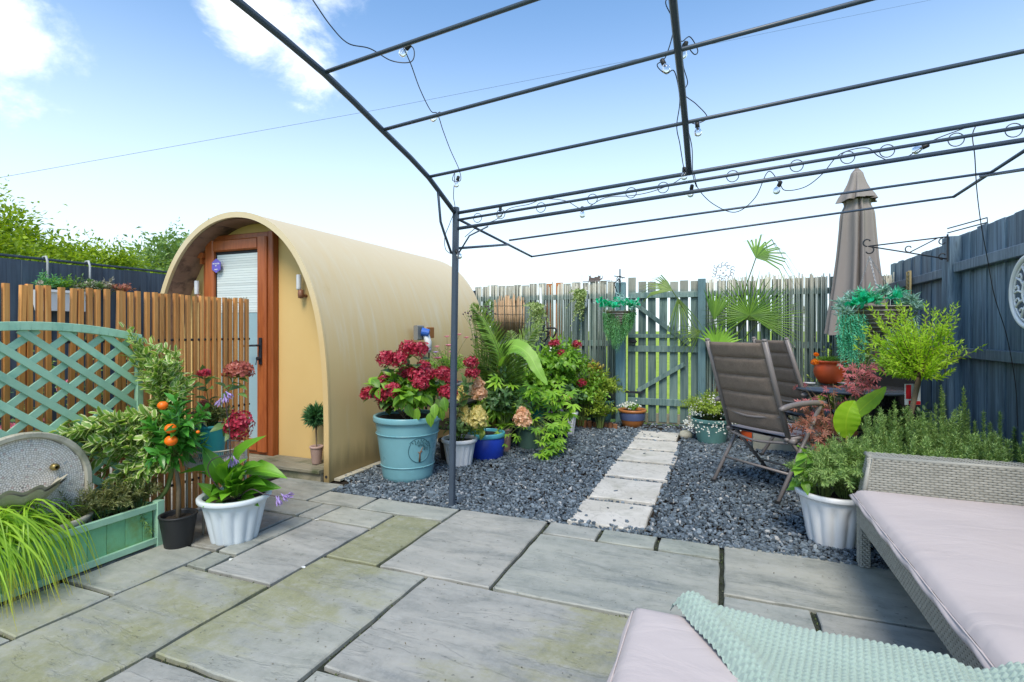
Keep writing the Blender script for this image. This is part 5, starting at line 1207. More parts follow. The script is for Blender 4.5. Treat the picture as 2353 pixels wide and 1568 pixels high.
for (c_,z_,rad,h_,nt_,l_,w_,mt_,tm_,lab) in (((-2.18,5.05),.05,.26,.62,34,.10,.055,F_HYD,'ovate','green leafy plant filling the gap behind the cobalt pot'),((-1.95,5.9),.25,.34,.62,44,.10,.06,F_HYD,'ovate','bright leafy bush behind the large fatsia'),((-1.35,6.25),.05,.22,.36,30,.055,.03,F_GOLD,'ovate','low gold green bush spilling beside the log edging'),((-1.85,6.5),.4,.36,.62,46,.085,.05,F_HYD,'ovate','leafy green bush behind the red flowered hydrangea')):
    t=thing('leafy_bush',lab,'bush',(*c_,0)); bushy(t,c_,z_,rad,h_,nt_,7,l_,w_,mt_,tm_,hj=.4,obj=120)
# ------------------------------------------------ left group
random.seed(33)
# hosta in pale fluted pot
C=(-2.60,2.215); t=thing('potted_hosta','pale blue white fluted pot with broad leaved hosta near the planter','potted plant',(*C,0))
potb(t,C,0,.180,.122,.262,BLUEW,.028,.014,flute=13,fl=.10,n=60,th=.014)
pc=V((*C,.22)); lv=L()
HL=[((425,1080),(520,1105)),((640,1090),(560,1095)),((600,1110),(560,1130)),((470,1165),(505,1150)),((500,1172),(515,1150)),((585,1160),(550,1150)),((580,1008),(545,1090)),((590,1065),(545,1110)),((470,1040),(515,1110)),((520,1050),(530,1110)),((560,1075),(540,1130)),((490,1100),(515,1140)),((460,1120),(510,1145)),((625,1120),(560,1140)),((545,1060),(535,1120)),((500,1065),(525,1110))]
sps=[]
for (tp,bs_) in HL:
    d0=2.98+random.uniform(-.08,.08); a_=D(*tp,d0-.06); c_=D(*bs_,d0+.02); ln=(a_-c_).length
    lv.add(c_,a_-c_+V((0,0,.02)),V((-.2,-.6,1))+rv(.2),ln*1.1,min(.12,ln*.50)); sps.append(curve(pc,c_,.03,5))
for i in range(12):
    an=random.random()*6.28; p=pc+V((math.cos(an)*.05,math.sin(an)*.05,.04)); lv.add(p,V((math.cos(an),math.sin(an),random.uniform(.4,1.3))),V((0,0,1)),random.uniform(.15,.22),.085)
lv.objects('leaf',lmesh('hosta',F_HOSTA),t); stems(t,sps,.004,GSTEM)
# flower stalks
def stalk(pts,fl):
    b=B(); tube(b,cabpts(pts,6),.0028,5,False); b.build('flower_stalk',PSTEM,t,True)
    for (p,dr) in fl:
        lv_=L(); b=B(); p=V(p)
        for k in range(6): an=k*1.047; x,_,z=frame(V(dr)); lv_.add(p+V(dr).normalized()*.012,V(dr).normalized()*.9+(x*math.cos(an)+z*math.sin(an))*.30,x*math.cos(an)+z*math.sin(an),.046,.013)
        lv_.into(b,'petal'); tube(b,[p,p+V(dr).normalized()*.02],[.0025,.006],6); b.build('bell_flower',H_PUR,t)
stalk([pc,D(530,1090,2.95),D(528,1000,2.95),D(518,925,2.95)],[(D(515,905,2.95),(.25,0,-1)),(D(508,915,2.95),(-.6,0,-.8)),(D(519,900,2.95),(.7,0,-.5)),(D(530,1052,2.9),(.1,0,-1)),(D(536,1048,2.9),(.5,0,-.9)),(D(526,1050,2.9),(-.4,0,-1))])
stalk([pc,D(500,1120,2.9),D(478,1080,2.88),D(490,1055,2.88),D(530,1045,2.9)],[])
stalk([pc,D(575,1125,2.9),D(605,1135,2.88),D(640,1142,2.86)],[(D(646,1135,2.86),(.9,0,-.5)),(D(640,1140,2.86),(.1,0,-1)),(D(655,1138,2.86),(.8,0,.1)),(D(634,1140,2.86),(.3,0,-.5))])
# black pot with orange tree
C=(-2.80,2.02); t=thing('potted_orange_tree','black bucket pot with small orange tree bearing three ripe oranges','potted plant',(*C,0))
potb(t,C,0,.094,.066,.185,BLACKP,.012,.002)
tp=D(402,1060,2.92); b=B(); tube(b,[V((*C,.14)),D(411,1120,2.94),tp],[.014,.012,.009],8); b.build('trunk',BARK,t,True)
lv=L(); sb_=B()
for i in range(34):
    an=random.random()*6.28; u=405+random.gauss(0,34); v=985+random.gauss(0,45)
    if v<905: v=905+random.random()*20
    p=D(u,min(v,1060),2.92+random.uniform(-.17,.14)); spray(sb_,lv,curve(tp+V((0,0,random.uniform(-.03,.05))),p,.05,6),.003,6,.088,.034,.3,45,.5,taper=.2)
sb_.build('branches',GSTEM,t,True); A=lv.a; random.shuffle(A); lo=L(); lo.a=A[:290]; lo.objects('leaf',lmesh('ovate',F_CITR),t); lo.a=A[290:]; lo.build('foliage',F_CITR,t,'ovate')
for (u,v,r) in ((374,932,.024),(392,985,.027),(393,1013,.029),(455,993,.009)):
    p=D(u,v,2.74); b=B(); lathe(b,[(.002,-r*.92),(r*.5,-r*.82),(r*.87,-r*.45),(r,0),(r*.87,r*.45),(r*.5,r*.82),(r*.12,r*.86),(.001,r*.80)],p,18,sx=1.08,sy=1.08); b.build('orange',ORANGE,t,True)
# variegated euonymus climbing out of the planter
t=thing('variegated_shrub','cream edged variegated shrub spreading over the planter and trellis','shrub',(-3.02,1.9,.2)); lv=L(); sb_=B()
base=D(395,1090,3.02); rt=V((-2.99,1.95,.2))
tube(sb_,cabpts([rt,D(385,1120,3.0),D(400,1000,3.0),D(392,900,3.0),D(400,830,3.02)],6),[.013]*12+[.010]*13,7,False)
def sp(a_,b_,n=7,l=.058,w=.028,h=.03): spray(sb_,lv,curve(a_,b_,h,7),.0035,n,l,w,.2,50,.6,taper=.2)
tr0=D(398,960,3.0)
for (u,v,d) in [(95,985,2.68),(115,980,2.70),(140,985,2.72),(165,990,2.74),(180,1015,2.76),(205,1000,2.78),(105,990,2.70),(130,995,2.72),(160,1005,2.75),(190,990,2.78),(215,1015,2.8),(240,950,2.8),(250,985,2.82),(270,1030,2.85),(230,1050,2.8),(290,955,2.88),(300,1000,2.9),(310,1050,2.9),(330,1010,2.92),(340,975,2.95),(350,1040,2.93),(270,1080,2.85),(325,1090,2.9),(245,1100,2.82),(285,1120,2.85),(200,1040,2.78),(345,1085,2.95),(365,1060,2.95)]:
    for k in range(2):
        e=D(u+random.gauss(0,9),v+random.gauss(0,9),d+random.uniform(-.07,.05)); c0=base.lerp(tr0,random.random()*.8); spray(sb_,lv,curve(c0,e,.07,9),.0035,10,.064,.036,.25,50,.6,taper=.1)
for (u,v,d) in [(285,765,2.95),(300,785,2.95),(320,800,2.98),(335,830,3.0),(345,790,3.0),(370,800,3.0),(400,810,3.05),(415,830,3.05),(380,840,3.0),(420,860,3.08),(360,870,3.0),(340,890,3.0),(400,880,3.0),(330,860,2.98),(425,885,3.1),(355,920,3.0),(410,915,3.05),(312,775,2.95),(390,865,3.05),(350,830,3.0),(365,845,3.05),(385,815,3.0),(345,860,3.0),(405,850,3.1)]:
    for k in range(3):
        e=D(u+random.gauss(0,9),v+random.gauss(0,9),d+random.uniform(-.1,.08)); c0=D(392+random.uniform(-8,8),random.uniform(880,980),3.0); sp(c0,e,7,.060,.029,.0)
sb_.build('branches',GSTEM,t,True); A=lv.a; random.shuffle(A); lo=L(); lo.a=A[:290]; lo.objects('leaf',lmesh('round',F_VAR),t); lo.a=A[290:]; lo.build('foliage',F_VAR,t,'round')
# mixed straggly planting in the planter
t=thing('mixed_planting','straggly brown green planting at the right end of the mint planter','plant',(-3.0,1.85,.2))
for k,(y,n) in enumerate(((1.93,26),(1.84,30),(1.75,24),(1.65,14))): bushy(t,(-3.0,y),.2,.13,.20,n,9,.035,.007,F_PINE,'small',hj=.4,arr=3,sr=.0015)
lv=L(); sb_=B(); spray(sb_,lv,[D(340,1150,2.85),D(325,1180,2.83),D(335,1205,2.83),D(350,1218,2.83)],.0012,8,.03,.008,.3,50,.3); spray(sb_,lv,[D(330,1155,2.85),D(320,1190,2.83),D(345,1222,2.82)],.0012,8,.03,.008,.4,50,.3)
sb_.build('trailing_stem',GSTEM,t,True); lv.build('trailing_leaves',F_HYDD,t)
# lime grass
t=thing('golden_sedge','bright lime arching grass spilling over the left end of the planter','grass clump',(-2.96,1.33,.2)); b=B()
GC=D(25,1200,2.32)
def blade(p0,p1,p2,p3,w):
    c_=cabpts([p0,p1,p2,p3],4); m=len(c_)-1; vs=[];uv=[]
    for i,p in enumerate(c_):
        k=i/m; tg=(c_[min(i+1,m)]-c_[max(i-1,0)]).normalized(); x=tg.cross(V((0,0,1))+V((.3,-.3,0))); x=x.normalized() if x.length>1e-3 else V((0,1,0)); hw_=w*(1-k**2*.9)
        vs+= [tuple(p-x*hw_),tuple(p+x*hw_)]; uv+=[(0,k),(1,k)]
    b.add(vs,[(2*i,2*i+1,2*i+3,2*i+2) for i in range(m)],uv)
for i in range(420):
    an=random.gauss(.15,1.25) ; L_=random.uniform(.12,.36)*(1 if random.random()<.85 else 1.2); z0=.24
    s_=V((-3.0+random.gauss(0,.035),1.25+random.gauss(0,.085),z0)); dx,dy=math.cos(an)*1.0,math.sin(an)*1.0
    if dx<0: dx*=.35
    o=V((dx,dy,0)); up_=random.uniform(.04,.20)
    p1=s_+o*L_*.3+V((0,0,up_)); p2=s_+o*L_*.75+V((0,0,up_*.6-.05)); p3=s_+o*L_+V((0,0,up_*.1-random.uniform(.10,.30)))
    if p3.z<.02: p3.z=.02
    if an and p2.x<-2.86 and p2.z<.27: p2.z=.29
    blade(s_,p1,p2,p3,random.uniform(.0026,.0052))
b.build('blades',F_GRASS,t,True,stuff=True)
# teal pot on wire stand
C=(-2.93,2.52); zt_=.40
p=D(485,1050,3.27); C=(p.x,p.y); zt_=p.z; 
t=thing('potted_mophead_hydrangea','teal pot on a wire stand with three red and faded mophead flowers','potted plant',(*C,zt_))
potb(t,C,zt_,.092,.070,.205,P_TEAL,.022,.004); pc=V((*C,zt_+.18)); lv=L(); sps=[]
for (u,v,r,mat,d,up_) in ((469,858,.034,H_RED,3.2,(0,0,1)),(548,852,.078,H_DRY,3.2,(0,0,1)),(549,978,.078,H_RED,3.05,(.2,-1,.1)),(468,930,.03,H_DRY,3.3,(0,0,1))):
    q=D(u,v,d); mophead(q,r,mat,t,110 if r>.05 else 50,flat=.62 if v<900 else .9,up=up_,petal=.018 if r>.05 else .012); c_=curve(pc,q-V((0,0,r*.3)),ctrl=(pc+q)/2+V((.0,0,.04)),n=8); sps.append(c_); 
    if r>.05 or v<860: spray(None,lv,c_,.004,4,.10,.05,.45,65,.7,taper=.1)
for (u,v,du) in ((508,868,-40),(575,868,30),(580,880,25),(565,897,25),(570,915,20),(520,895,-20)):
    q=D(545,v-8,3.2); lv.add(q,D(u+du*.4,v,3.15)-q+V((0,0,.01)),V((0,-.3,1)),.085,.038)
stems(t,sps,.0035,GSTEM); lv.objects('leaf',lmesh('ovate',F_HYDD),t)
bushy(t,C,zt_+.18,.12,.14,26,5,.06,.022,F_PINE,'small',hj=.4,arr=2)
st=thing('wire_plant_stand','cream wire plant stand with mesh basket shelf behind the hosta','plant stand',(C[0],C[1],0)); CRW=M('cream_wire',(.42,.40,.34),.5,.1,8,bump=.1)
scx,scy=C[0]+.07,C[1]-.02; rr_=.17
for z,r_ in ((zt_-.012,rr_),(zt_+.075,rr_)):
    b=B(); tube(b,[(scx+math.cos(i*.1963)*r_,scy+math.sin(i*.1963)*r_,z) for i in range(32)],.0045,6,closed=True); b.build('hoop',CRW,st,True)
b=B(); 
for i in range(96): 
    a_=i*2*math.pi/96
    for s_ in (-1,1): tube(b,[(scx+math.cos(a_)*rr_,scy+math.sin(a_)*rr_,zt_-.012),(scx+math.cos(a_+s_*.16)*rr_,scy+math.sin(a_+s_*.16)*rr_,zt_+.075)],.0010,3,False)
b.build('mesh_band',CRW,st,stuff=True)
b=B(); lathe(b,[(.01,0),(rr_,0),(rr_,.003)],(scx,scy,zt_-.016),32); b.build('shelf',CRW,st)
for k in range(4):
    a_=k*math.pi/2+.5; x,y=scx+math.cos(a_)*rr_,scy+math.sin(a_)*rr_; b=B(); tube(b,[(x,y,0),(x,y,zt_+.10)],.0065,6); b.build('leg',CRW,st,True)
# topiary in the pod porch
p=G(739,1078,.1); C=(-3.10,3.425); t=thing('potted_topiary','small round topiary ball in a pale clay pot in the pod porch','potted plant',(*C,.10))
potb(t,C,.10,.052,.036,.15,P_CLAY,.02,.004)
pc=V((*C,.24)); q=V((C[0]-.01,C[1],.46)); b=B(); tube(b,[pc,q],.006,6); b.build('stem',BARK,t)
lv=L()
for i in range(900):
    d=rv(1).normalized(); lv.add(q+V((0,0,.035))+d*.05*random.random(),d+rv(.25),rv(1),.082*random.uniform(.7,1.1),.010)
lv.build('foliage',F_TOPI,t)
# trough hung on the navy fence
X=-5.46; t=thing('hanging_trough','white trough with trailing mixed plants hooked over the navy fence','planter',onX(130,680,X+.08))
a0=onX(80,640,X+.1); a1=onX(181,655,X+.1); zt2=1.545; zb2=1.37
b=B(); y0,y1=a0.y,a1.y; prism(b,[V((X+.02,y0,zt2)),V((X+.20,y0,zt2)),V((X+.17,y0+.03,zb2)),V((X+.04,y0+.03,zb2))],(0,y1-y0,0)); b.build('trough',WHITE,t)
b=B(); beam(b,(X+.205,y0-.01,zt2-.01),(X+.205,y1+.01,zt2-.01),.012,.022); b.build('trough_lip',WHITE,t)
for yy in (y0+.13,y0+.46):
    b=B(); tube(b,[(X+.02,yy,zt2),(X+.02,yy,1.80),(X+.0,yy,1.845),(X-.04,yy,1.845),(X-.07,yy,1.78)],.009,8); b.build('hook',M('grey_hook',(.42,.44,.44),.5,bump=0),t,True)
for k in range(6):
    yy=y0+.07+k*.12; bushy(t,(X+.11,yy),zt2-.02,.13,.15,12,6,.045,.02,(F_FERN,F_HYD,F_HYDD,F_HYDD,F_SILV,F_ACER)[k],'small',hj=.4,name='foliage')
lv=L(); sb_=B()
for (u,v) in ((230,665),(215,655),(225,650),(205,675),(95,650),(195,690)):
    q=onX(u,v,X+.25); spray(sb_,lv,curve((X+.13,y1-.1 if u>150 else y0,zt2),q,.06,8),.002,16,.026,.015,.2,60,.3)
sb_.build('trailing_stems',GSTEM,t); lv.build('trailing_leaves',F_SILV,t)
# small climber fragments on the navy fence behind the laths
t=thing('thin_climber','thin leafy climber on the navy fence behind the slatted screen','climber',(-5.3,2.2,0)); lv=L(); sb_=B()
for i in range(26):
    y=random.uniform(1.6,4.2); spray(sb_,lv,curve((-5.35,y,.1),(-5.35+random.uniform(0,.1),y+random.uniform(-.3,.3),random.uniform(.7,1.35)),0,8),.003,16,.05,.03,.2,60,.3)
sb_.build('stems',GSTEM,t); lv.build('foliage',F_VAR,t)
t=thing('pink_flower_bush','bush with pink flowers glimpsed through the lath screen at the left','bush',(-4.2,1.5,0)); bushy(t,(-4.3,1.7),.05,.5,.75,40,9,.06,.03,F_DARK,'ovate',hj=.4)
for i in range(10): mophead(V((-4.05+random.uniform(-.1,.2),1.7+random.gauss(0,.3),random.uniform(.5,.85))),.05,H_PINK,t,50)
# ------------------------------------------------ right side: chairs, table, parasol, sofa
random.seed(44)
def recliner(o,f,lab):
    """o: ground point below left rear foot, f: facing angle"""
    F_=V((math.cos(f),math.sin(f),0)); W=V((math.sin(f),-math.cos(f),0))      # forward, to the chair's right
    def P(x,y,z): return V(o)+W*x+F_*y+V((0,0,z))
    t=thing('reclining_chair',lab,'chair',P(.26,.25,0),'taupe garden recliners')
    w=.52; r=.0145
    for x in (0,w):
        b=B(); tube(b,[P(x,.155,.42),P(x,.02,.80),P(x,-.085,1.12)],r*1.25,8); b.build('back_upright',CHM,t,True)
        b=B(); lathe(b,[(.018,-.006),(.019,.004),(.012,.012)],P(x,-.085,1.12),10,capt=True); b.build('end_cap',CHM,t,True)
        b=B(); tube(b,[P(x+(.03 if x else -.03),0,.0),P(x+(.03 if x else -.03),.44,.65)],r,8); b.build('leg',CHM,t,True)
        b=B(); tube(b,[P(x+(-.02 if x else .02),.19,.41),P(x+(-.02 if x else .02),.60,.0)],r*.9,8); b.build('leg',CHM,t,True)
        b=B(); xs=x+(.03 if x else -.03); pts=cabpts([P(xs,.03,.645),P(xs,.16,.668),P(xs,.34,.675),P(xs,.50,.662)],4); vs=[];
        tube(b,pts,[.014]+[.021]*(len(pts)-2)+[.014],8); b.build('armrest',CHM,t,True)
        b=B(); tube(b,[P(x,.12,.425),P(x,.64,.435)],r*.95,8); b.build('seat_rail',CHM,t,True)
        b=B(); tube(b,[P(x-.02,.16,.415),P(x+.05 if x else x+.02,.16,.415)],.022,10); b.build('pivot_knob',CHM,t,True)
        b=B(); box(b,P(xs,.0,.012),(.035,.035,.024)); b.build('foot',BLACKP,t)
        b=B(); box(b,P(x+(-.02 if x else .02),.60,.012),(.035,.035,.024)); b.build('foot',BLACKP,t)
    for (y,z,bow,nm) in ((-.035,1.03,-.035,'back_stretcher'),(.10,.585,-.045,'back_stretcher'),(.145,.40,-.03,'back_stretcher')):
        b=B(); tube(b,cabpts([P(0,y,z),P(w/2,y+bow,z-.025),P(w,y,z)],6),.0095,8); b.build(nm,CHM,t,True)
    b=B(); tube(b,[P(-.03,.125,.19),P(w+.03,.125,.19)],.0095,8); b.build('leg_bar',CHM,t,True)
    b=B(); tube(b,[P(.02,.45,.15),P(w-.02,.45,.15)],.0095,8); b.build('leg_bar',CHM,t,True)
    b=B(); tube(b,[P(0,.64,.435),P(w,.64,.435)],.0115,8); b.build('seat_rail',CHM,t,True)
    # padded back in panels: each quilted panel its own part
    zs=[.47,.60,.735,.865,.995,1.105]
    for z0,z1 in zip(zs,zs[1:]):
        def fn(u,v,side):
            z=z0+(z1-z0)*v; y=.155-.24*((z-.42)/.70)+.0; bow=-.028*math.sin(math.pi*u)
            pad=.017*(1-(2*v-1)**4)**.5; pad+=.002*math.sin(u*23+z0*9)*math.sin(v*5)
            edge=min(1,min(u,1-u)*14); return P(.012+(w-.024)*u,y+bow+side*(.003+pad*edge),z)
        b=B(); grid(b,lambda u,v:fn(u,v,1),18,8); grid(b,lambda u,v:fn(u,v,-1),18,8); b.build('back_panel',SLING,t,True)
    b=B(); grid(b,lambda u,v:P(.01+(w-.02)*u,.13+.51*v,.44-.02*math.sin(math.pi*u)*math.sin(math.pi*v)+.004),12,12); grid(b,lambda u,v:P(.01+(w-.02)*u,.13+.51*v,.425-.02*math.sin(math.pi*u)*math.sin(math.pi*v)),12,12); b.build('seat',SEAT,t,True)
    return t
recliner((-.035,4.385,.01),math.atan2(.717,.697),'nearest taupe recliner seen from behind, standing on the slate beside the path')
recliner((.37,5.48,.01),R(25.6),'second taupe recliner tucked behind the nearest one, facing the round table')
# table
TCX,TCY=1.02,5.20; t=thing('round_table','dark glass topped round garden table with crossed metal legs','table',(TCX,TCY,0))
b=B(); lathe(b,[(.40,0),(.425,.004),(.43,.012),(.425,.022),(.01,.024)],(TCX,TCY,.70),56,capt=True); b.build('table_top',M('dark_glass_top',(.05,.055,.065),.12,.1,4,bump=0,spec=.7),t,True)
b=B(); tube(b,[(TCX+math.cos(i*.157)*.428,TCY+math.sin(i*.157)*.428,.707) for i in range(40)],.013,8,closed=True); b.build('top_edge',GREYM,t,True)
for k in range(4):
    a_=k*math.pi/2+.4; b=B(); tube(b,cabpts([(TCX+math.cos(a_)*.34,TCY+math.sin(a_)*.34,.69),(TCX+math.cos(a_)*.16,TCY+math.sin(a_)*.16,.36),(TCX+math.cos(a_+3.5)*.20,TCY+math.sin(a_+3.5)*.20,.20),(TCX+math.cos(a_+3.6)*.38,TCY+math.sin(a_+3.6)*.38,.0)],5),.013,8); b.build('leg',BLACKM,t,True)
b=B(); tube(b,[(TCX+math.cos(i*.26)*.20,TCY+math.sin(i*.26)*.20,.33) for i in range(24)],.008,6,closed=True); b.build('ring_brace',BLACKM,t,True)
# terracotta pot on table
p=D(1906,884,4.72); C=(p.x,p.y); z0=.725; t=thing('terracotta_pot','bright orange frilled terracotta pot with marigold on the round table','potted plant',(*C,z0))
prof=[(.072,0),(.085,.01),(.115,.06),(.128,.105),(.118,.15),(.102,.175),(.104,.185)]
b=B(); lathe(b,prof,(C[0],C[1],z0),48); b.build('pot_body',P_TERRA,t,True)
b=B(); lathe(b,[(.102,.176),(.128,.192),(.132,.20),(.12,.206),(.098,.19),(.095,.165)],(C[0],C[1],z0),96,fn=lambda a,i,r,z:r*(1+(.04*math.sin(a*13) if .19<z<.203 else 0)),capb=False); b.build('frilled_rim',P_TERRA,t,True)
b=B(); lathe(b,[(.098,0),(.01,.008)],(C[0],C[1],z0+.172),24); b.build('soil',SOIL,t)
bushy(t,C,z0+.18,.12,.06,40,7,.026,.009,F_HYD,'small',hj=.4)
for (u,v,r) in ((1872,832,.026),(1876,815,.014)):
    mophead(D(u,v,4.66),r,H_ORG,t,50,flat=.8,petal=.011,up=(0,-.6,.6))
# plate + dish
for (u,v,r,lab,mt) in ((1945,885,.07,'pale shallow saucer on the table right of the terracotta pot',WHITE),(1800+60,887,.05,'small pale dish on the table left of the terracotta pot',WHITE)):
    q=D(u,v,4.6); b=B(); lathe(b,[(r*.5,0),(r*.6,.004),(r,.014),(r*.98,.017),(r*.5,.007),(.005,.006)],(q.x,q.y,.727),28); tag(b.build('saucer',mt,loc=(q.x,q.y,.727),smooth=True),lab,'saucer')
q=D(1985,872,4.75); t=thing('small_black_trough','small black trough with dusky pink succulents on the table edge','potted plant',(q.x,q.y,.725)); b=B(); box(b,(q.x,q.y,.76),(.20,.10,.075),rz=.2,ch=.006); b.build('trough',BLACKP,t)
bushy(t,(q.x,q.y),.79,.08,.06,16,4,.03,.02,F_ACERP,'small')
# parasol
p=D(1969,745,5.55); PX_,PY_=p.x,p.y; t=thing('closed_parasol','closed taupe parasol standing behind the round table','parasol',(PX_,PY_,0))
b=B(); tube(b,[(PX_,PY_,0),(PX_,PY_,2.55)],.021,10); b.build('pole',GREYM,t,True)
b=B(); lathe(b,[(.24,0),(.25,.02),(.24,.05),(.06,.08),(.035,.10),(.035,.30),(.02,.31)],(PX_,PY_,0),32); b.build('base',CONC,t,True)
ztop=1.2+(760-397)*5.55/1204; zbot=1.2+(760-735)*5.55/1204
def canopy(prof,nf,amp,n=180,ph=0,hem=.0,tw=.25,sharp=1.0):
    b=B(); m=len(prof); vs=[];c=[]
    for i,(r,z) in enumerate(prof):
        k=i/(m-1)
        for j in range(n):
            a_=2*math.pi*j/n; s_=((nf*a_+ph+tw*k*2+.5*math.sin(2*a_+.7)+.25*math.sin(5*a_+k*3))/(2*math.pi))%1-.5; fold=math.cos(2*math.pi*s_)*.45-1.5*math.exp(-(s_/.075)**2)+.35*math.exp(-((abs(s_)-.2)/.1)**2); e=1+amp(k)*fold+.05*k*math.sin(2*a_+1)
            zz=z-(hem*(k**6)*(.5+.5*math.sin(2*a_+.9)+.18*s_)); vs.append((PX_+math.cos(a_)*r*e,PY_+math.sin(a_)*r*e,zz))
    f=[(i*n+j,i*n+(j+1)%n,(i+1)*n+(j+1)%n,(i+1)*n+j) for i in range(m-1) for j in range(n)]
    return b.add(vs,f)
def lerp(a_,b_,k): return a_+(b_-a_)*k
pr_=[]; H_=ztop-zbot
for i in range(40):
    k=i/39; z=ztop-.30-(H_-.30)*k; r=.135+.062*k+.05*k**3-.03*math.exp(-((k-.03)/.05)**2); pr_.append((r,z))
canopy(pr_,6,lambda k:.26+.13*k,hem=.16,ph=.6).build('canopy',PARA,t,True)
pv=[(.02,ztop+.012),(.042,ztop+.01),(.055,ztop-.01),(.064,ztop-.05),(.085,ztop-.12),(.115,ztop-.19),(.15,ztop-.24),(.172,ztop-.285)]
canopy(pv,5,lambda k:.03+.20*k**1.5,hem=.03,ph=.2,tw=.1).build('top_vent',PARA,t,True)
b=B(); lathe(b,[(.03,-.0),(.04,.02),(.012,.05)],(PX_,PY_,ztop-.005),12,capt=True); b.build('finial',PARA,t,True)
# bracket + hanging basket right
bp=V((RX-.10,5.19,1.90)); hk=D(1998,566,4.45)
t=thing('scroll_bracket','black wrought iron scroll bracket on the blue fence post','bracket',bp)
def arc3(c,r,a0,a1,ax,ay,n=14,r2=None): 
    c=V(c); return [c+V(ax)*(math.cos(lerp(a0,a1,i/n))*lerp(r,r2 if r2 is not None else r,i/n))+V(ay)*(math.sin(lerp(a0,a1,i/n))*lerp(r,r2 if r2 is not None else r,i/n)) for i in range(n+1)]
tip=V((hk.x,hk.y,hk.z)); top=V((bp.x,bp.y,tip.z+.035)); bot=V((bp.x,bp.y,tip.z-.145)); ax=(tip-top).normalized(); az=V((0,0,1))
b=B(); tube(b,[top+V((0,0,.02)),bot-V((0,0,.02))],.0065,6); b.build('back_bar',BLACKM,t)
b=B(); tube(b,[top,tip],.0055,6); tube(b,arc3(tip+ax*.015+az*.035,.035,-math.pi*.5,math.pi*.9,ax,az,r2=.02),.0055,6); b.build('top_bar',BLACKM,t,True)
b=B(); tube(b,[tip+ax*.01,tip.lerp(bot,.55),bot],.0055,6); tube(b,arc3(tip+az*-.035+ax*.0,.032,math.pi*.5,math.pi*1.9,ax,az,r2=.026),.0055,6); b.build('lower_bar',BLACKM,t,True)
b=B(); md=tip.lerp(bot,.52); tube(b,[top-V((0,0,.0))+ax*.06,md],.0045,6); tube(b,arc3(md+az*.035,.03,-math.pi*.5,math.pi*.9,ax,az,r2=.015),.0045,6); b.build('scroll',BLACKM,t,True)
b=B(); tube(b,arc3(bot+az*.03+ax*.03,.03,-math.pi*.5,math.pi*.9,ax,az,r2=.015),.0045,6); tube(b,arc3(top-az*.035+ax*.03,.03,math.pi*.5,-math.pi*.9,ax,az,r2=.015),.0045,6); b.build('scroll',BLACKM,t,True)
b=B(); 
for dz in (0,.035): tube(b,[top+V((0,0,.03+dz)),V((RX+.02,top.y-.35,FH+.02+dz)),V((RX+.02,top.y-.36,FH-.03))],.0045,6)
b.build('hanging_hook',BLACKM,t)
bc=V((1.19,5.18,1.38)); bc=D(2018,706,4.42); t=thing('hanging_basket','hanging basket of turquoise and emerald artificial foliage by the blue fence','hanging basket',bc)
def chain(t,p,q):
    p,q=V(p),V(q); n=int((q-p).length/.018); d=(q-p)/n; lm=lmesh_chain()
    for i in range(n):
        c_=p+d*(i+.5); rot=d.to_track_quat('Z','Y').to_matrix()@Matrix.Rotation(math.pi/2*(i%2),3,'Z'); inst(lm,'chain_link',t,c_,rot)
_ch=[]
def lmesh_chain():
    if not _ch:
        b=B(); tube(b,[(math.cos(i*.6283)*.0045,0,math.sin(i*.6283)*.011) for i in range(10)],.0016,4,closed=True); m_=b.mesh('link',smooth=True); m_.materials.append(M('steel_chain',(.4,.42,.44),.35,bump=0,metal=.7)); _ch.append(m_)
    return _ch[0]
apex=tip+V((0,0,-.09)); 
for k in range(3): a_=k*2.094+.4; chain(t,apex,bc+V((math.cos(a_)*.2,math.sin(a_)*.2,.0)))
def rattan(t,c,r,h,mat=None):
    b=B(); lathe(b,[(.02,-h),(r*.30,-h*.93),(r*.62,-h*.7),(r*.85,-h*.4),(r,0),(r*1.04,.004),(r*.95,0)],c,28); b.build('basket',SLING if mat is None else mat,t,True)
    b=B(); 
    for j in range(7):
        k=j/6; z=-h*.93*(1-k); rr=r*(.32+.70*k**.6)
        tube(b,[V(c)+V((math.cos(a_)*rr*(1+.015*math.sin(a_*14+j*3.14)),math.sin(a_)*rr*(1+.015*math.sin(a_*14+j*3.14)),z)) for a_ in [i*2*math.pi/56 for i in range(56)]],.006,5,closed=True)
    b.build('woven_rings',WICK,t,True,stuff=True)
rattan(t,bc,.22,.22)
def tuft(t,c,r,n,l,w,mat,nm,drop=0,up=1,tm='small'):
    lv=L()
    for i in range(n):
        d=rv(1); d.z=abs(d.z)*up-drop; p=V(c)+rv(r*.4); lv.add(p,d,rv(1),l*random.uniform(.6,1.1),w)
    lv.build(nm,mat,t,tm)
def trail(t,pts_list,n,l,w,mat,nm,r=.002):
    lv=L(); sb_=B()
    for c_ in pts_list: spray(sb_,lv,c_,r,n,l,w,.1,50,.3,arr=3)
    sb_.build(nm+'_stems',GSTEM,t); lv.build(nm,mat,t)
for (u,v,m_) in ((1955,690,1),(1985,680,0),(2030,672,1),(2060,680,0),(2090,690,1),(2105,705,1),(1935,705,1),(2010,690,0),(2075,700,0),(1945,720,1)):
    c_=D(u,v,4.35+random.uniform(-.12,.15)); tuft(t,c_,.05,120,.075,.010,F_TURQ2 if m_ else F_TURQ,'artificial_fern',up=.7)
for (u,v) in ((1975,690),(1998,688),(2055,684),(1960,700),(1985,700)): tuft(t,D(u,v,4.25),.04,12,.07,.06,F_SILK,'silk_flower',tm='petal')
tl=[]
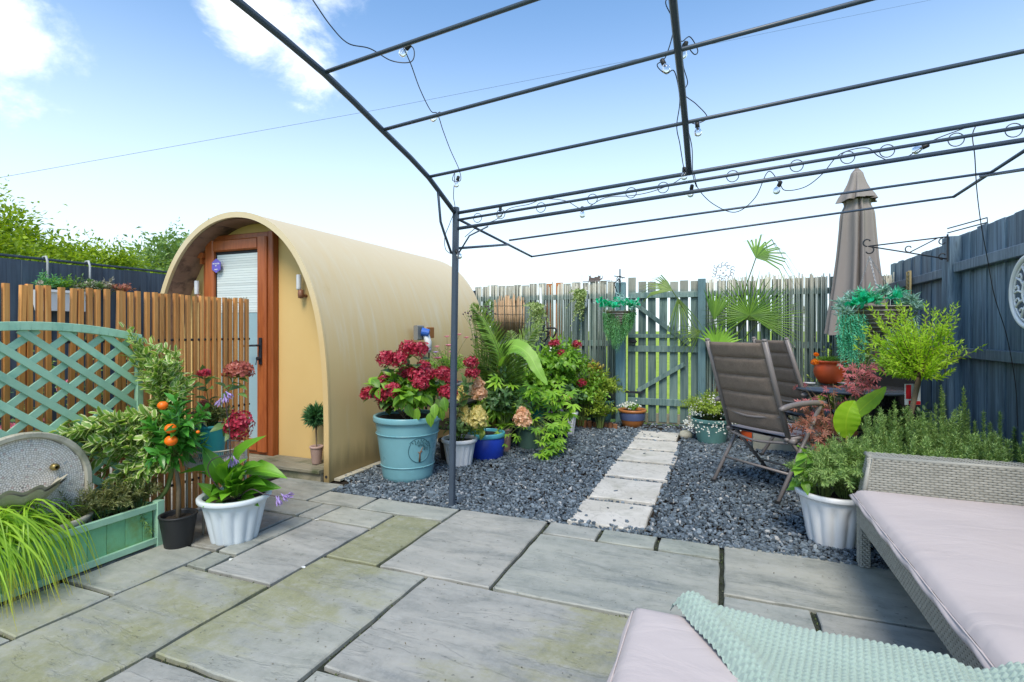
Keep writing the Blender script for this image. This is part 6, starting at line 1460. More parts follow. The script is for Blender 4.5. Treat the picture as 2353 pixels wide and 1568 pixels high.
for i in range(34):
    u=1925+abs(random.gauss(0,28)); s_=D(u+random.uniform(0,20),712,4.3+random.uniform(-.1,.1)); e=D(u+random.uniform(0,18),random.uniform(760,850),4.28+random.uniform(-.08,.1)); tl.append(curve(s_,e,-.02,7))
trail(t,tl,26,.04,.007,F_TURQ,'trailing_fern')
tl=[]
for i in range(14):
    s_=D(random.uniform(2000,2115),715,4.3); e=D(random.uniform(2000,2110),random.uniform(760,860),4.35); tl.append(curve(s_,e,-.02,7))
trail(t,tl,22,.035,.007,F_TURQ2,'pale_trailing_fern')
# left hanging basket on gate post
gp=V((-1.215,FY-.13,1.75)); bc=D(1421,716,6.55); t=thing('gate_hanging_basket','hanging basket with emerald silk flowers and trailing fern on the left gate post','hanging basket',bc)
b=B(); tube(b,[gp+V((0,0,-.25)),gp+V((0,0,.25))],.009,6); tube(b,[gp+V((0,0,.08)),V((bc.x,bc.y,gp.z+.10))],.007,6); tube(b,[gp+V((0,0,-.15)),gp+V((-.05,-.15,.05)),V((bc.x,bc.y,gp.z+.09))],.006,6)
tube(b,arc3(gp+V((0,-.03,.12)),.035,0,5.5,(1,0,0),(0,0,1)),.005,6); tube(b,[gp+V((-.07,-.03,.16)),gp+V((.07,-.03,.13))],.006,6); b.build('hook_bracket',BLACKM,t)
rattan(t,bc,.15,.20)
for k in range(16):
    u=1378+k*5.8; tuft(t,D(u,700+random.uniform(-7,5),6.5+random.uniform(-.15,.1)),.035,14,.06,.05,F_SILK,'silk_flower',tm='petal')
tuft(t,D(1385,702,6.4),.09,60,.06,.01,F_TURQ2,'artificial_fern'); tuft(t,D(1425,694,6.4),.12,80,.06,.01,F_TURQ2,'artificial_fern'); tuft(t,D(1455,702,6.4),.09,60,.06,.01,F_TURQ2,'artificial_fern')
tl=[]
for i in range(70):
    u=random.uniform(1385,1462); k=1-abs(u-1418)/50; s_=D(u,712,6.5+random.uniform(-.1,.1)); e=D(u*.8+1415*.2+random.uniform(-5,5),745+60*max(.1,k)*random.uniform(.6,1.15),6.5+random.uniform(-.1,.1)); tl.append(curve(s_,e,-.02,6))
trail(t,tl,22,.036,.009,F_FERN,'trailing_fern')
# sofa (left arm end + seat), running towards the camera
WX0,WY1=.655,3.13
sf=thing('rattan_sofa','grey rattan sofa with long pale pink cushion along the right side','sofa',(1.15,2.2,0))
def weave(b,o,ux,uz,nx,nz,w,h,nrm):
    """strands running along ux passing over and under"""
    o,ux,uz,nrm=V(o),V(ux).normalized(),V(uz).normalized(),V(nrm).normalized(); sw=w/nx; sh=h/nz
    for j in range(nz):
        off=.5*(j%2)
        for i in range(-1,nx):
            a0=max(0,(i+off))*sw; a1=min(nx,(i+off+1))*sw
            if a1-a0<sw*.2: continue
            z0=j*sh+sh*.06; z1=(j+1)*sh-sh*.04; vs=[]
            for (k,e) in ((0,.000),(.18,.0035),(.5,.0055),(.82,.0035),(1,.000)):
                x=a0+(a1-a0)*k
                vs+=[tuple(o+ux*x+uz*z0+nrm*(e-.001)),tuple(o+ux*x+uz*((z0+z1)/2)+nrm*(e+.0012)),tuple(o+ux*x+uz*z1+nrm*(e-.001))]
            b.add(vs,[(q*3+s_,(q+1)*3+s_,(q+1)*3+s_+1,q*3+s_+1) for q in range(4) for s_ in (0,1)])
# arm at the far end: slab of rattan leaning
ay0,ay1=3.10,3.22; az1=.56; ax0,ax1=.66,1.72
p_tl=D(2005,1050,2.78)
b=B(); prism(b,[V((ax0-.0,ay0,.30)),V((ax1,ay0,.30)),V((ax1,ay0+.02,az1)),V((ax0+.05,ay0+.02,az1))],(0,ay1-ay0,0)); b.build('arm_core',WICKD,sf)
b=B(); weave(b,(ax0+.025,ay0-.004,.36),(1,0,.0),(0.0,.02,.2),30,17,ax1-ax0-.03,az1-.36,(0,-1,0)); b.build('arm_weave',WICK,sf,True,stuff=True)
b=B(); weave(b,(ax0+.05,ay0+.018,az1+.002),(1,0,0),(0,1,0),30,9,ax1-ax0-.05,ay1-ay0,(0,0,1)); b.build('arm_top_weave',WICK,sf,True,stuff=True)
b=B(); weave(b,(ax0-.002,ay1,.29),(0,-1,0),(.05,0,.27),4,22,ay1-ay0,.275,(-1,0,0)); b.build('corner_weave',WICK,sf,True,stuff=True)
b=B(); tube(b,[(ax0+.045,ay0+.02,az1),(ax1,ay0+.02,az1)],.010,8); tube(b,[(ax0+.0,ay0-.0,.33),(ax0+.045,ay0+.02,az1)],.012,8); tube(b,[(ax0+.045,ay0+.02,az1),(ax0+.045,ay1,az1)],.012,8); b.build('arm_piping',WICK,sf,True)
# front skirt: woven strip from the far end towards camera
ye=.35
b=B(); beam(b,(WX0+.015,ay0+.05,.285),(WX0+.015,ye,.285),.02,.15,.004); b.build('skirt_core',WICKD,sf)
b=B(); weave(b,(WX0,ay0+.06,.215),(0,-1,0),(0,0,1),120,12,ay0+.06-ye,.145,(-1,0,0)); b.build('skirt_weave',WICK,sf,True,stuff=True)
for (x,y) in ((ax0+.015,ay0+.02),(ax0+.03,ye+.1),(ax1-.03,ay0+.05)):
    b=B(); beam(b,(x,y,.012),(x,y,.3),.033,.033,.006,up=(0,1,0)); b.build('leg',WICKD,sf)
    b=B(); 
    for s_,(o_,u_,n_) in enumerate((((x-.024,y+.023,.012),(0,-1,0),(-1,0,0)),((x-.023,y-.024,.012),(1,0,0),(0,-1,0)))): weave(b,o_,u_,(0,0,1),2,28,.046,.29,n_)
    b.build('leg_weave',WICK,sf,True,stuff=True)
# long seat cushion
def cushion(b,x0,x1,y0,y1,z0,z1,nu=90,nv=120,amp=.008,seed=0,puff=.02,skew=None):
    r_=np.random.default_rng(seed); ws=[(r_.uniform(2,9),r_.uniform(-6,6),r_.uniform(0,6),r_.uniform(.3,1)) for _ in range(9)]
    def nz(x,y):
        s_=0
        for a_,c_,p_,k_ in ws: s_+=k_*math.sin(a_*x*1.1+c_*y*2.4+p_+1.3*math.sin(2.1*x+1.7*y+p_))
        return s_/5
    def fn(u,v,top):
        # rounded edges through superellipse remap
        x=x0+(x1-x0)*u; y=y0+(y1-y0)*v
        e=min(u*(x1-x0),(1-u)*(x1-x0),v*(y1-y0),(1-v)*(y1-y0)); k=min(1,e/.06); rd=math.sqrt(max(0,1-(1-k)**2))
        zz=z0+.02+(z1-z0-.02-.03*(1-rd))+puff*min(1,e/.25)+amp*nz(x,y)*(.35+.65*k)
        if skew: x+=skew(x,y)
        return (x,y,zz)
    grid(b,lambda u,v:fn(u,v,1),nu,nv)
    # sides
    n0=b.n
    ring=[]; N_=80
    per=[(i/N_,0) for i in range(N_)]+[(1,i/N_) for i in range(N_)]+[(1-i/N_,1) for i in range(N_)]+[(0,1-i/N_) for i in range(N_)]
    vs=[]
    for lvl in range(7):
        q=lvl/6
        for (u,v) in per:
            x,y,z=fn(u,v,1); bul=.014*math.sin(math.pi*q)+.003*math.sin(x*30+y*26+lvl); nx_=(-1 if u==0 else 1 if u==1 else 0); ny_=(-1 if v==0 else 1 if v==1 else 0)
            vs.append((x+nx_*bul,y+ny_*bul,z+(z0-z)*q))
    m_=len(per); f=[(l*m_+i,l*m_+(i+1)%m_,(l+1)*m_+(i+1)%m_,(l+1)*m_+i) for l in range(6) for i in range(m_)]
    b.add(vs,f); return fn
b=B(); f_=cushion(b,.625,1.70,.40,3.10,.345,.405,80,220,.0105,3,.018); b.build('seat_cushion',CUSH,sf,True)
b=B(); tube(b,[V(f_(0,i/80,1))+V((-.004,0,-.002)) for i in range(81)],.0028,5,False); tube(b,[V(f_(i/40,1,1))+V((0,.002,-.002)) for i in range(41)],.0028,5,False); b.build('cushion_piping',CUSH,sf,True)
# small pillow edge at the right frame border
b=B(); lathe(b,[(.01,-.09),(.10,-.07),(.16,0),(.10,.07),(.01,.09)],(0,0,0),20,sy=.5); me_=b.mesh('pillow',smooth=True); me_.materials.append(CUSH); o=inst(me_,'scatter_pillow',None,(1.60,2.95,.56),Matrix.Rotation(.3,3,'Y')@Matrix.Rotation(R(90),3,'X'),(1,1,1)); tag(o,'pale scatter pillow leaning at the right end of the sofa','pillow')
# footstool
fsx0,fsx1,fsy0,fsy1=-.235,.52,.55,1.545
ot=thing('rattan_footstool','rattan footstool with pale pink cushion in the foreground','footstool',(.14,1.05,0))
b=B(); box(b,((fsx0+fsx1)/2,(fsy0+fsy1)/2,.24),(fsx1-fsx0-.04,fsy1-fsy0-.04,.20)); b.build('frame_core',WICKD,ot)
b=B(); weave(b,(fsx0+.02,fsy0+.02,.14),(0,1,0),(0,0,1),36,14,fsy1-fsy0-.04,.20,(-1,0,0)); weave(b,(fsx1-.02,fsy1-.02,.14),(-1,0,0),(0,0,1),26,14,fsx1-fsx0-.04,.20,(0,1,0)); b.build('frame_weave',WICK,ot,True,stuff=True)
for x in (fsx0+.05,fsx1-.05):
    for y in (fsy0+.05,fsy1-.05): b=B(); beam(b,(x,y,.01),(x,y,.16),.045,.045,.005,up=(0,1,0)); b.build('leg',WICK,ot)
b=B(); f_=cushion(b,fsx0,fsx1,fsy0,fsy1,.345,.415,60,80,.0015,8,.012); b.build('cushion',CUSH,ot,True)
b=B(); tube(b,[V(f_(0,i/40,1))+V((-.003,0,-.002)) for i in range(41)],.0028,5,False); tube(b,[V(f_(i/40,1,1))+V((0,.003,-.002)) for i in range(41)],.0028,5,False); b.build('cushion_piping',CUSH,ot,True)
# knitted throw: chunky V stitches over the stool, running right
TX0,TY1=-.135,1.56
def throw_pt(u,v,hh=0):
    """u across (0 left edge .. 1 right), v 0 far edge .. 1 near"""
    # left edge runs diagonally from far-left corner towards near-right
    y=1.565-1.0*v; xl=-.135+.42*v+.05*math.sin(v*3); xr=1.02+.05*math.sin(v*4)
    x=xl+(xr-xl)*u
    z=.431+.005*math.sin(x*9+y*5)+.004*math.sin(x*17-y*7)
    e=(x-xl); z+=.030*math.exp(-((e-.045)/.04)**2)-.016*math.exp(-(e/.012)**2)       # rolled left edge
    if v<.04: z-= .035*(1-v/.04)**2
    g=max(0,min(1,(x-.50)/.12)); s_=max(0,min(1,(x-.62)/.1)); z+=-.045*math.sin(math.pi*g)*(1-s_)*.5 + .0*s_
    return V((x,y,z+hh))
def throw_fn(u,v):
    p=throw_pt(u,v); L_=1.1
    a_=(p.y+.25*p.x)*350 ; c_=(p.x-.2*p.y)*430+1.3*abs(((a_/(2*math.pi))%1)*2-1)*math.pi
    rib=abs(math.sin(a_/2)); st_=.5+.5*math.sin(c_)
    h=.0115*(rib**.6)*(.30+.70*st_**.7)+.004*math.sin(p.y*34+p.x*8)
    return p+V((0,0,h))
b=B(); grid(b,throw_fn,600,500); tag(b.build('knitted_throw',THROW,loc=(.4,1.4,.44),smooth=True),'mint green chunky knitted throw lying across the footstool','blanket')
# white fluted pot right with lavender/sedum
C=(.59,3.42); t=thing('potted_sedum','white fluted pot beside the sofa arm with lavender and sedum','potted plant',(*C,0))
potb(t,C,0,.178,.125,.30,WHITE,.030,.013,flute=13,fl=.10,n=60,th=.014)
bushy(t,(C[0]+.07,C[1]),.27,.30,.29,150,16,.036,.0055,F_ROSE,'small',hj=.3,arr=4,sr=.0018)
bushy(t,(C[0]-.06,C[1]-.03),.27,.22,.20,70,12,.034,.0055,F_ROSE,'small',hj=.3,arr=4,sr=.0018)
lv=L()
for i in range(34):
    p=D(1858+random.gauss(0,16),1085+random.gauss(0,22),2.95+random.uniform(-.05,.12)); lv.add(p,V((-.5,-.5,random.uniform(-.2,.6)))+rv(.4),V((0,-.5,1)),.085,.05)
lv.objects('leaf',lmesh('ovate',F_HYD),t)
for (u,v,m_) in ((1871,1055,H_PEACH),(1909,1058,H_DRY)): mophead(D(u,v,3.1),.045,m_,t,90,flat=.35,petal=.009,up=(0,-.2,1))
# acer + canna in black pot
p=D(1915,1055,3.85); C=(p.x,p.y); t=thing('potted_acer','wide black pot with red leaved acer beside the recliners','potted plant',(*C,0))
potb(t,C,0,.17,.13,.27,BLACKP,.02,.006); pc=V((*C,.25)); lv=L(); lp=L(); sb_=B()
def twigs(tips,lvx,l,w,n=5):
    for (u,v,d) in tips:
        q=D(u,v,d); c_=curve(pc+V((random.uniform(-.02,.02),0,0)),q,ctrl=pc.lerp(q,.5)+V((.02,0,.10)),n=8); tube(sb_,c_,[.006,.005,.005,.004,.004,.003,.003,.002,.002],5,False)
        for i in range(n):
            k=random.uniform(.72,1); p_=c_[int(k*8)] ; e=p_+rv(.045); tube(sb_,[p_,e],.0012,4,False); lvx.add(e,rv(1)+V((0,-.3,-.4)),V((0,-.8,.5))+rv(.4),l*random.uniform(.8,1.2),w)
twigs([(1850+random.gauss(0,28),965+random.gauss(0,22),3.8+random.uniform(-.15,.2)) for _ in range(10)],lv,.06,.055,6)
twigs([(1905+random.gauss(0,16),970+random.gauss(0,26),3.85+random.uniform(-.15,.2)) for _ in range(7)],lv,.06,.055,6)
twigs([(1870,905,3.9),(1845,885,4.0),(1900,905,3.9)],lp,.05,.045,5)
twigs([(1985,838,3.95),(2000,822,3.95),(2012,836,3.95),(1975,846,3.95),(2000,846,3.9),(2018,848,3.9),(1988,828,4.0)],lp,.062,.055,8)
sb_.build('branches',BARK,t,True); lv.build('foliage',F_ACER,t,'maple'); lp.build('pink_foliage',F_ACERP,t,'maple')
t=thing('canna','canna with two glowing lime leaves on a yellow stem behind the sofa arm','plant',(C[0]+.1,C[1]-.05,.2))
b=B(); sbot=D(1948,1065,3.62); sto=D(1946,1006,3.6); tube(b,[V((sbot.x,sbot.y,.2)),sto,sto+V((.01,0,.03))],[.011,.009,.006],8); b.build('stem',leafM('canna_stem',(.35,.30,.06),(.45,.40,.10),.2),t,True)
wf=lambda k: max(.02,math.sin(math.pi*min(1,max(0,k))**.85)**.75)
bigleaf([D(1946,1008,3.6),D(1944,975,3.57),D(1950,945,3.56),D(1964,921,3.58)],.165,F_CANNA,t,norm=(.1,-1,.15),fold=.12,wf=wf)
bigleaf([D(1958,965,3.62),D(1982,938,3.66),D(2008,915,3.7),D(2036,889,3.74)],.12,F_CANNA,t,norm=(-.2,-.8,.9),fold=.12,wf=wf)
# willow standard
wc=D(2090,965,3.45); t=thing('standard_willow','lollipop standard willow with bright lime leaves by the blue fence','tree',(wc.x,wc.y,0))
h0=D(2112,868,3.45); b=B(); tube(b,[V((wc.x,wc.y,0)),wc,h0],[.016,.015,.017],8); b.build('trunk',BARK,t,True)
lv=L(); sb_=B()
for i in range(150):
    a_=random.random()*6.28; rr=abs(random.gauss(0,.6)); 
    u=2082+random.gauss(0,50); v=790+random.gauss(0,50)
    if u<1965: continue
    if v>865: v=865-random.random()*60
    if v<690: v=700+random.random()*30
    q=D(u,v,3.45+random.uniform(-.28,.28)); spray(sb_,lv,curve(h0+V((0,0,random.uniform(0,.06))),q,ctrl=h0.lerp(q,.5)+V((0,0,-.02)),n=7),.003,12,.042,.012,.3,40,.5,taper=.1)
for (e,v) in (((2200),(700)),((2175),(745)),((2215),(800)),((2190),(850)),((2200),(730)),((2160),(760)),((2175),(790)),((2005),(775)),((1985),(755))):
    q=D(e,v,3.4); spray(sb_,lv,curve(h0,q,ctrl=h0.lerp(q,.6)+V((0,0,-.06)),n=8),.003,18,.044,.013,.35,40,.5)
    for k in range(3): 
        m_=h0.lerp(q,.7)+rv(.02); spray(sb_,lv,curve(m_,m_+rv(.07)+V((.0,0,.05)),0,4),.002,7,.04,.012,.1,40,.5)
sb_.build('branches',BARK,t,True); lv.build('crown',F_LIME,t)
b=B(); q=D(2098,905,3.50); x_,y_,z_=V((cT,sT,0)),V((-sT,cT,0)),V((0,0,1)); 
b=B(); prism(b,[q-x_*.055-z_*.075,q+x_*.05-z_*.075,q+x_*.05+z_*.065,q-x_*.055+z_*.065],y_*.002); b.build('plant_label',WHITE,t)
b=B(); prism(b,[q-x_*.048-z_*.035-y_*.002,q-x_*.014-z_*.035-y_*.002,q-x_*.014+z_*.06-y_*.002,q-x_*.048+z_*.06-y_*.002],y_*.001); prism(b,[q-x_*.03-z_*.073-y_*.002,q+x_*.048-z_*.073-y_*.002,q+x_*.048-z_*.050-y_*.002,q-x_*.03-z_*.045-y_*.002],y_*.001); b.build('label_print',M('red_print',(.62,.02,.03),.4,bump=0),t)
# rosemary bushes
def rosemary(c,rx,ry,n,hts,lab):
    t=thing('rosemary_bush',lab,'bush',(c[0],c[1],0),'rosemary bushes behind the sofa'); lv=L(); sb_=B()
    for i in range(n):
        x=c[0]+random.uniform(-1,1)*rx; y=c[1]+random.uniform(-1,1)*ry; h=hts(x,y)*random.uniform(.82,1.04)
        q=V((x+random.gauss(0,.05),y+random.gauss(0,.05),h)); p0=V((c[0]+(x-c[0])*.7,c[1]+(y-c[1])*.7,.05)); spray(sb_,lv,curve(p0,q,ctrl=V((x,y,h*.5)),n=8),.003,46,.031,.0062,.30,42,.4,arr=4,taper=.35)
    sb_.build('stems',GSTEM,t,True); lv.build('needles',F_ROSE,t); return t
rosemary((.98,3.58),.26,.20,80,lambda x,y:.58,'rosemary bush nearest the white pot, behind the sofa arm')
rosemary((1.10,3.95),.22,.2,60,lambda x,y:.68,'taller rosemary bush around the willow trunk')
rosemary((1.47,3.75),.26,.30,110,lambda x,y:.60+.03*math.sin(x*20),'broad rosemary bush against the blue fence')
for (u,v,d) in ((2160,892,3.5),(2165,905,3.5),(2215,895,3.5),(2210,915,3.5),(2155,925,3.45),(2222,930,3.5),(2265,945,3.4),(2300,955,3.3),(2330,965,3.2)):
    pass
t=thing('tall_rosemary','tallest upright rosemary spires in front of the blue fence boards','bush',(1.5,3.8,0)); lv=L(); sb_=B()
for (u,v) in ((2163,890),(2168,905),(2150,930),(2214,893),(2218,915),(2205,935),(2225,945),(2260,948),(2045,945),(2055,925),(2298,950),(2330,985),(2010,960),(1995,990),(2140,965),(2185,965),(2240,970),(2275,975)):
    q=D(u,v,3.4); spray(sb_,lv,curve((q.x,q.y,.2),q,0,8),.003,60,.031,.0062,.1,42,.4,arr=4,taper=.5)
sb_.build('stems',GSTEM,t,True); lv.build('needles',F_ROSE,t)
# wall medallion
t=thing('wall_medallion','round white openwork carved medallion on the blue fence','wall ornament',(RX-.06,3.36,1.4))
mc=onX(2368,670,RX-.075); X_=mc.x
def yz(a_,r): return V((X_,mc.y+math.cos(a_)*r,mc.z+math.sin(a_)*r))
for r_,w_ in ((.215,.016),(.185,.006),(.085,.009)):
    b=B(); tube(b,[yz(i*.1309,r_) for i in range(48)],w_,8,closed=True); b.build('ring',WHITE,t,True)
for k in range(12):
    a_=k*math.pi/6; b=B(); tube(b,[yz(a_,.09),yz(a_+.10,.13),yz(a_+.02,.18)],.008,6); tube(b,arc3(yz(a_+.18,.15),.018,0,5,(0,1,0),(0,0,1)),.006,6); b.build('scroll',WHITE,t,True)
for k in range(8):
    a_=k*math.pi/4; lv=L(); lv.add(yz(a_,.01),yz(a_,1)-yz(a_,0),V((-1,0,0)),.075,.045); b=B(); lv.into(b,'round'); b.build('petal',WHITE,t,True)
# carved wooden plaque
q=onX(2088,652,RX-.09); t=thing('carved_plaque','narrow gold carved openwork plaque hung on the fence rail','wall ornament',q); GLD=M('old_gold',(.34,.27,.13),.5)
for yy in (-.05,.05): b=B(); beam(b,(q.x,q.y+yy,q.z-.17),(q.x,q.y+yy,q.z+.12),.012,.016); b.build('side_bar',GLD,t)
for k in range(7): b=B(); tube(b,arc3((q.x,q.y,q.z-.15+k*.04),.03,0,4.5,(0,1,0),(0,0,1)),.006,5); b.build('scroll',GLD,t)
# fan palm by the gate
C=(-.13,6.55); pt=D(1650,905,6.55); t=thing('fan_palm','fan palm with stiff pleated leaves and hairy trunk right of the gate','palm',(pt.x,pt.y,0))
px,py=pt.x,pt.y; b=B(); lathe(b,[(.075,0),(.085,.1),(.07,.35),(.075,.6),(.05,.68)],(px,py,0),14,fn=lambda a,i,r,z:r*(1+.1*math.sin(a*5+i))); b.build('trunk',M('fibre_trunk',(.20,.10,.05),.9,.4,20,bump=1,bs=60,bd=.01),t,True)
lvf=L()
for i in range(260): a_=random.random()*6.28; z=random.random()*.65; lvf.add((px+math.cos(a_)*.075,py+math.sin(a_)*.075,z),V((math.cos(a_),math.sin(a_),-.6))+rv(.4),rv(1),.07,.004)
lvf.build('trunk_fibres',F_ACER,t)
def fan(c,axis,nrm,r,n,span,w,mat=F_PALM,drop=.15,fro=None):
    if fro is not None: b=B(); tube(b,cabpts([fro,V(fro).lerp(c,.6)+V((0,0,.03)),c],5),.006,5,False); b.build('petiole',GSTEM,t,True)
    axis=V(axis).normalized(); nrm=V(nrm).normalized(); x=axis.cross(nrm).normalized(); b=B(); vs=[]
    for i in range(n):
        a_=R(-span/2+span*i/(n-1)); d=(axis*math.cos(a_)+x*math.sin(a_)).normalized(); L_=r*(.78+.22*math.cos(a_))*random.uniform(.9,1.05); sd_=nrm.cross(d); base=len(vs); k=random.uniform(.5,1.5)
        for (q,wd,dz) in ((0,.3,0),(.30,1,0),(.68,.6,-.10*drop*k),(1,.04,-.5*drop*k)):
            p=V(c)+d*L_*q+V((0,0,dz*r)); vs+=[tuple(p-sd_*w*wd),tuple(p+nrm*.004),tuple(p+sd_*w*wd)]
    f=[]
    for i in range(n):
        o_=i*12
        for q in range(3): f+=[(o_+q*3,o_+q*3+1,o_+q*3+4,o_+q*3+3),(o_+q*3+1,o_+q*3+2,o_+q*3+5,o_+q*3+4)]
    b.add(vs,f,[(.5,.5)]*len(vs)); b.build('fan_leaf',mat,t,True)
cr=V((px,py,.66))
fan(D(1722,725,6.1),(.0,-.1,1),(0,-1,.1),.58,34,250,.0085,fro=cr)
fan(D(1700,735,6.3),(-.15,0,1),(0,-1,0),.52,26,200,.0085,fro=cr)
fan(D(1745,740,6.2),(.6,0,.35),(0,-1,.2),.54,24,130,.008,fro=cr)
fan(D(1641,735,6.2),(.15,0,1),(.2,-1,0),.46,8,50,.018,fro=cr,drop=.3)
fan(D(1648,800,6.3),(.1,0,1),(.1,-1,.2),.34,14,120,.02,F_HYD,fro=cr)
fan(D(1640,830,6.3),(.8,0,.5),(0,-1,.4),.34,12,90,.02,F_HYD,fro=cr)
fan(D(1737,593,5.9),(.75,0,.75),(0,-1,.3),.46,14,130,.012,F_PALM,drop=1.3,fro=cr)
# dead/arching frond over the gate
fan(D(1545,668,6.3),(-.9,0,.45),(.1,-1,.3),.42,12,70,.010,F_PALMD,drop=.9,fro=cr+V((-.1,0,.2)))
fan(D(1558,685,6.4),(.2,0,-1),(0,-1,0),.55,10,60,.007,F_PALMD,drop=.3)
fan(D(1610,760,6.4),(-.7,0,-.3),(0,-1,0),.40,10,90,.006,F_PALMD,drop=.6,fro=cr)
# dried yellow allium head + bare twiggy shrub + misc plants by the right fence
q=D(1833,715,6.3); t=thing('dried_hydrangea_head','single mustard dried flower head on a tall bare stem before the canes','plant',(q.x,q.y,0)); mophead(q,.075,H_MUST,t,120,flat=.95,petal=.02); stems(t,[curve((q.x+.12,q.y,.05),q,.0,6)],.004,BARK)
q=D(1860,790,6.2); t=thing('bare_twiggy_shrub','sparse silvery twigged shrub behind the round table','shrub',(q.x,q.y,0)); lv=L(); sb_=B()
for i in range(34):
    e=D(1860+random.gauss(0,26),785+random.gauss(0,28),6.2+random.uniform(-.15,.15)); spray(sb_,lv,curve((q.x+.03,q.y,.1),e,ctrl=(q.x+.04,q.y,.75),n=8),.004,5,.03,.016,.7,60,.4)
sb_.build('twigs',BARK,t,True); lv.build('foliage',F_SILV,t)
q=D(2060,860,5.9); t=thing('corner_shrub','dark leafy shrub in the corner below the parasol','shrub',(1.35,6.3,0)); bushy(t,(1.35,6.3),.05,.40,1.15,50,10,.06,.03,F_HYDD,'ovate',hj=.4)
t=thing('yellow_green_shrub','yellow green shrub beside the parasol foot','shrub',(1.05,6.2,0)); bushy(t,(1.05,6.35),.05,.22,.85,26,9,.05,.02,F_GOLD,'small',hj=.4)
t=thing('silver_plants','low silvery plants and shells behind the recliners','plant',(.55,6.3,0)); bushy(t,(.55,6.35),.0,.45,.50,46,9,.05,.014,F_SILV,'small',hj=.45)
t=thing('dark_floor_plants','dark green plants under the table along the fence','plant',(1.45,5.3,0)); bushy(t,(1.42,5.1),.0,.35,.60,50,8,.07,.035,F_DARK,'ovate',hj=.4)
p=D(2020,845,5.3); t=thing('black_square_planter','tall black square planter with pink heuchera in front of the blue fence','potted plant',(1.42,5.55,0)); b=B(); box(b,(1.42,5.55,.41),(.30,.30,.82),ch=.01); b.build('planter_box',BLACKP,t); bushy(t,(1.42,5.55),.8,.2,.2,26,6,.05,.03,F_ACERP,'small',hj=.4)
q=D(1722,1000,5.7); C=(q.x,q.y); t=thing('terracotta_floor_pot','small terracotta pot on the slate below the nearest recliner','pot',(*C,0)); potb(t,C,0,.12,.09,.16,P_TERRA,.03,.008)
t=thing('grey_block_planter','low grey block planter beneath the second recliner','planter',(.55,5.7,0)); b=B(); box(b,(.58,5.9,.11),(.55,.22,.22),ch=.008); b.build('block',CONC,t); bushy(t,(.58,5.9),.2,.25,.2,24,6,.05,.02,F_SILV,'small')
# wall pots with ivy on the canes
for k,(u,v,lab) in enumerate(((1243,720,'cream wall pot hung by a strap on the canes with trailing ivy'),(1338,687,'white wall pot on the canes right of the spades with trailing ivy'))):
    q=onY(u,v,FY-.13); t=thing('wall_pot',lab,'wall pot',q,'wall pots on the bamboo canes')
    b=B(); lathe(b,[(.055,-.12),(.068,-.10),(.078,.10),(.082,.11),(.07,.10)],(q.x,q.y,q.z),24); b.build('pot_body',M('cream_pot',(.55,.54,.44),.5) if k==0 else WHITE,t,True)
    b=B(); beam(b,(q.x-.01,q.y+.04,q.z+.05),(q.x-.03,q.y+.07,q.z+.36),.03,.006,.001,up=(0,1,0)); b.build('strap',WHITE,t)
    lv=L(); sb_=B()
    for i in range(34 if k else 40):
        s_=q+V((random.uniform(-.06,.06),-.03,.09)); 
        if k==0: e=D(1225+random.gauss(0,14),min(840,700+abs(random.gauss(0,60))),6.55+random.uniform(-.05,.08))
        else: e=D(1325+random.gauss(0,10),min(780,670+abs(random.gauss(0,45))),6.75+random.uniform(-.05,.08))
        spray(sb_,lv,curve(s_,e,.06,7),.0015,10,.04,.03,.1,60,.3)
    sb_.build('trailing_stems',GSTEM,t); lv.build('foliage',F_IVY,t)
# reed panel on fence
t=thing('reed_panel','torn straw coloured reed panel hung on the canes behind the palm','screen',onY(1170,730,FY-.1)); RD=M('dry_reed',(.42,.28,.16),.8,.3,20,(1,1,.2),orand=.25)
a0=onY(1138,690,FY-.1); a1=onY(1203,690,FY-.1); n=42; rm=B(); tube(rm,[(0,0,0),(0,0,1)],.0045,5); rmm=rm.mesh('reed',smooth=True); rmm.materials.append(RD)
for i in range(n):
    k=i/(n-1); x=a0.x+(a1.x-a0.x)*k; zt3=a0.z+random.uniform(-.04,.03)+.05*math.sin(k*3.14); inst(rmm,'reed',t,(x,FY-.095-random.random()*.01,zt3-.52-random.uniform(0,.06)),Matrix.Rotation(random.gauss(0,.02),3,'Y'),(1.3,1,.55))
for z in (.08,.2,.32,.45):
    b=B(); tube(b,[(a0.x-.01,FY-.107,a0.z-z),(a1.x+.01,FY-.107,a0.z-z-.01)],.0022,4); b.build('binding_wire',BLACKM,t)
# spade handles
for (u,v,lab) in ((1250,770,'black D handled garden fork leaning on the fence, partly hidden'),(1267,764,'black D handled spade with pale shaft leaning on the fence')):
    q=onY(u,v,FY-.22); t=thing('garden_spade',lab,'garden tool',(q.x,q.y,0),'tools leaning on the fence')
    b=B(); tube(b,cabpts([q+V((0,0,-.10)),q+V((-.055,0,-.02)),q+V((-.06,0,.05)),q+V((.06,0,.05)),q+V((.055,0,-.02)),q+V((0,0,-.10))],5),.012,8); b.build('handle',BLACKP,t,True)
    b=B(); tube(b,[q+V((0,0,-.08)),q+V((-.02,-.12,-.8))],.016,8); b.build('shaft',WHITE if u>1260 else BLACKP,t,True)
    e=q+V((-.02,-.12,-.8)); b=B(); beam(b,e,e+V((0,-.03,-.22)),.16,.006,.001,up=(0,1,0)); b.build('blade',BLACKM,t)
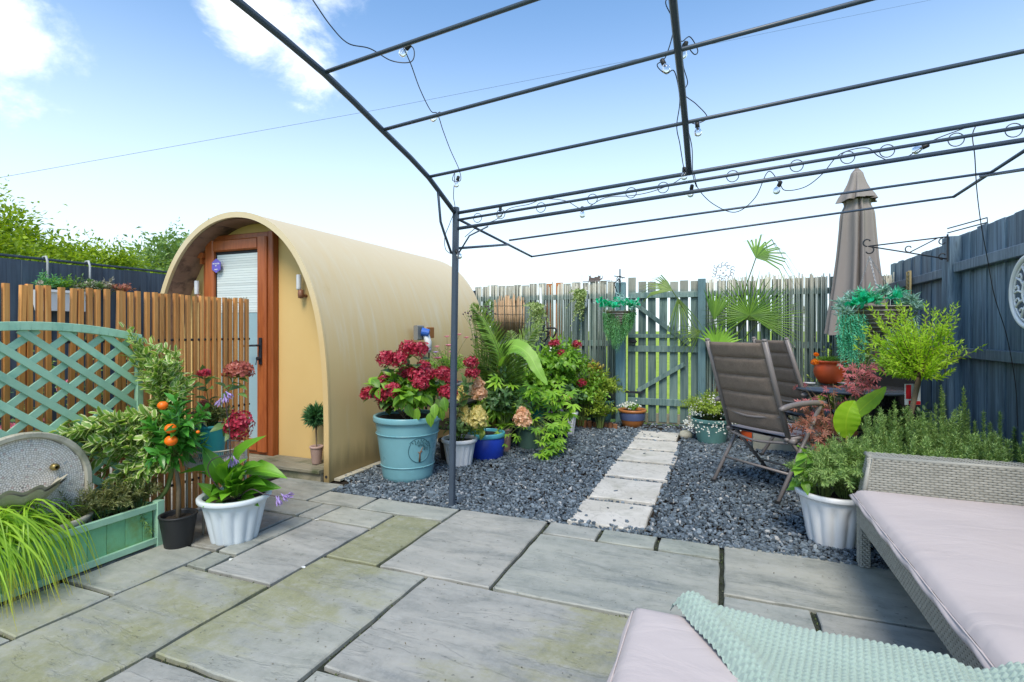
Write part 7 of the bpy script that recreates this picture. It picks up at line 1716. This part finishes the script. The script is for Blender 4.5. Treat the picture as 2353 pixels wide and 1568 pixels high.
# metal silhouettes on the fence top
q=onY(1368,641,FY-.03); t=thing('metal_cat_ornament','flat rusty metal cat silhouettes on top of the canes left of the gate','ornament',q)
RUST=M('rust_metal',(.13,.10,.09),.7,bump=.3)
b=B(); s_=.19
def sil(pts,c,sc,th=.004): 
    b=B(); prism(b,[V((c.x+x*sc,c.y,c.z+z*sc)) for x,z in pts],(0,th,0)); return b
cat=[(-1,-.3),(-.9,.25),(-1.0,.55),(-.82,.4),(-.70,.55),(-.62,.2),(-.2,.15),(0,.3),(.3,.25),(.45,.5),(.55,.35),(.7,.5),(.75,.2),(.6,.0),(.95,.1),(1.05,.45),(1.1,.4),(1.0,-.05),(.6,-.3)]
sil(cat,q,.095).build('cat_silhouette',RUST,t); b=B(); beam(b,(q.x-.2,q.y,q.z-.035),(q.x+.2,q.y,q.z-.035),.004,.01,.001); b.build('base_strip',RUST,t)
q=onY(1662,625,FY-.05); t=thing('metal_face_ornament','round cut metal animal face ornament above the canes behind the fan palm','ornament',q)
# generic curly-headed animal face: ring of curls, cheeks, smile
b=B()
for i in range(16):
    a_=i*2*math.pi/16; r_=.10+.015*math.sin(i*2.3); c_=q+V((math.cos(a_)*r_,0,math.sin(a_)*r_*.85)); tube(b,arc3(c_,.028,a_,a_+4.6,(1,0,0),(0,0,1),n=8,r2=.012),.0045,4)
b.build('curls',RUST,t); b=B(); tube(b,arc3(q+V((0,0,-.01)),.045,math.pi*1.15,math.pi*1.85,(1,0,0),(0,0,1)),.004,4)
for s_ in (-1,1): lathe(b,[(.001,-.008),(.010,0),(.001,.008)],q+V((s_*.03,0,.02)),8)
tube(b,[q+V((-.012,0,-.015)),q+V((.012,0,-.015))],.008,6); b.build('face',RUST,t); b=B(); tube(b,[q+V((0,.01,-.09)),q+V((0,.02,-.25))],.005,4); b.build('spike',RUST,t)
# fallen petals and leaves on the patio
for k,(u,v) in enumerate(((700,1306),(533,1283),(733,1194))):
    p=G(u,v,.013); b=B(); lv=L(); lv.add(p,V((random.uniform(-1,1),random.uniform(-1,1),.05)),V((0,0,1)),.03,.018); lv.into(b,'round'); tag(b.build('fallen_petal',H_WHT,loc=p,smooth=True),('cream fallen petal on the joint in the middle of the patio','cream fallen petal by the hosta pot','cream fallen petal on the joint near the pod step')[k],'petal','petals fallen on the patio')
